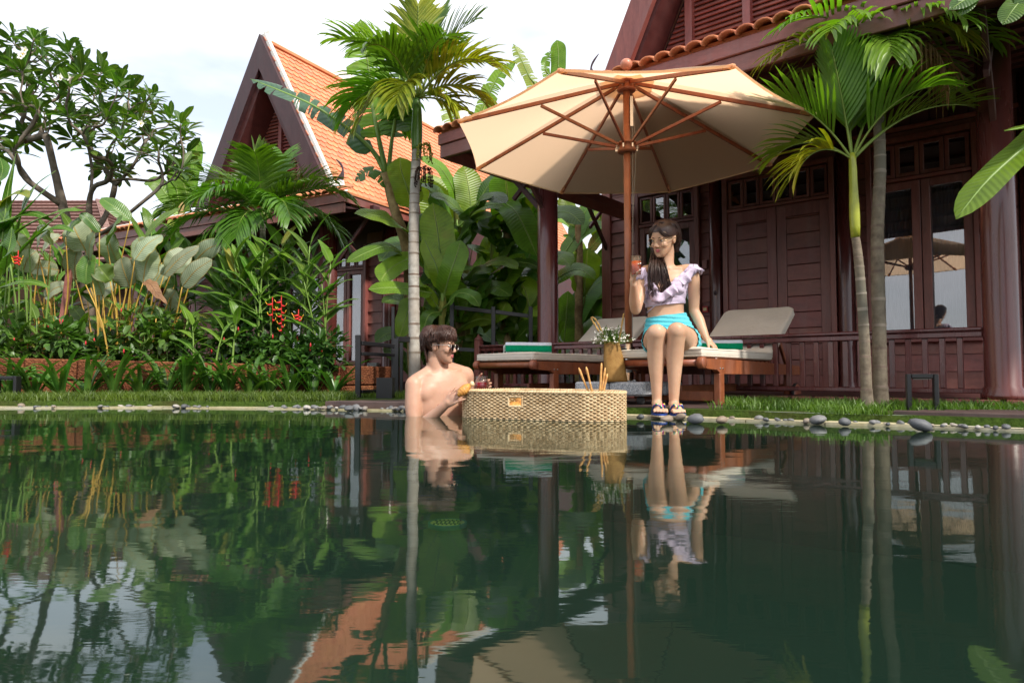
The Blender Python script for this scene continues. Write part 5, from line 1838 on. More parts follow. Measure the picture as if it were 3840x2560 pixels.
for (pts, w, mat) in [([(40, 990, 6.3), (20, 850, 6.2), (30, 720, 6.2), (60, 575, 6.2)], 60, 'heliconia_leaf'), ([(0, 980, 6.3), (10, 900, 6.2), (20, 800, 6.2), (100, 690, 6.2)], 110, 'heliconia_leaf'), ([(-40, 900, 6.3), (40, 840, 6.2), (120, 760, 6.1), (190, 690, 6.1)], 70, 'heliconia_leaf'),
                      ([(10, 920, 6.2), (90, 850, 6.1), (200, 800, 6.0), (330, 765, 6.0)], 55, 'heliconia_leaf'), ([(-60, 860, 6.2), (40, 820, 6.1), (120, 800, 6.1), (200, 830, 6.0)], 66, 'heliconia_leaf'), ([(60, 960, 6.2), (130, 890, 6.1), (210, 850, 6.0), (280, 870, 6.0)], 70, 'heliconia_leaf'),
                      ([(20, 1010, 6.1), (30, 950, 6.0), (40, 900, 6.0), (45, 850, 6.0)], 75, 'heliconia_leaf'), ([(-20, 800, 6.3), (30, 740, 6.2), (80, 720, 6.2), (110, 740, 6.1)], 70, 'heliconia_yellow'), ([(120, 900, 6.5), (180, 840, 6.4), (250, 790, 6.4), (320, 790, 6.4)], 60, 'heliconia_leaf'), ([(0, 1080, 6.2), (60, 1060, 6.1), (130, 1060, 6.0), (190, 1080, 6.0)], 50, 'heliconia_leaf'),
                      ([(-60, 760, 6.3), (-10, 690, 6.2), (10, 640, 6.2), (0, 590, 6.2)], 90, 'heliconia_leaf'), ([(60, 900, 6.4), (80, 800, 6.3), (130, 700, 6.3), (210, 640, 6.3)], 60, 'heliconia_leaf')]:
    px_leaf(H2, pts, w, mat, rh, up=V(-.1, -.5, .8), prof=prof_lance)
for i in range(9):
    x = rh.uniform(-40, 140); f = bedz(at(x, 1340, 6.4)); b = at(x + rh.uniform(-40, 60), rh.uniform(880, 1000), 6.25)
    mb = MB(); mb.tube(smooth_path([f, f.lerp(b, .5) + V(.03, 0, 0), b], 6), [.012, .011, .010, .009, .008, .007, .006], 6); mb.build('stalk', 'stem_green', H2)
for (x, y, L) in [(68, 960, .08)]:
    lobster_flower(H2, at(x, y, 6.0), L, rh, 6)

# more leaf mass between and behind: ginger-like clumps
H3 = thing('ginger_clump', bedz(at(640, 1350, 7.2)), 'leafy green ginger thicket behind the calathea stalks', 'plant')
for i in range(30):
    x = rh.uniform(-60, 1180); Y = rh.uniform(7.2, 7.7)
    f = bedz(at(x, 1350, Y)); h = at(x, rh.uniform(860, 1060), Y).z - .29
    heliconia(H3, f, h, V(rh.uniform(-.15, .15), 0, 0), 7, .46, .13, 'heliconia_leaf', rh)

H4 = thing('ginger_clump', bedz(at(520, 1350, 6.45)), 'loose low ginger shoots standing between the yellow stalks', 'plant')
for i in range(15):
    x = lerp(20, 900, (i + rh.random()) / 15); Y = rh.uniform(6.3, 6.6)
    f = bedz(at(x, 1350, Y)); h = at(x, rh.uniform(1190, 1270), Y).z - .29
    heliconia(H4, f, max(.14, h), V(rh.uniform(-.1, .1), 0, 0), 5, .28, .09, 'heliconia_leaf', rh)

# ---------------------------------------------------------------- low shrubs with red buds
def leaf_cloud(n, centres, rnd, L, W):
    """many small pointed leaves, numpy built: each a folded quad pair"""
    vs = []; fs = []; uv = []
    for i in range(n):
        c, rad = rnd.choice(centres)
        u = V(rnd.gauss(0, 1), rnd.gauss(0, 1), rnd.gauss(0, 1)).normalized()
        p = c + V(u.x * rad[0], u.y * rad[1], u.z * rad[2]) * rnd.uniform(.55, 1.0)
        d = (u * .8 + V(rnd.uniform(-.6, .6), rnd.uniform(-.6, .6), rnd.uniform(-.5, .35))).normalized()
        up = (V(0, 0, 1) + u * .4 + V(rnd.uniform(-.5, .5), rnd.uniform(-.5, .5), 0)).normalized()
        s = d.cross(up)
        if s.length < .05: continue
        s.normalize(); nr = s.cross(d)
        l = L * rnd.uniform(.6, 1.2); w = W * rnd.uniform(.7, 1.2)
        b = len(vs)
        vs += [p, p + d * l * .35 + s * w * .5 + nr * w * .18, p + d * l * .75 + s * w * .38 + nr * w * .1, p + d * l - nr * w * .15,
               p + d * l * .75 - s * w * .38 + nr * w * .1, p + d * l * .35 - s * w * .5 + nr * w * .18, p + d * l * .5]
        uv += [(.5, 0), (1, .35), (.9, .75), (.5, 1), (.1, .75), (0, .35), (.5, .5)]
        fs += [(b, b + 1, b + 6), (b + 1, b + 2, b + 6), (b + 2, b + 3, b + 6), (b + 3, b + 4, b + 6), (b + 4, b + 5, b + 6), (b + 5, b, b + 6)]
    mb = MB(); mb.add(vs, fs, uv)
    return mb
rs = random.Random(61)
shr = [(60, 1200, 6.35, 'red-budded shrub at the foot of the left heliconias'), (250, 1230, 6.4, 'dark leafy shrub below the drooping calathea leaves'), (430, 1260, 6.45, 'low shrub with red buds left of the yellow stalks'), (600, 1250, 6.55, 'dense shrub with single red buds right of the yellow stalks'),
       (760, 1270, 6.6, 'dark shrub with scattered red buds under the hanging stalks'), (900, 1260, 6.65, 'shrub with upright red bud at the middle of the bed'), (1060, 1260, 6.6, 'shrub with red buds below the big hanging flowers'), (1170, 1290, 6.45, 'rounded shrub with several red buds at the wall end')]
for (x, y, Y, lab) in shr:
    base = bedz(at(x, 1350, Y))
    t = thing('flowering_shrub', base, lab, 'shrub', 'low shrubs along the planter wall')
    cen = []
    ztop = at(x, y - 60, Y).z
    for k in range(7):
        cen.append((V(base.x + rs.uniform(-.26, .26), base.y + rs.uniform(-.12, .12), rs.uniform(.34, ztop - .02 - .22 * rs.random())), (.17, .15, .12)))
    o = leaf_cloud(430, cen, rs, .105, .050).build('foliage', 'shrub_leaf', t, 'stuff')
    mb = MB()
    for c, r_ in cen:
        mb.tube(smooth_path([base + V(rs.uniform(-.04, .04), rs.uniform(-.03, .03), 0), base.lerp(c, .5) + V(rs.uniform(-.04, .04), 0, 0), c], 5), [.006, .005, .005, .004, .003, .002], 5)
    mb.build('stem', 'stem_green', t)
    for k in range(3):
        c, r_ = rs.choice(cen); p = c + V(rs.uniform(-.12, .12), -.13, r_[2] * rs.uniform(.7, 1.0))
        MB().lathe(p, [(.003, -.018), (.005, -.006), (.008, .0), (.007, .009), (.004, .020), (.001, .027)], 8).build('bud', 'bud_red', t)
# slanting brown post in the bed
sp = MB(); sp.beam(at(222, 1290, 6.55), at(262, 1010, 6.7), .05, .05, bev=.004)
tag(sp.build('garden_post', 'house_wood'), 'slanting red brown timber post among the calathea stalks', 'post')

# ---------------------------------------------------------------- spider lilies before the wall
rl = random.Random(71)
lily = [(40, 1.0, 'at the hoop light on the left edge'), (130, 1.15, 'with long blades reaching over the wall at the left'), (235, .95, 'below the slanting post'), (330, .9, 'left of the bare patch of wall'), (430, 1.0, 'sprawling under the yellow stalks'), (530, .75, 'small and low before the wall'),
        (625, 1.1, 'with arching blades below the withered leaf'), (700, 1.0, 'in the middle of the row'), (790, 1.05, 'below the lone round leaf'), (860, 1.1, 'with upright bright blades'), (940, .95, 'left of the hanging red flowers'), (1010, .85, 'under the hanging red flowers'), (1090, .9, 'right of the hanging red flowers'), (1180, 1.1, 'next to the wall end'), (1255, .9, 'at the corner of the wall')]
for i, (x, sc, where) in enumerate(lily):
    k = (x + 100) / 1380
    Y = lerp(5.86, 6.46, k) - rl.uniform(.14, .24)
    c = V((x - 1920) / F_PX * Y, Y, .045)
    t = thing('spider_lily', c, 'spider lily clump ' + where, 'plant', 'spider lilies along the wall')
    for j in range(14):
        a = rl.uniform(0, 6.28); el = rl.uniform(.85, 1.35); L = sc * rl.uniform(.34, .60)
        d = V(math.cos(a) * math.cos(el), math.sin(a) * math.cos(el) * .6, math.sin(el)); p = c + V(math.cos(a) * .02, math.sin(a) * .02, 0)
        hd = V(math.cos(a), math.sin(a) * .6, 0); pts = [p.copy()]
        bend = rl.uniform(.25, .75)
        for s in range(5):
            p = p + d * (L / 5); pts.append(p.copy())
            d = (d + V(0, 0, -bend * (.2 + .22 * s)) + hd * .12).normalized()
        m2 = MB(); blade(m2, pts, rl.uniform(.034, .052), prof_strap, V(0, 0, 1) - hd * .4, .45, 9, 1, 0, 0, rl)
        m2.build('leaf', 'lily_leaf', t)

# ---------------------------------------------------------------- frangipani
rf = random.Random(83)
FY = 8.4
outline = [(-120, 60), (10, 70), (100, 90), (190, 190), (270, 140), (330, 230), (440, 260), (520, 300), (600, 400), (680, 440), (740, 590), (640, 660), (560, 620), (480, 700), (400, 640), (300, 560), (200, 480), (80, 560), (-60, 620), (-140, 560)]
ft = thing('frangipani_tree', V((330 - 1920) / F_PX * FY, FY, .05), 'frangipani tree with forked bare branches and leaf rosettes against the sky', 'tree')
tips = []
tries = 0
while len(tips) < 118 and tries < 9000:
    tries += 1
    x, y = rf.uniform(-140, 740), rf.uniform(60, 720)
    if not in_poly(x, y, outline): continue
    Y = FY + rf.uniform(-1.0, 1.0)
    p = at(x, y, Y)
    if all((p - q).length > .26 for q in tips): tips.append(p)
nodes = []   # (point, parent index, dir)
def addpath(par, pts):
    for p in pts:
        nodes.append([p, par, 0]); par = len(nodes) - 1
    return par
nodes.append([V((330 - 1920) / F_PX * FY, FY, .05), -1, 0])
s1 = addpath(0, [at(330, 1100, FY), at(335, 900, FY), at(335, 760, FY), at(345, 650, FY), at(330, 540, FY - .1), at(320, 430, FY - .1)])
s2 = addpath(1, [at(270, 900, FY - .2), at(235, 770, FY - .25), at(205, 640, FY - .3), at(175, 520, FY - .3), at(165, 420, FY - .3)])
s3 = addpath(2, [at(400, 800, FY + .2), at(430, 700, FY + .3), at(500, 620, FY + .2), at(540, 540, FY + .2)])
s4 = addpath(8, [at(120, 690, FY - .5), at(40, 580, FY - .5), at(-40, 500, FY - .4)])
s5 = addpath(2, [at(420, 850, FY - .3), at(520, 770, FY - .5), at(600, 700, FY - .5)])
root = nodes[3][0]
tips.sort(key=lambda p: (p - root).length)
tip_nodes = []
for tp_ in tips:
    best = None; bd = 1e9
    for i, (p, pr, _) in enumerate(nodes):
        if i < 2: continue
        dv = tp_ - p
        if dv.length < .16: continue
        cost = dv.length + max(0, .15 - dv.z) * 1.2
        pp = nodes[pr][0] if pr >= 0 else p - V(0, 0, 1)
        cs = (p - pp).normalized().dot(dv.normalized())
        cost *= 1 + .5 * max(0, .5 - cs)
        if cost < bd: bd = cost; best = i
    p0 = nodes[best][0]; pr = nodes[best][1]
    d0 = (p0 - nodes[pr][0]).normalized() if pr >= 0 else V(0, 0, 1)
    L = (tp_ - p0).length
    out_d = ((tp_ - p0).normalized() + V(0, 0, .5)).normalized()
    m1 = p0 + ((d0 * .4 + (tp_ - p0).normalized() + V(rf.uniform(-.3, .3), rf.uniform(-.3, .3), -.15))).normalized() * L * .36
    m2_ = tp_ - out_d * L * .3
    k = addpath(best, [m1, m2_, tp_])
    tip_nodes.append(k)
for k in tip_nodes:
    i = k
    while i >= 0:
        nodes[i][2] += 1; i = nodes[i][1]
def brad(n): return .0075 * max(1, n) ** .47
# branches: chains from each fork
kids = {}
for i, nd in enumerate(nodes): kids.setdefault(nd[1], []).append(i)
done = set()
def chain(start, frm):
    pts = []; rad = []
    if frm >= 0: pts.append(nodes[frm][0]); rad.append(min(brad(nodes[frm][2]), brad(nodes[start][2]) * 1.15))
    i = start
    while True:
        pts.append(nodes[i][0]); rad.append(brad(nodes[i][2]))
        ch = sorted(kids.get(i, []), key=lambda c: -nodes[c][2])
        for c in ch[1:]: todo.append((c, i))
        if not ch: break
        i = ch[0]
    return pts, rad
todo = [(0, -1)]; first = True
while todo:
    s_, f_ = todo.pop(0)
    pts, rad = chain(s_, f_)
    n = max(4, len(pts) * 4)
    sp_ = smooth_path(pts, n)
    rr = [np.interp(i / n * (len(rad) - 1), range(len(rad)), rad) * rf.uniform(.93, 1.07) for i in range(n + 1)]
    mb = MB(); mb.tube(sp_, rr, 8 if rad[0] > .02 else 6)
    mb.build('trunk' if first else 'branch', 'frangipani_bark', ft); first = False
# rosettes: the leaves of the foremost ones are pieces, the rest one crown
def frangi_leaf(mb, c, ax, a, L, W, el, rnd):
    x = ax.orthogonal().normalized(); y = ax.cross(x)
    hd = x * math.cos(a) + y * math.sin(a)
    d = (hd * math.cos(el) + ax * math.sin(el)).normalized()
    p = c + d * .02; pts = [p.copy()]
    for s in range(4):
        p = p + d * (L / 4); pts.append(p.copy()); d = (d + V(0, 0, -.10)).normalized()
    blade(mb, pts, W, prof_obov, ax, .28, 7, 1, 0, 0, rnd)
order = sorted(range(len(tip_nodes)), key=lambda i: nodes[tip_nodes[i]][0].y)
crown = MB(); leaf_count = 0
for i in order:
    k = tip_nodes[i]; c = nodes[k][0]; ax = ((c - nodes[nodes[k][1]][0]).normalized() + V(0, 0, .5)).normalized()
    nl = rf.randint(9, 14)
    for j in range(nl):
        a = j * 2.4 + rf.uniform(-.3, .3); el = lerp(-.15, 1.05, j / nl) + rf.uniform(-.15, .15)
        L = rf.uniform(.15, .26); W = L * rf.uniform(.30, .38)
        if leaf_count < 300:
            mb = MB(); frangi_leaf(mb, c - ax * (.05 * (1 - j / nl)), ax, a, L, W, el, rf); mb.build('leaf', 'frangipani_leaf', ft)
        else:
            frangi_leaf(crown, c - ax * (.05 * (1 - j / nl)), ax, a, L, W, el, rf)
        leaf_count += 1
crown.build('crown', 'frangipani_leaf', ft, 'stuff')
for (x, y) in [(88, 205), (95, 190), (80, 212), (240, 285), (255, 292), (228, 292), (530, 465)]:
    p = at(x, y, FY - 1.05); mb = MB()
    for j in range(5):
        a = j * 1.2566; d = V(math.cos(a), -.35, math.sin(a))
        mb.cur = 0; blade(mb, [p, p + d * .022, p + d * .042], .030, prof_obov, V(0, -1, 0), .1, 5, 1, 0)
    mb.cur = 1; mb.ellipsoid(p + V(0, -.012, 0), .008, nu=8, nv=5)
    mb.build('flower', ['petal_white', 'petal_yellow'], ft)

# green masses beyond the houses, low on the skyline between the pillar and the wall
for (px, py, Y, rx, rz, lab) in [(2240, 1270, 13, .9, .7, 'light green bush far behind, between pillar and villa wall'), (1290, 1180, 9.8, .0, .0, '')]:
    if not lab: continue
    c = at(px, py, Y); t = thing('background_bush', V(c.x, c.y, .05), lab, 'bush')
    cen = [(c + V(rs.uniform(-rx, rx), rs.uniform(-.3, .3), rs.uniform(-rz, rz)), (.3, .3, .28)) for _ in range(12)]
    leaf_cloud(1500, cen, rs, .12, .06).build('foliage', 'far_leaf', t, 'stuff')
    MB().tube([V(c.x, c.y, .05), c], [.05, .02], 6).build('stem', 'frangipani_bark', t)
# hedge and trees across the pool, behind the camera: seen only as reflections in the window panes
for i, (x, y, h) in enumerate([(-9, -14, 2.4), (-5.5, -14.5, 3.0), (-2, -14, 2.2), (1.5, -14.5, 2.8), (5, -14, 2.3), (-13, -13, 3.2)]):
    t = thing('hedge_shrub', V(x, y, .05), 'dense green shrub of the hedge across the pool', 'shrub', 'hedge across the pool')
    cen = [(V(x + rs.uniform(-1.6, 1.6), y + rs.uniform(-.4, .4), rs.uniform(.3, h)), (.6, .5, .5)) for _ in range(14)]
    leaf_cloud(900, cen, rs, .34, .18).build('foliage', 'far_leaf', t, 'stuff')
    MB().tube([V(x, y, .05), V(x, y, h)], [.08, .03], 6).build('stem', 'frangipani_bark', t)
# ------------------------------------------------------------------ parasol
UC = V(.795, 4.65, 0)
um = thing('parasol', UC + V(0, 0, .06), 'large octagonal beige parasol with teak ribs over the loungers', 'parasol')
RIM = [V(UC.x + 1.20 * math.cos(3.457 - k * math.pi / 4), UC.y + 1.20 * math.sin(3.457 - k * math.pi / 4), 0) for k in range(8)]
for p in RIM: p.z = 1.843 - .012 * (p.x - UC.x) - .032 * (p.y - UC.y)
APEX = UC + V(0, 0, 2.315)
# canopy: eight cloth gores with a little sag between the ribs and a hanging hem
mb = MB()
NR, NA = 12, 8
for k in range(8):
    A, B = RIM[k], RIM[(k + 1) % 8]
    vs = []
    for i in range(NR + 1):
        f = i / NR
        for j in range(NA + 1):
            g = j / NA
            chord = A.lerp(B, g)
            p = APEX.lerp(chord, f)
            sg = math.sin(math.pi * g) * f
            p = p + V(0, 0, -.012 * sg + .018 * math.sin(math.pi * f) * (1 - math.sin(math.pi * g)))
            ctr = V(UC.x, UC.y, p.z)
            p = p + (ctr - p).normalized() * (.022 * sg * f)
            vs.append(p)
    fs = []
    for i in range(NR):
        for j in range(NA):
            a = i * (NA + 1) + j
            fs.append((a, a + 1, a + NA + 2, a + NA + 1))
    mb.add(vs, fs)
    hem = []
    for j in range(NA + 1):
        p = vs[NR * (NA + 1) + j]; hem += [p + V(0, 0, .001), p + V(0, 0, -.012) + (V(UC.x, UC.y, p.z) - p).normalized() * .006]
    mb.add(hem, [(2 * j, 2 * j + 1, 2 * j + 3, 2 * j + 2) for j in range(NA)])
can = mb.build('canopy', 'canopy_cloth', um)
# small vent cap on top
mb = MB()
for k in range(8):
    A, B = RIM[k], RIM[(k + 1) % 8]
    q = [APEX + V(0, 0, .045), APEX.lerp(A, .17) + V(0, 0, .02), APEX.lerp(B, .17) + V(0, 0, .02)]
    mb.add(q, [(0, 1, 2)])
mb.build('vent_cap', 'canopy_cloth', can)
MB().tube([UC + V(0, 0, .36), UC + V(0, 0, 1.0), UC + V(0, 0, 2.30)], .0245, 20).build('pole', 'teak', um)
sl_ = MB().tube([UC + V(0, 0, .19), UC + V(0, 0, .46)], .0285, 20); sl_.build('pole_sleeve', 'steel', um)
MB().ellipsoid(UC + V(0, 0, 2.405), (.042, .042, .04)).build('finial_ball', 'ball_wood', um)
hub_t, hub_b = UC + V(0, 0, 2.245), UC + V(0, 0, 1.815)
for c, nm in ((hub_t, 'upper_hub'), (hub_b, 'lower_hub')):
    MB().lathe(c, [(.055, -.035), (.066, -.028), (.066, -.012), (.058, -.008), (.058, .020), (.066, .024), (.066, .036), (.05, .042)], 16).build(nm, 'teak', um)
for k in range(8):
    d = (RIM[k] - UC); d.z = 0; d.normalize()
    a = hub_t + d * .060 + V(0, 0, .012); b = RIM[k] + V(0, 0, -.012) + (a - RIM[k]).normalized() * .035
    rb_ = MB().beam(a, b, .016, .027, bev=.004).build('rib', 'teak', um)
    m = a.lerp(b, .52)
    MB().beam(hub_b + d * .058 + V(0, 0, .015), m + V(0, 0, -.02), .014, .022, bev=.003).build('strut', 'teak', um)
    # pocket of cloth at the rib end, brass pivots at the hubs
    pk = MB().beam(b.lerp(a, .055), RIM[k] + V(0, 0, -.008), .032, .026, bev=.008); pk.build('rib_pocket', 'canopy_cloth', um)
    for h in (hub_t, hub_b):
        MB().beam(h + d * .052, h + d * .082, .010, .030).build('bracket', 'steel', um)
MB().beam(UC + V(.03, -.02, 1.96), UC + V(.03, -.02, 2.17), .012, .02).build('pulley', 'steel', um)
MB().tube(smooth_path([UC + V(.035, -.02, 2.0), UC + V(.032, -.03, 1.5), UC + V(.028, -.02, .9), UC + V(.02, -.028, .5)], 12), .0022, 5).build('cord', 'cord_grey', um)
MB().tube(smooth_path([UC + V(.045, -.02, 2.0), UC + V(.055, -.03, 1.78), UC + V(.032, -.02, 1.3)], 8), .0022, 5).build('cord', 'cord_grey', um)
kn = MB(); kn.tube([UC + V(-.02, -.02, .42), UC + V(-.065, -.05, .42)], .009, 8); kn.ellipsoid(UC + V(-.075, -.055, .425), (.018, .018, .024)); kn.build('clamp_knob', 'black_metal', um)

# granite base on castors
gb = thing('granite_stand', UC + V(0, 0, .06), 'square speckled granite parasol base on black castors', 'parasol base')
lw, ll_ = V(.77, -.64, 0).normalized(), V(.64, .77, 0).normalized()
lrot = Matrix((lw, ll_, V(0, 0, 1))).transposed()
for sx in (-1, 1):
    for sy in (-1, 1):
        MB().box(UC + lw * (.135 * sx) + ll_ * (.135 * sy) + V(0, 0, .160), (.262, .262, .088), lrot, .012).build('slab', 'granite', gb)
        wc = UC + lw * (.2 * sx) + ll_ * (.2 * sy) + V(0, 0, .087)
        MB().lathe(wc, [(.0, -.012), (.026, -.012), (.028, 0), (.026, .012), (.0, .012)], 14, Matrix.Rotation(math.pi / 2, 3, 'X'), cap=False).build('castor', 'rubber', gb)
MB().lathe(UC + V(0, 0, .205), [(.06, 0), (.06, .008), (.036, .012), (.034, .06), (.03, .06)], 18).build('collar', 'steel', gb)
for sx in (-1, 1):
    MB().ellipsoid(UC + lw * .1 * sx - ll_ * .1 + V(0, 0, .212), (.012, .012, .010), nu=10, nv=6).build('bolt', 'steel', gb)

# ------------------------------------------------------------------ sun loungers
def make_lounger(loc, label):
    """local frame: x across, y from the foot end to the head, z up"""
    ang = math.atan2(lw.y, lw.x)
    t = thing('sun_lounger', loc, label, 'sun lounger', 'sun loungers on the deck', rot=(0, 0, ang), local=True)
    W = .60
    for sx in (-1, 1):
        x = sx * (W / 2 - .02)
        # side rail with a rounded nose, slimmer towards the head
        mb = MB()
        prof = [(.02, .350), (.02, .302), (.05, .288), (.20, .282), (.26, .256), (1.95, .250), (1.95, .318), (1.25, .335), (.35, .350)]
        mb.prism([V(x - .018, y, z) for y, z in (prof if sx else prof)], (.036, 0, 0))
        mb.build('side_rail', 'teak', t)
        nose = MB().lathe(V(x - .02,   .015, .324), [(.0, 0), (.034, 0), (.036, .004), (.036, .036), (.034, .04), (.0, .04)], 18, Matrix.Rotation(math.pi / 2, 3, 'Y'), cap=False)
        nose.build('rail_nose', 'teak', t)
        MB().box((x, .27, .160), (.042, .07, .20), None, .004).build('leg', 'teak', t)
        MB().box((x, 1.58, .175), (.042, .06, .17), None, .004).build('leg', 'teak', t)
        w = MB().lathe(V(x + sx * .045 - .014, 1.64, .092), [(.0, 0), (.084, 0), (.090, .005), (.090, .023), (.084, .028), (.0, .028)], 28, Matrix.Rotation(math.pi / 2, 3, 'Y'), cap=False)
        wo = w.build('wheel', 'teak', t)
        MB().lathe(V(x + sx * .045 - .013, 1.64, .092), [(.088, 0), (.094, .004), (.094, .022), (.088, .026)], 28, Matrix.Rotation(math.pi / 2, 3, 'Y'), cap=False).build('tyre', 'rubber', wo)
        MB().ellipsoid(V(x + sx * .062, 1.64, .092), (.006, .010, .010), nu=8, nv=6).build('wheel_bolt', 'steel', wo)
        for yy in (.25, .29, 1.56, 1.60):
            MB().ellipsoid(V(x + sx * .019, yy, .29), (.003, .007, .007), nu=8, nv=6).build('screw', 'steel', t)
    MB().tube([V(-W / 2 + .02, .02, .324), V(W / 2 - .02, .02, .324)], .022, 14).build('foot_rail', 'teak', t)
    MB().box((0, .27, .115), (W - .10, .022, .065), None, .004).build('stretcher', 'teak', t)
    MB().box((0, 1.58, .150), (W - .10, .022, .06), None, .004).build('stretcher', 'teak', t)
    MB().box((0, .93, .155), (.022, 1.26, .055), None, .004).build('stretcher', 'teak', t)
    for k in range(14):
        MB().box((0, .09 + k * .085, .342), (W - .082, .055, .016), None, .003).build('slat', 'teak', t)
    # tilted back: frame, slats, prop
    hy, hz, an = 1.24, .342, R(34)
    rr = Matrix.Rotation(an, 3, 'X')
    def bp(x, s, o): return V(x, hy, hz) + rr @ V(0, s, o)
    for sx in (-1, 1):
        MB().box(bp(sx * .245, .32, -.005), (.03, .66, .04), rr, .004).build('back_rail', 'teak', t)
        MB().beam(bp(sx * .21, .40, -.03), V(sx * .21, 1.80, .30), .02, .03).build('prop', 'teak', t)
    for k in range(8):
        MB().box(bp(0, .06 + k * .078, .012), (W - .085, .055, .014), rr, .003).build('slat', 'teak', t)
    MB().box(bp(0, .655, .0), (W - .06, .03, .045), rr, .008).build('head_rail', 'teak', t)
    # mattress in two cushions
    def cushion(L0, L1, m3, org, nm):
        mb = MB(); nx, ny = 18, 22; T = .066; hw = W / 2 - .012
        grid = {}
        vs = []; fs = []
        def pt(i, j, top):
            u = -1 + 2 * i / nx; v = j / ny
            u = math.copysign(1 - (1 - abs(u)) ** 1.8, u); v = .5 + .5 * math.copysign(1 - (1 - abs(2 * v - 1)) ** 1.8, v - .5)
            ex = 1 - abs(u) ** 22; ey = 1 - abs(2 * v - 1) ** 40
            z = T / 2 + (T / 2) * (.62 + .38 * (ex * ey) ** .5) * (1 if top else -1)
            z += .004 * math.sin(v * 11 + u * 2) * (ex * ey) if top else 0
            rx = hw * (1 - .02 * (1 - ey))
            # round the head-end corners in plan
            cr = 1.0
            if nm == 'back_cushion' and v > .9: cr = 1 - .16 * ((v - .9) / .1) ** 3 * (abs(u) ** 3)
            return org + m3 @ V(u * rx * cr, lerp(L0, L1, v), z)
        for top in (1, 0):
            for j in range(ny + 1):
                for i in range(nx + 1):
                    grid[(i, j, top)] = len(vs); vs.append(pt(i, j, top))
        for top in (1, 0):
            for j in range(ny):
                for i in range(nx):
                    q = [grid[(i, j, top)], grid[(i + 1, j, top)], grid[(i + 1, j + 1, top)], grid[(i, j + 1, top)]]
                    fs.append(tuple(q if top else reversed(q)))
        edge = [(i, 0) for i in range(nx)] + [(nx, j) for j in range(ny)] + [(i, ny) for i in range(nx, 0, -1)] + [(0, j) for j in range(ny, 0, -1)]
        for (a, b2) in zip(edge, edge[1:] + edge[:1]):
            fs.append((grid[(*a, 0)], grid[(*b2, 0)], grid[(*b2, 1)], grid[(*a, 1)]))
        mb.add(vs, fs)
        o = mb.build(nm, 'cushion_cloth', t)
        pip = MB(); 
        for top in (1, 0):
            pip.tube([vs[grid[(*e, top)]] for e in edge] + [vs[grid[(*edge[0], top)]]], .0028, 5, cap=False)
        pip.build('piping', 'cushion_cloth', o)
        return o
    cushion(.01, 1.235, Matrix.Identity(3), V(0, 0, .353), 'seat_cushion')
    cushion(.012, .70, rr, V(0, hy, hz) + rr @ V(0, 0, .022), 'back_cushion')
    return t
lg1 = make_lounger((.92, 4.29, .0), 'teak sun lounger with cream cushion that the woman sits on')
lg2 = make_lounger((-.066, 5.195, .0), 'teak sun lounger with cream cushion and one folded towel, nobody on it')

# folded striped towels
def towel(c, rotz, label, w=.36, d=.24, h=.088):
    t = thing('folded_towel', c, label, 'towel', 'folded striped towels', rot=(0, 0, rotz), local=True)
    n = 3
    bands = [(0, .16, 'towel_white'), (.16, .72, 'towel_green'), (.72, 1.0, 'towel_white')]
    mb = MB()
    # stacked folds, each a flat rounded slab; colour bands run along the roll
    prof = []
    for i in range(36):
        a = 2 * math.pi * i / 36
        ca, sa = math.cos(a), math.sin(a)
        r = (abs(ca) ** 6 + abs(sa) ** 4) ** (-1 / 5)
        prof.append((d / 2 * r * ca, h / 2 + h / 2 * r * sa))
    xs = [-w / 2, -w / 2 + .008, -w / 4, 0, w / 4, w / 2 - .008, w / 2]
    vs = []; fs = []
    for i, x in enumerate(xs):
        s = .94 if i in (0, len(xs) - 1) else 1.0
        for (y, z) in prof: vs.append(V(x, y * s, h / 2 + (z - h / 2) * s + .002 * math.sin(x * 60)))
    k = len(prof)
    mats = []
    for i in range(len(xs) - 1):
        for j in range(k):
            j2 = (j + 1) % k
            fs.append((i * k + j, i * k + j2, (i + 1) * k + j2, (i + 1) * k + j))
    mb.add(vs, fs + [tuple(reversed(range(k))), tuple((len(xs) - 1) * k + j for j in range(k))])
    for fi, f in enumerate(mb.f):
        zc = sum(mb.v[i][2] for i in f) / len(f) / h
        yc = sum(mb.v[i][1] for i in f) / len(f)
        mb.m[fi] = 1 if (.12 < zc < .66) else 0
    mb.build('cloth', ['towel_white', 'towel_green'], t)
    fr_ = MB(); rr = random.Random(3)
    for i in range(14):
        y = rr.uniform(-.10, -.02); z = rr.uniform(.02, .075)
        fr_.tube([V(-w / 2, y, z), V(-w / 2 - .012, y - .006, z - .006), V(-w / 2 - .016, y - .008, z - .025)], .003, 5)
    fr_.build('fringe', 'fringe_white', t)
    return t
towel(at(1985, 1319, 5.30) + V(0, .12, 0) + V(0, 0, .0), R(-3), 'green and white striped towel folded on the empty lounger')
towel(V(1.50, 5.02, .417), R(-14), 'green and white striped towel half hidden behind the seated woman')
for o in SC.objects:
    if o.name.startswith('folded_towel') and o.location.x < 1: o.location.z = .418

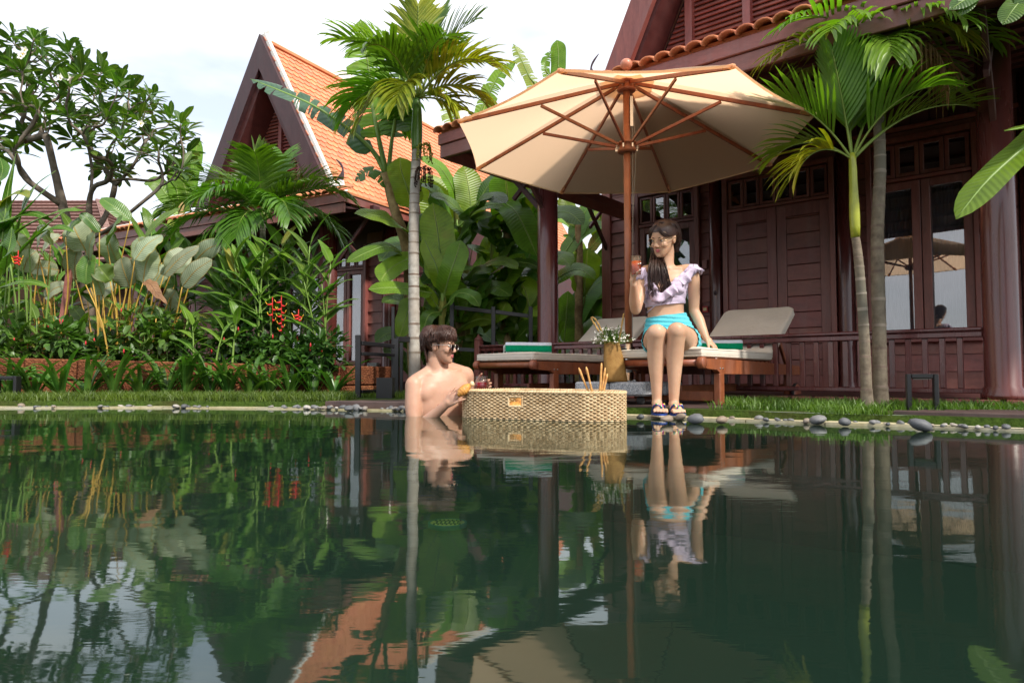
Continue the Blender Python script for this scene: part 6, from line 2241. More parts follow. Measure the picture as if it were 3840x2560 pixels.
# ------------------------------------------------------------------ straw bag with flowers
bgc = UC + V(-.115, -.19, .205)
bag = thing('straw_bag', bgc, 'tall woven straw bag with rope handles standing on the granite base', 'bag')
prof = [(.066, 0.0), (.070, .01), (.067, .08), (.060, .16), (.052, .22), (.047, .262)]
mb = MB()
vs = []; uv = []; NB = 28
for i in range(15):
    k = i / 14; h = k * .262
    r = np.interp(h, [p[1] for p in prof], [p[0] for p in prof])
    for j in range(NB):
        a = 2 * math.pi * j / NB
        ca, sa = math.cos(a), math.sin(a)
        q = (abs(ca) ** 3 + abs(sa) ** 3) ** (-1 / 3)
        vs.append(bgc + V(r * q * ca * 1.05 - .03 * k, r * q * sa * .72, h)); uv.append((j / NB, k * .55))
mb.add(vs, [(i * NB + j, i * NB + (j + 1) % NB, (i + 1) * NB + (j + 1) % NB, (i + 1) * NB + j) for i in range(14) for j in range(NB)] + [tuple(reversed(range(NB)))], uv)
mb.build('body', 'woven_straw', bag)
def rope(pts, r, parent, mat='rope_straw', name='handle'):
    sp = smooth_path(pts, 40); mb = MB()
    for s in range(2):
        q = []
        for i, p in enumerate(sp):
            t = (sp[min(i + 1, 40)] - sp[max(i - 1, 0)]).normalized(); x = t.orthogonal().normalized(); y = t.cross(x)
            a = i * .9 + s * math.pi
            q.append(p + (x * math.cos(a) + y * math.sin(a)) * r * .55)
        mb.tube(q, r * .62, 6)
    return mb.build(name, mat, parent)
T_ = bgc + V(-.03, 0, .25)
rope([T_ + V(-.035, -.02, -.05), T_ + V(-.06, -.03, .06), T_ + V(-.105, -.02, .155), T_ + V(-.13, .01, .165), T_ + V(-.09, .02, .10), T_ + V(-.02, .03, -.02)], .0055, bag)
rope([T_ + V(.035, -.03, -.05), T_ + V(.055, -.03, .06), T_ + V(.075, -.02, .17), T_ + V(.082, .0, .19), T_ + V(.072, .02, .12), T_ + V(.04, .03, -.02)], .0055, bag)
fb = thing('flower_bunch', T_, 'bunch of tiny white flowers and thin leaves in the straw bag', 'flowers')
rq = random.Random(9); lm = MB(); wm = MB()
for i in range(150):
    a = rq.uniform(0, 6.28); el = rq.uniform(.15, 1.3); L = rq.uniform(.06, .125)
    d = V(math.cos(a) * math.cos(el) * 1.1, math.sin(a) * math.cos(el) * .8, math.sin(el)); p = T_ + V(rq.uniform(-.03, .03), rq.uniform(-.02, .02), -.01)
    lm.cur = 1; lm.tube([p, p + d * L * .6, p + d * L + V(0, 0, -.008)], .0012, 3); lm.cur = 0
    for k in range(3):
        q = p + d * L * rq.uniform(.4, 1); e = (d + V(rq.uniform(-.8, .8), rq.uniform(-.8, .8), rq.uniform(-.4, .6))).normalized()
        blade(lm, [q, q + e * .016, q + e * rq.uniform(.026, .045)], .007, prof_lance, V(0, 0, 1), .2, 3, 1, 0)
    if rq.random() < .75:
        for k in range(2):
            wm.ellipsoid(p + d * (L + .004) + V(rq.uniform(-.008, .008), rq.uniform(-.008, .008), rq.uniform(-.004, .006)), (.0058, .0058, .0045), nu=6, nv=4)
lm.build('leaves', ['lily_leaf', 'stem_green'], fb, 'stuff'); wm.build('blossoms', 'petal_white', fb, 'stuff')
for i in range(9):
    a = rq.uniform(2.4, 4.0); d = V(math.cos(a), -.3, rq.uniform(-.35, .25)).normalized(); m2 = MB()
    blade(m2, [T_, T_ + d * .06, T_ + d * rq.uniform(.10, .15) + V(0, 0, -.02)], .008, prof_lance, V(0, 0, 1), .2, 6, 1, 0); m2.build('grass_leaf', 'lily_leaf', fb)

# ------------------------------------------------------------------ floating wicker tray
TP = [(-.285, 4.07), (-.215, 3.94), (.05, 3.795), (.30, 3.665), (.41, 3.625), (.565, 3.665), (.615, 3.78), (.50, 4.04), (.24, 4.24), (-.02, 4.38), (-.20, 4.28)]
loop = TP + TP[:1]
def closed_spline(P, n):
    N = len(P); out = []
    for i in range(n):
        t = i / n * N; k = int(t); u = t - k
        a, b, c, d = [V(*P[(k + o) % N], 0) for o in (-1, 0, 1, 2)]
        out.append(.5 * ((2 * b) + (c - a) * u + (2 * a - 5 * b + 4 * c - d) * u * u + (3 * b - a - 3 * c + d) * u ** 3))
    return out
dense = closed_spline(TP, 600)
cum = [0.0]
for a, b in zip(dense, dense[1:] + dense[:1]): cum.append(cum[-1] + (b - a).length)
PERI = cum[-1]
def tray_at(s):
    s = s % PERI
    i = int(np.searchsorted(cum, s, side='right')) - 1; i = min(i, 599)
    k = (s - cum[i]) / max(1e-9, cum[i + 1] - cum[i])
    a = dense[i]; b = dense[(i + 1) % 600]
    p = a.lerp(b, k); t = (b - a).normalized()
    return p, V(t.y, -t.x, 0)        # point, outward normal (loop runs anticlockwise seen from above)
tr = thing('wicker_tray', V(.15, 3.95, 0), 'floating oval wicker tray with handle slot and breakfast inside', 'tray')
NST = 132; ds = PERI / NST
# where is the front handle
hs = min(range(600), key=lambda i: (dense[i] - V((1930 - 1920) / F_PX * 3.80, 3.80, 0)).length); hs = cum[hs]
def in_handle(s, z): 
    d = abs((s - hs + PERI / 2) % PERI - PERI / 2)
    return d < .044 and .074 < z < .128
mb = MB()
ROWH = .0098; z = -.035; row = 0
while z < .148:
    for w0 in range(NST):
        pts = []
        for k in range(5):
            s = (w0 + k / 4) * ds
            p, nn = tray_at(s)
            off = math.sin(math.pi * (s / ds) ) * (.0052 if row % 2 else -.0052)
            pts.append(p + nn * (off + .001) + V(0, 0, z))
        if in_handle((w0 + .5) * ds, z): continue
        mb.tube(pts, [.0050] * 5, 6, cap=False)
    z += ROWH; row += 1
for w0 in range(NST):
    p, nn = tray_at((w0) * ds)
    if in_handle(w0 * ds, .1):
        mb.tube([p + V(0, 0, -.03), p + V(0, 0, .072)], .0034, 5); mb.tube([p + V(0, 0, .129), p + V(0, 0, .148)], .0034, 5)
    else:
        mb.tube([p + V(0, 0, -.035), p + V(0, 0, .05), p + V(0, 0, .148)], .0036, 5)
mb.build('weave', 'rattan', tr, 'stuff')
# braided rim, handle binding, woven floor
mb = MB()
for s_ in range(3):
    pts = []
    for i in range(NST * 3 + 1):
        s = i / (NST * 3) * PERI; p, nn = tray_at(s); a = i * .75 + s_ * 2.094
        pts.append(p + nn * (.008 * math.cos(a)) + V(0, 0, .1535 + .0065 * math.sin(a)))
    mb.tube(pts, .0056, 6, cap=False)
mb.build('rim', 'rattan', tr)
mb = MB(); q = []
for (dsx, zz) in [(-.044, .074), (-.044, .128), (.044, .128), (.044, .074), (-.044, .074)]:
    p, nn = tray_at(hs + dsx); q.append(p + nn * .002 + V(0, 0, zz))
for a, b in zip(q, q[1:]): mb.tube([a.lerp(b, i / 6) for i in range(7)], .0068, 8)
mb.build('handle_binding', 'rattan', tr)
mb = MB(); pl = [tray_at(i / 80 * PERI)[0] + V(0, 0, .022) for i in range(80)]
mb.smooth = False; mb.add(pl, [tuple(range(80))]); mb.build('floor', 'woven_straw', tr)
mb = MB()
inner = [tray_at(i / 160 * PERI) for i in range(160)]
vs = [p - nn * .006 + V(0, 0, zz) for zz in (-.03, .15) for (p, nn) in inner]
fs = []
for i in range(160):
    s = (i + .5) / 160 * PERI
    j = (i + 1) % 160
    if abs((s - hs + PERI / 2) % PERI - PERI / 2) < .046:
        continue
    fs.append((i, j, 160 + j, 160 + i))
mb.add(vs, fs, [(i / 160 * 12, zz * 6) for zz in (0, 1) for i in range(160)]); mb.build('lining', 'woven_straw', tr)

# ------------------------------------------------------------------ breakfast
def crescent(c, L, r, yaw, tilt=0, bend=.6, rings=16, segs=7):
    """croissant: bent tapered roll with stepped layers"""
    m3 = Matrix.Rotation(yaw, 3, 'Z') @ Matrix.Rotation(tilt, 3, 'Y')
    pts = []; rad = []
    for i in range(rings * 2 + 1):
        k = i / (rings * 2); a = (k - .5) * 2 * bend
        pts.append(Vector(c) + m3 @ V(L / 2 * math.sin(a) / math.sin(bend), L * .35 * (1 - math.cos(a)), 0))
        e = math.sin(math.pi * lerp(.06, .94, k)) ** .75
        st = (k * segs) % 1.0
        rad.append(r * e * (1 + .10 * (1 - st)))
    return MB().tube(pts, rad, 12)
for i, (x, y, yaw, lab) in enumerate([(.02, 3.90, .4, 'golden croissant seen through the tray handle'), (.12, 3.98, -.5, 'golden croissant at the back of the tray heap'), (-.06, 4.0, 1.2, 'golden croissant lying at the tray end'), (.06, 3.93, -1.0, 'golden croissant leaning on another inside the tray')]):
    tag(crescent((x, y, .062 + .02 * (i % 2)), .13, .034, yaw, .3 * (i % 2)).build('croissant', 'croissant'), lab, 'croissant', 'croissants in the tray')
jc = at(2240, 1462, 3.92); jc.z = .024
jar = thing('breadstick_glass', jc, 'small clear glass holding breadsticks inside the wicker tray', 'glass')
MB().lathe(jc, [(.028, 0), (.030, .004), (.034, .145), (.0325, .145), (.029, .008), (.0, .006)], 24, cap=False).build('bowl', 'clear_glass', jar)
rz = random.Random(2)
sticks = [(2170, 1378), (2198, 1375), (2256, 1360), (2270, 1378), (2278, 1400), (2212, 1432)]
sl_labels = ['leftmost leaning thin breadstick in the glass', 'leaning breadstick next to the outer thin one', 'tallest upright breadstick in the glass', 'upright breadstick behind the tallest one', 'short breadstick leaning towards the straw bag', 'shortest pale breadstick low in the glass']
for (x, y), lab in zip(sticks, sl_labels):
    tip = at(x, y, 3.90 + rz.uniform(-.02, .03)); foot = jc + V((x - 2232) * -.00012, rz.uniform(-.012, .012), .012)
    sp = smooth_path([foot, foot.lerp(tip, .5) + V(rz.uniform(-.006, .006), 0, 0), tip], 14)
    tag(MB().tube(sp, [.0062 * rz.uniform(.85, 1.2) for _ in range(14)] + [.003], 8).build('breadstick', 'breadstick'), lab, 'breadstick', 'breadsticks in the glass')
rj = thing('pineapple_slice_plate', V(.10, 4.08, .024), 'dark red jam dish behind the croissants in the tray', 'dish')
MB().lathe(V(.10, 4.08, .024), [(.03, 0), (.05, .02), (.055, .05), (.052, .05), (.045, .02), (.0, .012)], 20, cap=False).build('bowl', 'clear_glass', rj)
MB().lathe(V(.10, 4.08, .036), [(.0, 0), (.044, 0), (.046, .02), (.0, .02)], 20, cap=False).build('jam', 'red_juice', rj)
rj.name = 'jam_dish'

def tumbler(name, c, r, h, fill, juice_mat, label, tilt=None):
    t = thing(name, c, label, 'glass')
    m3 = tilt if tilt is not None else Matrix.Identity(3)
    MB().lathe(c, [(.0, .002), (r * .90, 0), (r * .93, .004), (r, h), (r * .95, h), (r * .87, .010), (.0, .009)], 28, m3, cap=False).build('tumbler', 'clear_glass', t)
    MB().lathe(c, [(.0, .0105), (r * .86, .0105), (r * lerp(.86, .945, fill), h * fill), (.0, h * fill)], 28, m3, cap=False).build('drink', juice_mat, t)
    return t
WG = at(2386, 1036, 4.16); MG = at(1804, 1462, 4.52)
tumbler('juice_glass', WG, .033, .124, .74, 'orange_juice', 'tumbler of orange juice in the woman\'s raised hand')
tumbler('juice_glass', MG, .042, .092, .56, 'red_juice', 'short tumbler of red juice in the man\'s far hand')

# ------------------------------------------------------------------ fence, lights, box
fn = thing('steel_fence', V(-1.37, 6.0, .05), 'low black steel fence of posts and rails before the left villa', 'fence')
def fpost(px, y0, y1, Y, w=.045): MB().beam(at(px, y1, Y), at(px, y0, Y), w, w, up=(1, 0, 0), bev=.003).build('post', 'black_metal', fn)
def frail(x0, y0, Y0, x1, y1, Y1, h=.03): MB().beam(at(x0, y0, Y0), at(x1, y1, Y1), .03, h, bev=.003).build('rail', 'black_metal', fn)
fpost(1343, 1256, 1490, 5.95); fpost(1485, 1268, 1488, 6.35, .05); fpost(1505, 1285, 1488, 6.35, .03)
frail(1354, 1286, 5.96, 1478, 1298, 6.34, .035); frail(1354, 1326, 5.96, 1478, 1331, 6.34, .03); frail(1354, 1468, 5.96, 1478, 1464, 6.34)
fpost(1474, 1150, 1480, 6.6, .03)
frail(1490, 1272, 6.36, 1540, 1272, 6.5, .05)
f2 = thing('steel_fence', V(-.6, 7.2, .05), 'black steel fence crossing in front of the banana stems', 'fence')
for px in (1695, 1850, 1990):
    MB().beam(at(px, 1480, 7.0), at(px, 1130 if px < 1800 else 1150, 7.0), .042, .042, up=(1, 0, 0), bev=.003).build('post', 'black_metal', f2)
for y0, y1 in ((1153, 1185), (1308, 1325)):
    MB().beam(at(1704, y0, 7.0), at(1842, (y0 + y1) / 2, 7.0), .03, .04, bev=.003).build('rail', 'black_metal', f2)
    MB().beam(at(1858, (y0 + y1) / 2, 7.0), at(1982, y1, 7.0), .03, .04, bev=.003).build('rail', 'black_metal', f2)
MB().beam(at(1600, 1395, 6.98), at(1688, 1310, 6.98), .03, .03).build('brace', 'black_metal', f2)
bx_ = thing('garden_box', atz(1441, 1494, .05), 'dark grey square planter box standing by the black fence', 'box')
c = atz(1441, 1494, .05)
mb = MB()
for (dx, sx) in ((-.064, .006), (.064, .006)): mb.box(c + V(dx, .06, .088), (sx, .134, .176))
for (dy, sy) in ((-.004, .006), (.124, .006)): mb.box(c + V(0, dy, .088), (.122, sy, .176))
mb.build('shell', 'black_metal', bx_); MB().box(c + V(0, .06, .15), (.12, .116, .01)).build('soil', 'soil', bx_)
def hoop_light(c, w, h, label, yaw=0.0):
    t = thing('hoop_light', c, label, 'garden light', 'black hoop garden lights', rot=(0, 0, yaw), local=True)
    mb = MB(); b = .024; d = .085
    outer = [(-w / 2, 0), (w / 2, 0), (w / 2, h), (-w / 2, h)]
    mb.box((-w / 2 + b / 2, 0, h / 2), (b, d, h), None, .004); mb.box((w / 2 - b / 2, 0, h / 2), (b, d, h), None, .004)
    mb.box((0, 0, h - b / 2), (w - 2 * b - .002, d, b), None, .004); mb.box((0, 0, b / 2 - .008), (w - 2 * b - .002, d, b), None, .004)
    mb.build('frame', 'black_metal', t)
    plain('lamp_lens', (.25, .25, .24), .4) if 'lamp_lens' not in M else None
    MB().box((0, 0, h - b - .004), (w - 2 * b - .02, d * .6, .006)).build('lens', 'lamp_lens', t)
hoop_light(V(2.295, 3.83, .05), .155, .205, 'black square hoop light on the grass right of the twin palms', R(-25))
hoop_light(V((30 - 1920) / F_PX * 5.5, 5.5, .05), .17, .19, 'black square hoop light at the left end of the lilies', R(10))
# a second parasol across the pool, seen in the panes of the villa
def copy_parasol(loc, label):
    c = copy_tree(um); c.location = loc; c['label'] = label; c['group'] = 'beige parasols'
    return c
um['group'] = 'beige parasols'
copy_parasol(V(-5.2, -11.5, .25), 'beige parasol standing across the pool')
# ------------------------------------------------------------------ people
class Body(MB):
    def limb(s, pts, rad, n=14, caps=True):
        pts = [Vector(p) for p in pts]
        s.tube(pts, rad, n)
        if caps:
            s.ellipsoid(pts[0], rad[0], nu=n, nv=8); s.ellipsoid(pts[-1], rad[-1], nu=n, nv=8)
    def loft(s, secs, n=28):
        """secs: (centre, half-axis a, half-axis b) ellipses"""
        vs = []; N = len(secs)
        for c, a, b in secs:
            c, a, b = Vector(c), Vector(a), Vector(b)
            for k in range(n):
                t = 2 * math.pi * k / n
                ct, st = math.cos(t), math.sin(t)
                q = (abs(ct) ** 2.4 + abs(st) ** 2.4) ** (-1 / 2.4)
                vs.append(c + a * (ct * q) + b * (st * q))
        fs = [(i * n + k, i * n + (k + 1) % n, (i + 1) * n + (k + 1) % n, (i + 1) * n + k) for i in range(N - 1) for k in range(n)]
        fs += [tuple(reversed(range(n))), tuple((N - 1) * n + k for k in range(n))]
        s.add(vs, fs)

def smooth_rad(pts, rad, n):
    sp = smooth_path(pts, n)
    return sp, [float(np.interp(i / n * (len(rad) - 1), range(len(rad)), rad)) for i in range(n + 1)]

def head_frame(fwd, roll=0.0):
    f = Vector(fwd).normalized(); x = f.cross(V(0, 0, 1)).normalized(); u = x.cross(f)
    m = Matrix((x, f, u)).transposed()
    return m @ Matrix.Rotation(roll, 3, 'Y')

def add_head(b, c, m, s=1.0, male=False):
    def L(x, y, z): return Vector(c) + m @ V(x * s, y * s, z * s)
    def E(p, r): b.ellipsoid(L(*p), tuple(q * s for q in r), m, 20, 14)
    # skull and face as horizontal slices: height, half width, front, back
    sl = [(-.114, .014, .072, .045), (-.106, .026, .081, .028), (-.090, .038, .086, .004), (-.070, .047, .0875, -.022), (-.048, .0545, .0885, -.048), (-.024, .0605, .0905, -.072), (0, .066, .0915, -.094), (.028, .0695, .0945, -.107),
          (.056, .0715, .0915, -.111), (.084, .067, .078, -.101), (.104, .054, .054, -.080), (.118, .034, .022, -.050), (.124, .012, -.005, -.025)]
    b.loft([(L(0, (f_ + k_) / 2, z_), m @ V(a_ * s, 0, 0), m @ V(0, (f_ - k_) / 2 * s, 0)) for z_, a_, f_, k_ in sl], 32)
    for sx in (-1, 1):
        E((sx * .034, .062, -.026), (.024, .026, .022)); E((sx * .026, .084, .020), (.024, .010, .007))
        E((sx * .071, -.008, -.004), (.008, .018, .030)); E((sx * .075, -.016, .010), (.006, .012, .018))
        E((sx * .010, .101, -.034), (.0085, .010, .0075))
    E((0, .076, -.098), (.018, .014, .014))
    b.limb([L(0, .088, .014), L(0, .098, -.010), L(0, .108, -.029)], [.0076 * s, .0086 * s, .0104 * s], 10)
    E((0, .082, -.062), (.022, .011, .011))
    return L

def face_parts(parent, c, m, s, brow_mat, lipmat, male=False):
    def L(x, y, z): return Vector(c) + m @ V(x * s, y * s, z * s)
    for sx in (-1, 1):
        MB().ellipsoid(L(sx * .030, .081, .002), (.0125 * s, .006 * s, .0048 * s), m, 12, 8).build('eye', 'eye_white', parent)
        MB().ellipsoid(L(sx * .030, .0855, .002), (.0050 * s, .003 * s, .0046 * s), m, 10, 6).build('iris', 'eye_dark', parent)
        mb = MB(); mb.tube(smooth_path([L(sx * .014, .0935, .020), L(sx * .030, .090, .025), L(sx * .047, .078, .020)], 6), [.0018 * s, .003 * s, .0034 * s, .0032 * s, .0026 * s, .002 * s, .001 * s], 6, ell=.6); mb.build('eyebrow', brow_mat, parent)
        mb = MB(); mb.tube(smooth_path([L(sx * .018, .0875, .004), L(sx * .030, .0885, .0085), L(sx * .044, .080, .004)], 6), .0013 * s, 5); mb.build('eyelash', brow_mat, parent)
    mb = MB()
    mb.tube(smooth_path([L(-.021, .084, -.0615), L(-.008, .0935, -.0560), L(0, .0938, -.0578), L(.008, .0935, -.0560), L(.021, .084, -.0615)], 10), [.001 * s, .0024 * s, .0034 * s, .0040 * s, .0038 * s, .0036 * s, .0038 * s, .0040 * s, .0034 * s, .0024 * s, .001 * s], 8, ell=.7)
    mb.tube(smooth_path([L(-.019, .084, -.0635), L(0, .0930, -.0675), L(.019, .084, -.0635)], 8), [.001 * s, .0028 * s, .0040 * s, .0046 * s, .0048 * s, .0046 * s, .0040 * s, .0028 * s, .001 * s], 8, ell=.7)
    mb.build('lips', lipmat, parent)

def add_hand(b, wrist, d, nrm, side, s=1.0, curls=(.5, .6, .7, .8), spread=.10, thumb=(.6, .5), fl=1.0):
    """d: along the hand, nrm: back-of-hand normal, side: towards the thumb; curl bends fingers away from nrm"""
    d, nrm, side = Vector(d).normalized(), Vector(nrm).normalized(), Vector(side).normalized()
    pc = Vector(wrist) + d * .045 * s
    m = Matrix((side, d, nrm)).transposed()
    b.ellipsoid(pc, (.036 * s, .050 * s, .014 * s), m, 16, 10)
    b.limb([Vector(wrist), Vector(wrist) + d * .03 * s], [.023 * s, .024 * s])
    tips = []
    for i in range(4):
        off = (1.5 - i) * .0195 * s
        p = Vector(wrist) + d * (.082 - .004 * abs(i - 1)) * s + side * off
        dd = (d + side * ((1.5 - i) * spread)).normalized()
        lens = [(.040, .026, .020), (.044, .029, .021), (.041, .027, .021), (.032, .021, .018)][i]
        pts = [p - dd * .02 * s, p]; a = curls[i]
        ax = dd.copy()
        for k, l in enumerate(lens):
            bend = a * (.75 if k == 0 else 1.0)
            sd = ax.cross(nrm).normalized() if k == 0 else sd
            ax = (Matrix.Rotation(-bend, 3, sd) @ ax).normalized()
            p = p + ax * l * s * fl; pts.append(p.copy())
        b.limb(pts, [.0085 * s, .0088 * s, .0080 * s, .0074 * s, .0060 * s], 10)
        tips.append((pts[-1], ax))
    p = Vector(wrist) + d * .022 * s + side * .026 * s
    ax = (d * math.cos(thumb[0]) + side * math.sin(thumb[0]) - nrm * .25).normalized()
    pts = [p - ax * .01 * s, p]
    for k, l in enumerate((.034, .030, .026)):
        ax = (ax + (-nrm * thumb[1] + d * .12) * (.0 if k == 0 else .6)).normalized()
        p = p + ax * l * s; pts.append(p.copy())
    b.limb(pts, [.013 * s, .0125 * s, .0105 * s, .0092 * s, .007 * s], 10)
    tips.append((pts[-1], ax))
    return tips

def finish_body(b, name, mat, parent, fine=(), voxel=.0036, soft=24):
    """one skin over all the pieces; fine = (centre, radius) zones that keep their detail"""
    me0 = b.mesh('tmp', mat)
    o0 = bpy.data.objects.new('tmp', me0); COL.objects.link(o0)
    r = o0.modifiers.new('r', 'REMESH'); r.mode = 'VOXEL'; r.voxel_size = voxel; r.use_smooth_shade = True
    dg = bpy.context.evaluated_depsgraph_get()
    me = bpy.data.meshes.new_from_object(o0.evaluated_get(dg))
    bpy.data.objects.remove(o0)
    n = len(me.vertices)
    co = np.empty(n * 3); me.vertices.foreach_get('co', co); co = co.reshape(n, 3)
    ed = np.empty(len(me.edges) * 2, dtype=np.int64); me.edges.foreach_get('vertices', ed); ed = ed.reshape(-1, 2)
    deg = np.bincount(ed.ravel(), minlength=n).astype(float)[:, None]
    w = np.ones(n)
    for c, rad in fine:
        d = np.linalg.norm(co - np.array(c), axis=1) / rad
        w = np.minimum(w, np.clip((d - .85) / .35, .06, 1))
    w = w[:, None]
    for it in range(5 + soft):
        acc = np.zeros_like(co)
        for k in range(3):
            acc[:, k] = np.bincount(ed[:, 0], co[ed[:, 1], k], n) + np.bincount(ed[:, 1], co[ed[:, 0], k], n)
        f = .5 if it < 5 else .5 * w
        co = co + (acc / deg - co) * f
    me.vertices.foreach_set('co', co.ravel()); me.update()
    me.materials.clear(); me.materials.append(M[mat]); me.name = name
    me.polygons.foreach_set('use_smooth', [True] * len(me.polygons))
    return link(name, me, parent), me

def shell(me, keep, off, name, mat, parent, cuts=(), sub=None):
    """clothing: the body's own surface over a region, lifted by off and cut cleanly by planes (point, normal: normal side removed)"""
    bm = bmesh.new(); bm.from_mesh(me)
    bm.verts.ensure_lookup_table()
    dead = [v for v in bm.verts if not keep(v.co)]
    bmesh.ops.delete(bm, geom=dead, context='VERTS')
    for (p, n) in cuts:
        geom = bm.verts[:] + bm.edges[:] + bm.faces[:]
        bmesh.ops.bisect_plane(bm, geom=geom, plane_co=Vector(p), plane_no=Vector(n), clear_outer=True)
    bm.normal_update()
    for v in bm.verts: v.co += v.normal * (off(v.co) if callable(off) else off)
    m2 = bpy.data.meshes.new(name); bm.to_mesh(m2); bm.free()
    m2.materials.clear(); m2.materials.append(M[mat])
    m2.polygons.foreach_set('use_smooth', [True] * len(m2.polygons))
    o = link(name, m2, parent)
    so = o.modifiers.new('thickness', 'SOLIDIFY'); so.thickness = .003; so.offset = 1
    return o

def hair_cap(c, m, s, keep, grow=1.0, sub=3):
    bm = bmesh.new(); bmesh.ops.create_icosphere(bm, subdivisions=4, radius=1)
    for v in bm.verts:
        p = v.co.copy()
        v.co = V(p.x * .081, p.y * .1045 - .009, p.z * .092 + .036) * grow
    bmesh.ops.delete(bm, geom=[v for v in bm.verts if not keep(v.co)], context='VERTS')
    vs = [Vector(c) + m @ (v.co * s) for v in bm.verts]
    bm.verts.index_update()
    fs = [tuple(v.index for v in f.verts) for f in bm.faces]
    uv = [(math.atan2(v.co.x, v.co.y) * 2, v.co.z * 10) for v in bm.verts]
    bm.free()
    return vs, fs, uv

def strand(mb, pts, r0, r1, n=10, sides=5, flat=.55, up=None):
    sp = smooth_path(pts, n)
    rad = [lerp(r0, r1, (i / n) ** 1.6) * min(1, .35 + i / n * 4) for i in range(n + 1)]
    base = len(mb.uv)
    mb.tube(sp, rad, sides, ell=flat, up=up)

# ================================================================= the woman
WH = at(2490, 897, 4.38)
wm_f = V(-.70, -.68, -.30); wmat = head_frame(wm_f, R(-6))
wo = thing('person', V(1.02, 4.4, .43), 'woman in lilac ruffled top and turquoise shorts sitting with a drink on the lounger', 'person')
b = Body()
Lw = add_head(b, WH, wmat, .97)
# neck and trunk
nb = V(1.005, 4.435, .945)
b.limb(smooth_path([Lw(0, -.025, -.05), Lw(0, -.03, -.10), nb + V(0, .005, -.01)], 5), [.044, .0425, .042, .043, .048, .058], 18)
X = V(1, 0, 0); Yv = V(0, 1, 0)
secs = [(V(1.035, 4.46, .425), .150, .110), (V(1.035, 4.455, .47), .166, .122), (V(1.03, 4.45, .53), .160, .116), (V(1.015, 4.435, .59), .135, .096), (V(1.0, 4.425, .655), .114, .080), (V(.995, 4.425, .72), .120, .085),
        (V(.993, 4.43, .78), .130, .092), (V(.995, 4.435, .84), .138, .090), (V(.998, 4.44, .89), .140, .078), (V(1.0, 4.445, .925), .128, .062), (V(1.003, 4.445, .950), .085, .050), (V(1.004, 4.442, .968), .055, .045)]
ta = V(.995, -.10, 0)
b.loft([(c, ta * a, V(.10, .995, 0) * d_) for c, a, d_ in secs])
for sx in (-1, 1):
    b.ellipsoid(V(.990 + sx * .060, 4.355, .810), (.052, .045, .050))
    b.limb([nb + V(sx * .012, -.052, -.012), nb + V(sx * .07, -.045, -.004), nb + V(sx * .135, -.01, -.008)], [.007, .008, .008], 8)     # collar bones
# arms
LS_, LE, LWr = at(2592, 1020, 4.42), at(2602, 1166, 4.44), at(2648, 1268, 4.34)
b.limb(*smooth_rad([V(1.09, 4.44, .925), LS_, LS_.lerp(LE, .5) + V(.008, 0, 0), LE], [.040, .046, .040, .034], 12))
b.limb(*smooth_rad([LE, LE.lerp(LWr, .35) + V(.006, 0, 0), LWr], [.034, .036, .0225], 10))
RS_, RE_, RW_ = at(2420, 1022, 4.44), at(2384, 1160, 4.34), at(2376, 1068, 4.20)
b.limb(*smooth_rad([V(.91, 4.44, .925), RS_, RS_.lerp(RE_, .5), RE_], [.040, .045, .040, .036], 12))
b.limb(*smooth_rad([RE_, RE_.lerp(RW_, .35) + V(-.004, .0, 0), RW_], [.036, .036, .022], 10))
# left hand rests on the cushion edge, fingers hanging over it
tipsL = add_hand(b, LWr, V(.52, -.30, -.62), V(.55, -.55, .62), V(-.55, -.75, -.1), .92, (.35, .4, .45, .5), .08, (.55, .35))
# right hand wraps the tumbler
gx = WG + V(0, 0, .055)
tipsR = add_hand(b, RW_, V(-.16, -.10, 1.0), V(-.75, .60, .05), V(.05, -.85, .25), .92, (.62, .66, .70, .74), .05, (.75, .75))
# legs
hipR, hipL = V(.940, 4.40, .460), V(1.125, 4.40, .460)
kR, kL = at(2462, 1250, 4.02), at(2537, 1243, 3.99)
aR, aL = at(2464, 1506, 4.08), at(2527, 1510, 4.04)
for hp, kn_, an_ in ((hipR, kR, aR), (hipL, kL, aL)):
    b.limb(*smooth_rad([hp, hp.lerp(kn_, .45) + V(0, 0, -.006), hp.lerp(kn_, .85), kn_], [.094, .084, .064, .056], 14), n=18)
    b.ellipsoid(kn_ + V(0, -.018, .006), (.043, .038, .048))
    calf = kn_.lerp(an_, .33) + V(0, .022, 0)
    b.limb(*smooth_rad([kn_, calf, kn_.lerp(an_, .7) + V(0, .010, 0), an_], [.052, .053, .037, .0285], 16), n=18)
    for sx in (-1, 1): b.ellipsoid(an_ + V(sx * .024, .0, -.008), (.012, .014, .014))
def foot(b, an_, dirv, sgn):
    d = Vector(dirv).normalized(); sd = V(-d.y, d.x, 0)
    g = .030
    heel = V(an_.x, an_.y, g + .022) - d * .03; ball = V(an_.x, an_.y, g + .014) + d * .125
    b.ellipsoid(heel, (.027, .030, .024))
    b.limb(smooth_path([an_ + V(0, 0, -.005), V(an_.x, an_.y, an_.z - .03) + d * .045, ball + V(0, 0, .010)], 6), [.028, .030, .031, .031, .030, .028, .024], 14)
    b.limb([heel, ball], [.024, .028], 14)
    m = Matrix((d, sd, V(0, 0, 1))).transposed()
    b.ellipsoid(ball, (.036, .041, .018), m)
    for i in range(5):
        o = (2 - i) * .0165 * sgn
        base = ball + sd * o + d * .012; L = (.048, .045, .040, .034, .027)[i]
        r = (.0115, .0085, .008, .0076, .0072)[i]
        b.limb([base, base + d * L * .6 + V(0, 0, .006), base + d * L + V(0, 0, -.004)], [r, r, r * .9], 10)
    return ball, d, sd
fR = foot(b, aR, (-.10, -1, 0), 1); fL = foot(b, aL, (-.06, -1, 0), -1)
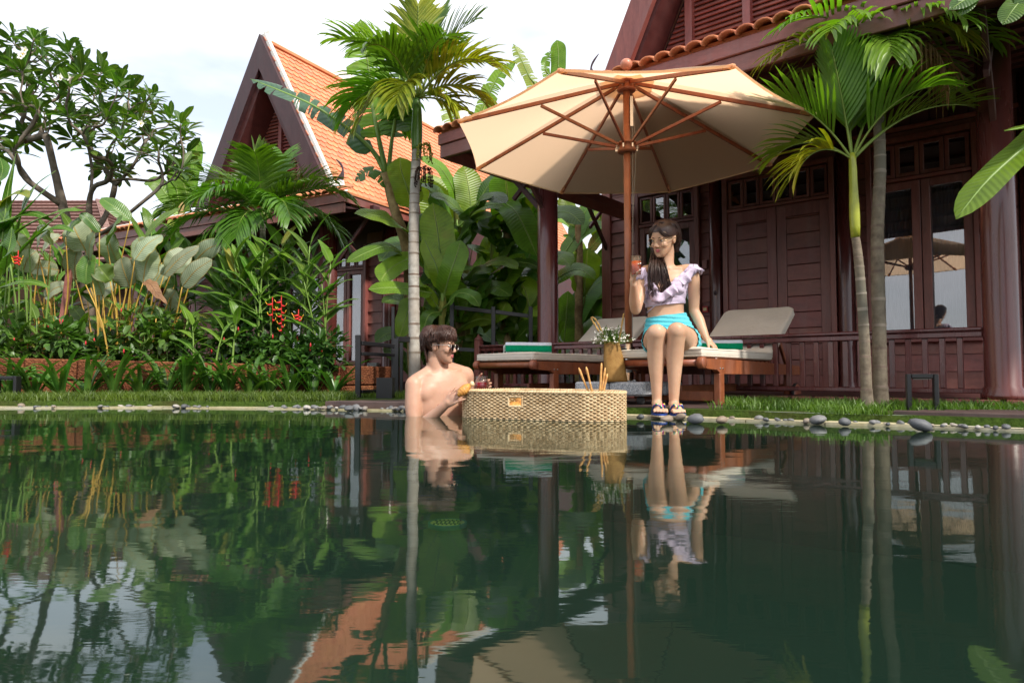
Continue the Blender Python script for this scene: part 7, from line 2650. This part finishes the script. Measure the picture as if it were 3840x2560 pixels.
body_w, me_w = finish_body(b, 'body', 'skin_woman', wo, [(WH, .135), (LWr + V(.04, -.03, -.05), .115), (RW_ + V(-.02, -.02, .09), .105), (fR[0], .10), (fL[0], .10)])
face_parts(wo, WH, wmat, .97, 'brow', 'lip_bold')
for (p, ax) in tipsL + tipsR:
    MB().ellipsoid(p + ax * .002 + V(0, -.004, .002), (.0042, .0042, .0052), None, 8, 6).build('nail', 'nail', wo)
# top: V from both shoulders to the middle of the bust
VC = V(.945, 0, .770)
def vee(x): return VC.z + (x - VC.x) * .92 if x > VC.x else VC.z + (VC.x - x) * 1.55
def keep_top(p):
    if p.z < .685 or p.z > .958: return False
    if p.y < 4.44 and p.z > vee(p.x) + .0 : return False
    if p.y >= 4.44 and p.z > .93: return False
    lim = .150 if p.z < .88 else .168
    return abs(p.x - .998) < lim and p.y > 4.28
def gather(p):
    dx = p.x - .945
    return .007 + .0035 * math.sin(p.z * 190 + abs(dx) * 18) * math.exp(-dx * dx * 90) + .002 * math.sin(p.z * 120 + dx * 60)
top = shell(me_w, keep_top, gather, 'ruffle_top', 'lilac_cloth', wo, cuts=[(V(1, 4.4, .700), V(.10, 0, -1))])
# ruffle along the neckline: two layers of wavy cloth
line = [V(1.195, 4.43, .962), V(1.165, 4.375, .945), V(1.10, 4.340, .895), V(1.04, 4.318, .842), V(.985, 4.308, .798), V(.945, 4.312, .768), V(.915, 4.325, .800), V(.885, 4.345, .860), V(.860, 4.38, .925), V(.835, 4.43, .955)]
sp = smooth_path(line, 110); mb = MB(); vs = []; uv = []
for i, p in enumerate(sp):
    t = (sp[min(i + 1, 110)] - sp[max(i - 1, 0)]).normalized()
    outv = V(0, -1, 0) if 12 < i < 98 else V(.5 if i <= 12 else -.5, -.6, .3)
    down = (V(0, 0, -1) - t * V(0, 0, -1).dot(t)).normalized()
    if i < 16: down = (down + V(.75, 0, .25)).normalized()
    for j in range(5):
        k = j / 4
        wv = math.sin(i * .62 + .5 * math.sin(i * .21)) * .017 * k + .008 * k
        vs.append(p + outv * (.006 + wv) + down * (.058 * k * (1 + .15 * math.sin(i * .31))) + t * (.010 * k * math.cos(i * .62))); uv.append((i / 110 * 8, k))
mb.add(vs, [(i * 5 + j, i * 5 + j + 1, (i + 1) * 5 + j + 1, (i + 1) * 5 + j) for i in range(110) for j in range(4)], uv)
ro_ = mb.build('ruffle', 'lilac_cloth', top)
so = ro_.modifiers.new('thickness', 'SOLIDIFY'); so.thickness = .0025
# flutter sleeve round the shoulder
mb = MB(); vs = []
for i in range(41):
    a = lerp(-2.3, 1.5, i / 40); cx = V(1.175, 4.43, .945)
    for j in range(4):
        k = j / 3; r = .040 + .030 * k + .008 * k * math.sin(i * 1.15)
        vs.append(cx + V(.004 + math.cos(a) * r * .8 * (.4 + .6 * (math.cos(a) > 0)), math.sin(a) * r, .020 - .055 * k + .010 * k * math.cos(i * 1.15)))
mb.add(vs, [(i * 4 + j, i * 4 + j + 1, (i + 1) * 4 + j + 1, (i + 1) * 4 + j) for i in range(40) for j in range(3)]); q_ = mb.build('sleeve', 'lilac_cloth', top)
so = q_.modifiers.new('thickness', 'SOLIDIFY'); so.thickness = .0025
mb = MB(); vs = []
for i in range(31):
    a = lerp(1.2, 5.0, i / 30); cx = V(.855, 4.43, .93)
    for j in range(4):
        k = j / 3; r = .046 + .018 * k
        vs.append(cx + V(math.cos(a) * r * .8, math.sin(a) * r, .012 - .075 * k + .006 * k * math.cos(i * 1.15)))
mb.add(vs, [(i * 4 + j, i * 4 + j + 1, (i + 1) * 4 + j + 1, (i + 1) * 4 + j) for i in range(30) for j in range(3)]); q_ = mb.build('sleeve', 'lilac_cloth', top)
so = q_.modifiers.new('thickness', 'SOLIDIFY'); so.thickness = .0025
MB().tube(smooth_path([V(.955, 4.328, .712), V(.925, 4.350, .700), V(.888, 4.39, .665), V(.880, 4.43, .655)], 8), .0042, 6).build('strap', 'lilac_cloth', top)
MB().tube(smooth_path([V(.965, 4.330, .712), V(1.03, 4.345, .705), V(1.09, 4.385, .690), V(1.112, 4.43, .685)], 8), .0042, 6).build('strap', 'lilac_cloth', top)
# high-waisted shorts
tR, tL = (kR - hipR).normalized(), (kL - hipL).normalized()
def keep_sh(p):
    if p.z > .66 or p.z < .36: return False
    if p.x > 1.20 or p.x < .84: return False
    m = (hipR + hipL) / 2
    if (p - (hipR if p.x < 1.03 else hipL)).dot(tR if p.x < 1.03 else tL) > .135: return False
    ab = LWr - LE; kk = max(0, min(1, (p - LE).dot(ab) / ab.length_squared))
    if (p - (LE + ab * kk)).length < .055: return False
    return p.y > 4.2
shell(me_w, keep_sh, lambda p: .0065 + .0022 * math.sin(p.z * 230 + p.x * 16), 'shorts', 'turquoise_cloth', wo, cuts=[(V(1.0, 4.4, .632), V(-.12, 0, 1))])
# long dark hair, swept over the shoulder nearest the parasol pole
rw = random.Random(17)
def face_open(p): return not (p.y > .030 and p.z < .060 and abs(p.x) < .062) and p.z > -.045 - (p.y < 0) * .03 and not (p.y > -.030 and p.z < .022 and p.x < -.05)
hv, hf, hu = hair_cap(WH, wmat, .97, face_open, 1.045)
hm = MB(); hm.add(hv, hf, hu)
down = [V(.905, 4.335, .985), V(.895, 4.31, .90), V(.90, 4.30, .80), V(.915, 4.298, .745)]
for i in range(460):
    # from the parting, around the back of the head, then down
    th = rw.uniform(-1, 1)
    ph_ = rw.uniform(.15, 1.0)
    x0 = lerp(-.02, .075, rw.random()); 
    if i < 260:      # her right side (towards the pole), falling to the bust
        st0 = Lw(lerp(-.012, .01, rw.random()), lerp(.085, -.05, ph_), .118 - .035 * abs(lerp(.085, -.05, ph_)) * 6)
        st1 = Lw(.083 + rw.uniform(-.004, .008), lerp(.055, -.075, ph_), .035 + rw.uniform(-.02, .03))
        st2 = Lw(.086 + rw.uniform(-.01, .012), lerp(.035, -.085, ph_), -.06)
        sx = rw.uniform(-.055, .075); dy = rw.uniform(-.022, .04)
        e0 = V(.925 + sx * .8, 4.35 + dy, .945 + rw.uniform(-.02, .02)); e1 = V(.925 + sx * 1.05, 4.325 + dy * .7, .85); e2 = V(.935 + sx * 1.1 + rw.uniform(-.015, .015), 4.318 + dy * .6, rw.uniform(.735, .80))
        strand(hm, [st0, st1, st2, e0, e1, e2], rw.uniform(.0040, .0078), .0012, 18, 5, .5)
    elif i < 380:    # back and far side, gathered behind the neck
        a = lerp(.4, 2.6, rw.random())
        st0 = Lw(lerp(-.03, .01, rw.random()), lerp(.06, -.06, rw.random()), .122)
        st1 = Lw(-.078 * math.sin(a) - .004, -.02 - .095 * max(0, -math.cos(a)) + .03 * max(0, math.cos(a)), .05 + rw.uniform(-.01, .03))
        st2 = Lw(-.060 + rw.uniform(-.012, .03), -.085 + rw.uniform(-.015, .015), -.03)
        e0 = Lw(-.03 + rw.uniform(-.03, .06), -.075, -.10)
        strand(hm, [st0, st1, st2, e0], rw.uniform(.005, .008), .003, 14, 5, .5)
    else:            # fringe strands over the forehead
        sgn = 1
        sgn = 1 if i % 3 else -1
        st0 = Lw(rw.uniform(-.012, .012), .060, .118); st1 = Lw(sgn * rw.uniform(.018, .040), .090, .076 + rw.uniform(-.008, .012)); st2 = Lw(sgn * rw.uniform(.050, .066), .074, .040 + rw.uniform(-.012, .010)); e0 = Lw(sgn * .079, .045 if sgn > 0 else .02, -.015 if sgn > 0 else .02)
        strand(hm, [st0, st1, st2, e0], rw.uniform(.004, .0065), .001, 12, 5, .5)
hm.build('hair', 'hair_woman', wo)
# round gold spectacles
def ring(mb, c, m, rx, rz, r, n=28):
    pts = [Vector(c) + m @ V(rx * math.cos(2 * math.pi * k / n), 0, rz * math.sin(2 * math.pi * k / n)) for k in range(n + 1)]
    mb.tube(pts, r, 6, cap=False)
sg_ = MB()
for sx in (-1, 1): ring(sg_, Lw(sx * .0325, .1035, -.006), wmat, .0265, .0255, .0010)
sg_.tube(smooth_path([Lw(-.007, .106, .002), Lw(0, .109, .005), Lw(.007, .106, .002)], 5), .0012, 6)
for sx in (-1, 1): sg_.tube(smooth_path([Lw(sx * .059, .103, .006), Lw(sx * .078, .05, .008), Lw(sx * .080, -.01, .006), Lw(sx * .080, -.03, -.010)], 8), .0013, 6)
spec = sg_.build('spectacles', 'gold_metal', wo)
for sx in (-1, 1): MB().ellipsoid(Lw(sx * .0325, .1035, -.006), (.0255, .0008, .0245), wmat, 20, 8).build('lens', 'spectacle_glass', spec)
# beaded blue sandals
for nm, (ball, d, sd), an_ in (('R', fR, aR), ('L', fL, aL)):
    sn = MB(); outl = []
    for i in range(28):
        a = 2 * math.pi * i / 28; y = math.cos(a); x = math.sin(a)
        w = .047 if y > 0 else .036
        outl.append(V(ball.x, ball.y, .0285) - d * .045 + d * (y * .128) + sd * (x * w * (1 + .12 * y)))
    sn.prism(list(reversed(outl)), (0, 0, -.010)); sandal = sn.build('sandal', 'strap_blue', wo)
    s2 = MB(); s2.prism([p + (p - (V(ball.x, ball.y, .0285) - d * .045)) * .03 + V(0, 0, -.0095) for p in reversed(outl)], (0, 0, -.007)); s2.build('sole', 'sole_cream', sandal)
    toe = ball + d * .022 + sd * (.008 if nm == 'R' else -.008) + V(0, 0, .016)
    bead_m = ['bead_green', 'bead_pink', 'bead_yellow', 'bead_silver']
    for sx in (-1, 1):
        end = V(ball.x, ball.y, .032) - d * .055 + sd * (sx * .040)
        pth = smooth_path([toe + V(0, 0, -.008), toe + V(0, 0, .006), ball - d * .012 + sd * (sx * .026) + V(0, 0, .030), end], 10)
        MB().tube(pth, .0048, 6).build('strap', 'strap_blue', sandal)
        outer = (sx < 0) == (nm == 'R')
        if outer or True:
            for k in range(2, 8):
                MB().ellipsoid(pth[k] + V(rw.uniform(-.005, .005), -.003, .006), .0052, None, 8, 6).build('bead', bead_m[(k + (0 if sx > 0 else 2)) % 4], sandal)

# ================================================================= the man
MH = at(1650, 1297, 4.25)
mmat = head_frame(V(.95, -.31, -.05), R(3))
mo = thing('person', V(-.45, 4.3, -.6), 'bare-chested man in sunglasses standing waist deep in the pool beside the tray', 'person')
b = Body()
Lm = add_head(b, MH, mmat, .95, True)
nbm = at(1640, 1390, 4.29)
b.limb(smooth_path([Lm(0, -.030, -.045), Lm(0, -.036, -.10), nbm + V(0, 0, -.02)], 5), [.050, .050, .051, .054, .062, .075], 18)
# trunk turned towards the tray: lateral axis from his right (near, left) to his left (far, right)
la = V(.84, .50, .14).normalized(); da = V(-.50, .84, 0).normalized()
tc_ = at(1652, 1440, 4.30)
cx, cy = tc_.x, tc_.y
secs = [(.292, .060, .060, 0), (.272, .105, .070, 0), (.250, .150, .082, 0), (.215, .180, .094, 0), (.15, .180, .106, 0), (.06, .170, .112, 0), (-.02, .158, .108, 0), (-.12, .140, .098, 0), (-.22, .135, .095, 0), (-.32, .150, .105, 0), (-.38, .140, .100, 0)]
b.loft([(V(cx, cy, z), la * a, da * d_) for z, a, d_, _ in reversed(secs)])
for sx in (-1, 1):
    b.limb([nbm + V(0, .01, .03), V(cx, cy, .268) + la * (.09 * sx), V(cx, cy, .232) + la * (.165 * sx)], [.050, .046, .050])
for sx in (-1, 1):
    b.ellipsoid(V(cx, cy, .155) + la * (.078 * sx) - da * .066, (.090, .034, .070), Matrix((la, da, V(0, 0, 1))).transposed())
    b.limb([V(cx, cy, .262) + la * (.02 * sx) - da * .068, V(cx, cy, .266) + la * (.09 * sx) - da * .058, V(cx, cy, .262) + la * (.15 * sx) - da * .02], [.009, .010, .010], 8)
# right arm: upper arm down into the water, forearm back up to the croissant
rS = V(cx, cy, .215) - la * .185 - da * .01
rE = V(rS.x + .015, rS.y - .06, -.095); rW = at(1668, 1520, 4.02)
b.ellipsoid(rS + V(0, 0, -.005), (.056, .056, .062))
b.limb(*smooth_rad([rS, rS.lerp(rE, .45) + V(-.006, 0, 0), rE], [.054, .052, .041], 12), n=16)
b.limb(*smooth_rad([rE, rE.lerp(rW, .35), rW], [.041, .042, .027], 10), n=16)
CR = at(1740, 1462, 3.97)       # croissant
tipsM = add_hand(b, rW, (CR + V(-.03, .0, -.022) - rW), V(-.25, -.85, .35), V(-.35, .30, .85), 1.0, (.22, .26, .30, .36), .05, (.50, .25))
# left arm: out behind the tray to the red glass
lS = V(cx, cy, .220) + la * .180; lE = at(1752, 1560, 4.52); lW = MG + V(-.052, .050, .012)
b.ellipsoid(lS, (.052, .052, .058))
b.limb(*smooth_rad([lS, lS.lerp(lE, .5), lE], [.052, .048, .040], 12), n=16)
b.limb(*smooth_rad([lE, lE.lerp(lW, .4), lW], [.040, .040, .027], 10), n=16)
gm = MG + V(0, 0, .045)
tl = add_hand(b, lW, V(.88, .12, .22), V(-.15, .97, .08), V(-.25, -.08, .95), 1.0, (.85, .9, .9, .95), .06, (.9, .7))
# hips and folded legs under water (kneeling on the pool floor)
for sx in (-1, 1):
    hp = V(cx, cy, -.34) + la * (.085 * sx); kn_ = hp + V(.29, .02 * sx, -.17); an_ = hp + V(-.06, 0, -.215)
    b.limb(*smooth_rad([hp, hp.lerp(kn_, .5), kn_], [.088, .078, .058], 8)); b.limb(*smooth_rad([kn_, kn_.lerp(an_, .4), an_], [.055, .052, .038], 8)); b.limb([an_, an_ + V(-.14, .02, 0)], [.036, .026])
body_m, me_m = finish_body(b, 'body', 'skin_man', mo, [(MH, .135), (rW + (CR - rW) * .9, .10), (lW + V(.06, -.03, .02), .12)])
face_parts(mo, MH, mmat, .95, 'brow', 'lip', True)
shell(me_m, lambda p: -.52 < p.z < -.20 and  (p - V(cx, cy, p.z)).length < .25, .006, 'swim_shorts', 'strap_blue', mo)
for sx in (-1, 1):
    p = V(cx, cy, .075) + la * (.088 * sx) - da * .120
    if sx < 0: p = at(1645, 1522, 4.135)
    MB().ellipsoid(p, (.012, .006, .012), Matrix((la, da, V(0, 0, 1))).transposed(), 12, 8).build('nipple', 'nipple', mo)
# short layered hair
rm_ = random.Random(29)
hv, hf, hu = hair_cap(MH, mmat, .95, lambda p: p.z > (.062 if p.y > .045 else .016 if p.y > -.022 else -.078) and not (p.y > .06 and p.z < .070), 1.06)
hm = MB(); hm.add(hv, hf, hu)
for i in range(800):
    a = rm_.uniform(-math.pi, math.pi); e = rm_.uniform(.12, 1.0)
    # root near the crown whorl, tip combed outwards and down
    x = math.sin(a); y = math.cos(a)
    r0 = (.30 + .5 * (1 - e)); r1 = min(1.0, r0 + .62)
    def sh(r, k=1.0):
        th = r * 1.62
        return V(x * math.sin(th) * .091 * k, y * math.sin(th) * .111 * k - .018, math.cos(th) * .106 * k + .037)
    p0, p1, p2 = sh(r0 * .7, 1.0), sh((r0 + r1) / 2, 1.06), sh(r1, 1.07)
    if y > .35:      # fringe falls forward over the brow
        p2 = V(p2.x * .95, min(p2.y, .098), max(p2.z, .028) + rm_.uniform(-.006, .01)); p1 = p1 + V(0, .006, .012)
    if y < -.2: p2 = p2 + V(0, .012, -.075 * rm_.random())
    if abs(x) > .8 and p2.z < .01: p2.z = rm_.uniform(-.012, .02)
    j_ = lambda q, k: V(q.x + rm_.gauss(0, k), q.y + rm_.gauss(0, k), q.z + rm_.gauss(0, k))
    strand(hm, [Lm(*p0), Lm(*j_(p1, .004)), Lm(*j_(p2, .006))], rm_.uniform(.0030, .0056), .0007, 8, 4, .45)
for i in range(90):   # nape and sideburns
    sx = rm_.choice((-1, 1)); 
    if i < 72:
        p0 = V(rm_.uniform(-.070, .070), -.100, .02); p1 = V(p0.x, -.110 + abs(p0.x) * .5, -.03); p2 = V(p0.x * .85, -.090 + abs(p0.x) * .4 + rm_.uniform(-.006, .006), -.085 - rm_.random() * .03)
    else:
        p0 = V(sx * .078, .018, .045); p1 = V(sx * .079, .022, .015); p2 = V(sx * .073, .026, -.008 - rm_.random() * .012)
    strand(hm, [Lm(*p0), Lm(*p1), Lm(*p2)], .008, .0015, 7, 6, .45)
hm.build('hair', 'hair_man', mo)
# sunglasses
sg_ = MB()
for sx in (-1, 1): ring(sg_, Lm(sx * .0335, .1055, -.006), mmat, .0250, .0220, .0012)
sg_.tube([Lm(-.008, .109, .008), Lm(.008, .109, .008)], .0013, 6)
for sx in (-1, 1): sg_.tube(smooth_path([Lm(sx * .060, .102, .010), Lm(sx * .079, .05, .010), Lm(sx * .081, -.005, .008), Lm(sx * .081, -.025, -.006)], 8), .0014, 6)
spec = sg_.build('sunglasses', 'silver_metal', mo)
for sx in (-1, 1): MB().ellipsoid(Lm(sx * .0335, .1055, -.006), (.0240, .0012, .0210), mmat, 20, 8).build('lens', 'sunglass_lens', spec)
mb = MB(); tp_, ax_ = tipsM[2]
rg = rW.lerp(CR, .80) + V(-.008, -.022, -.002)
ring(mb, rg, Matrix.Rotation(R(60), 3, 'Z'), .0098, .0098, .0016); mb.build('ring', 'silver_metal', mo)
# croissant in his hand, bitten end to the right
cr = crescent(CR, .100, .027, R(25), R(-38), .35)
hc = cr.build('croissant', 'croissant'); tag(hc, 'half eaten croissant held in the man\'s near hand', 'croissant')
MB().ellipsoid(CR + V(.046, .012, .036), (.013, .016, .016), None, 10, 8).build('crumb', 'crumb', hc)
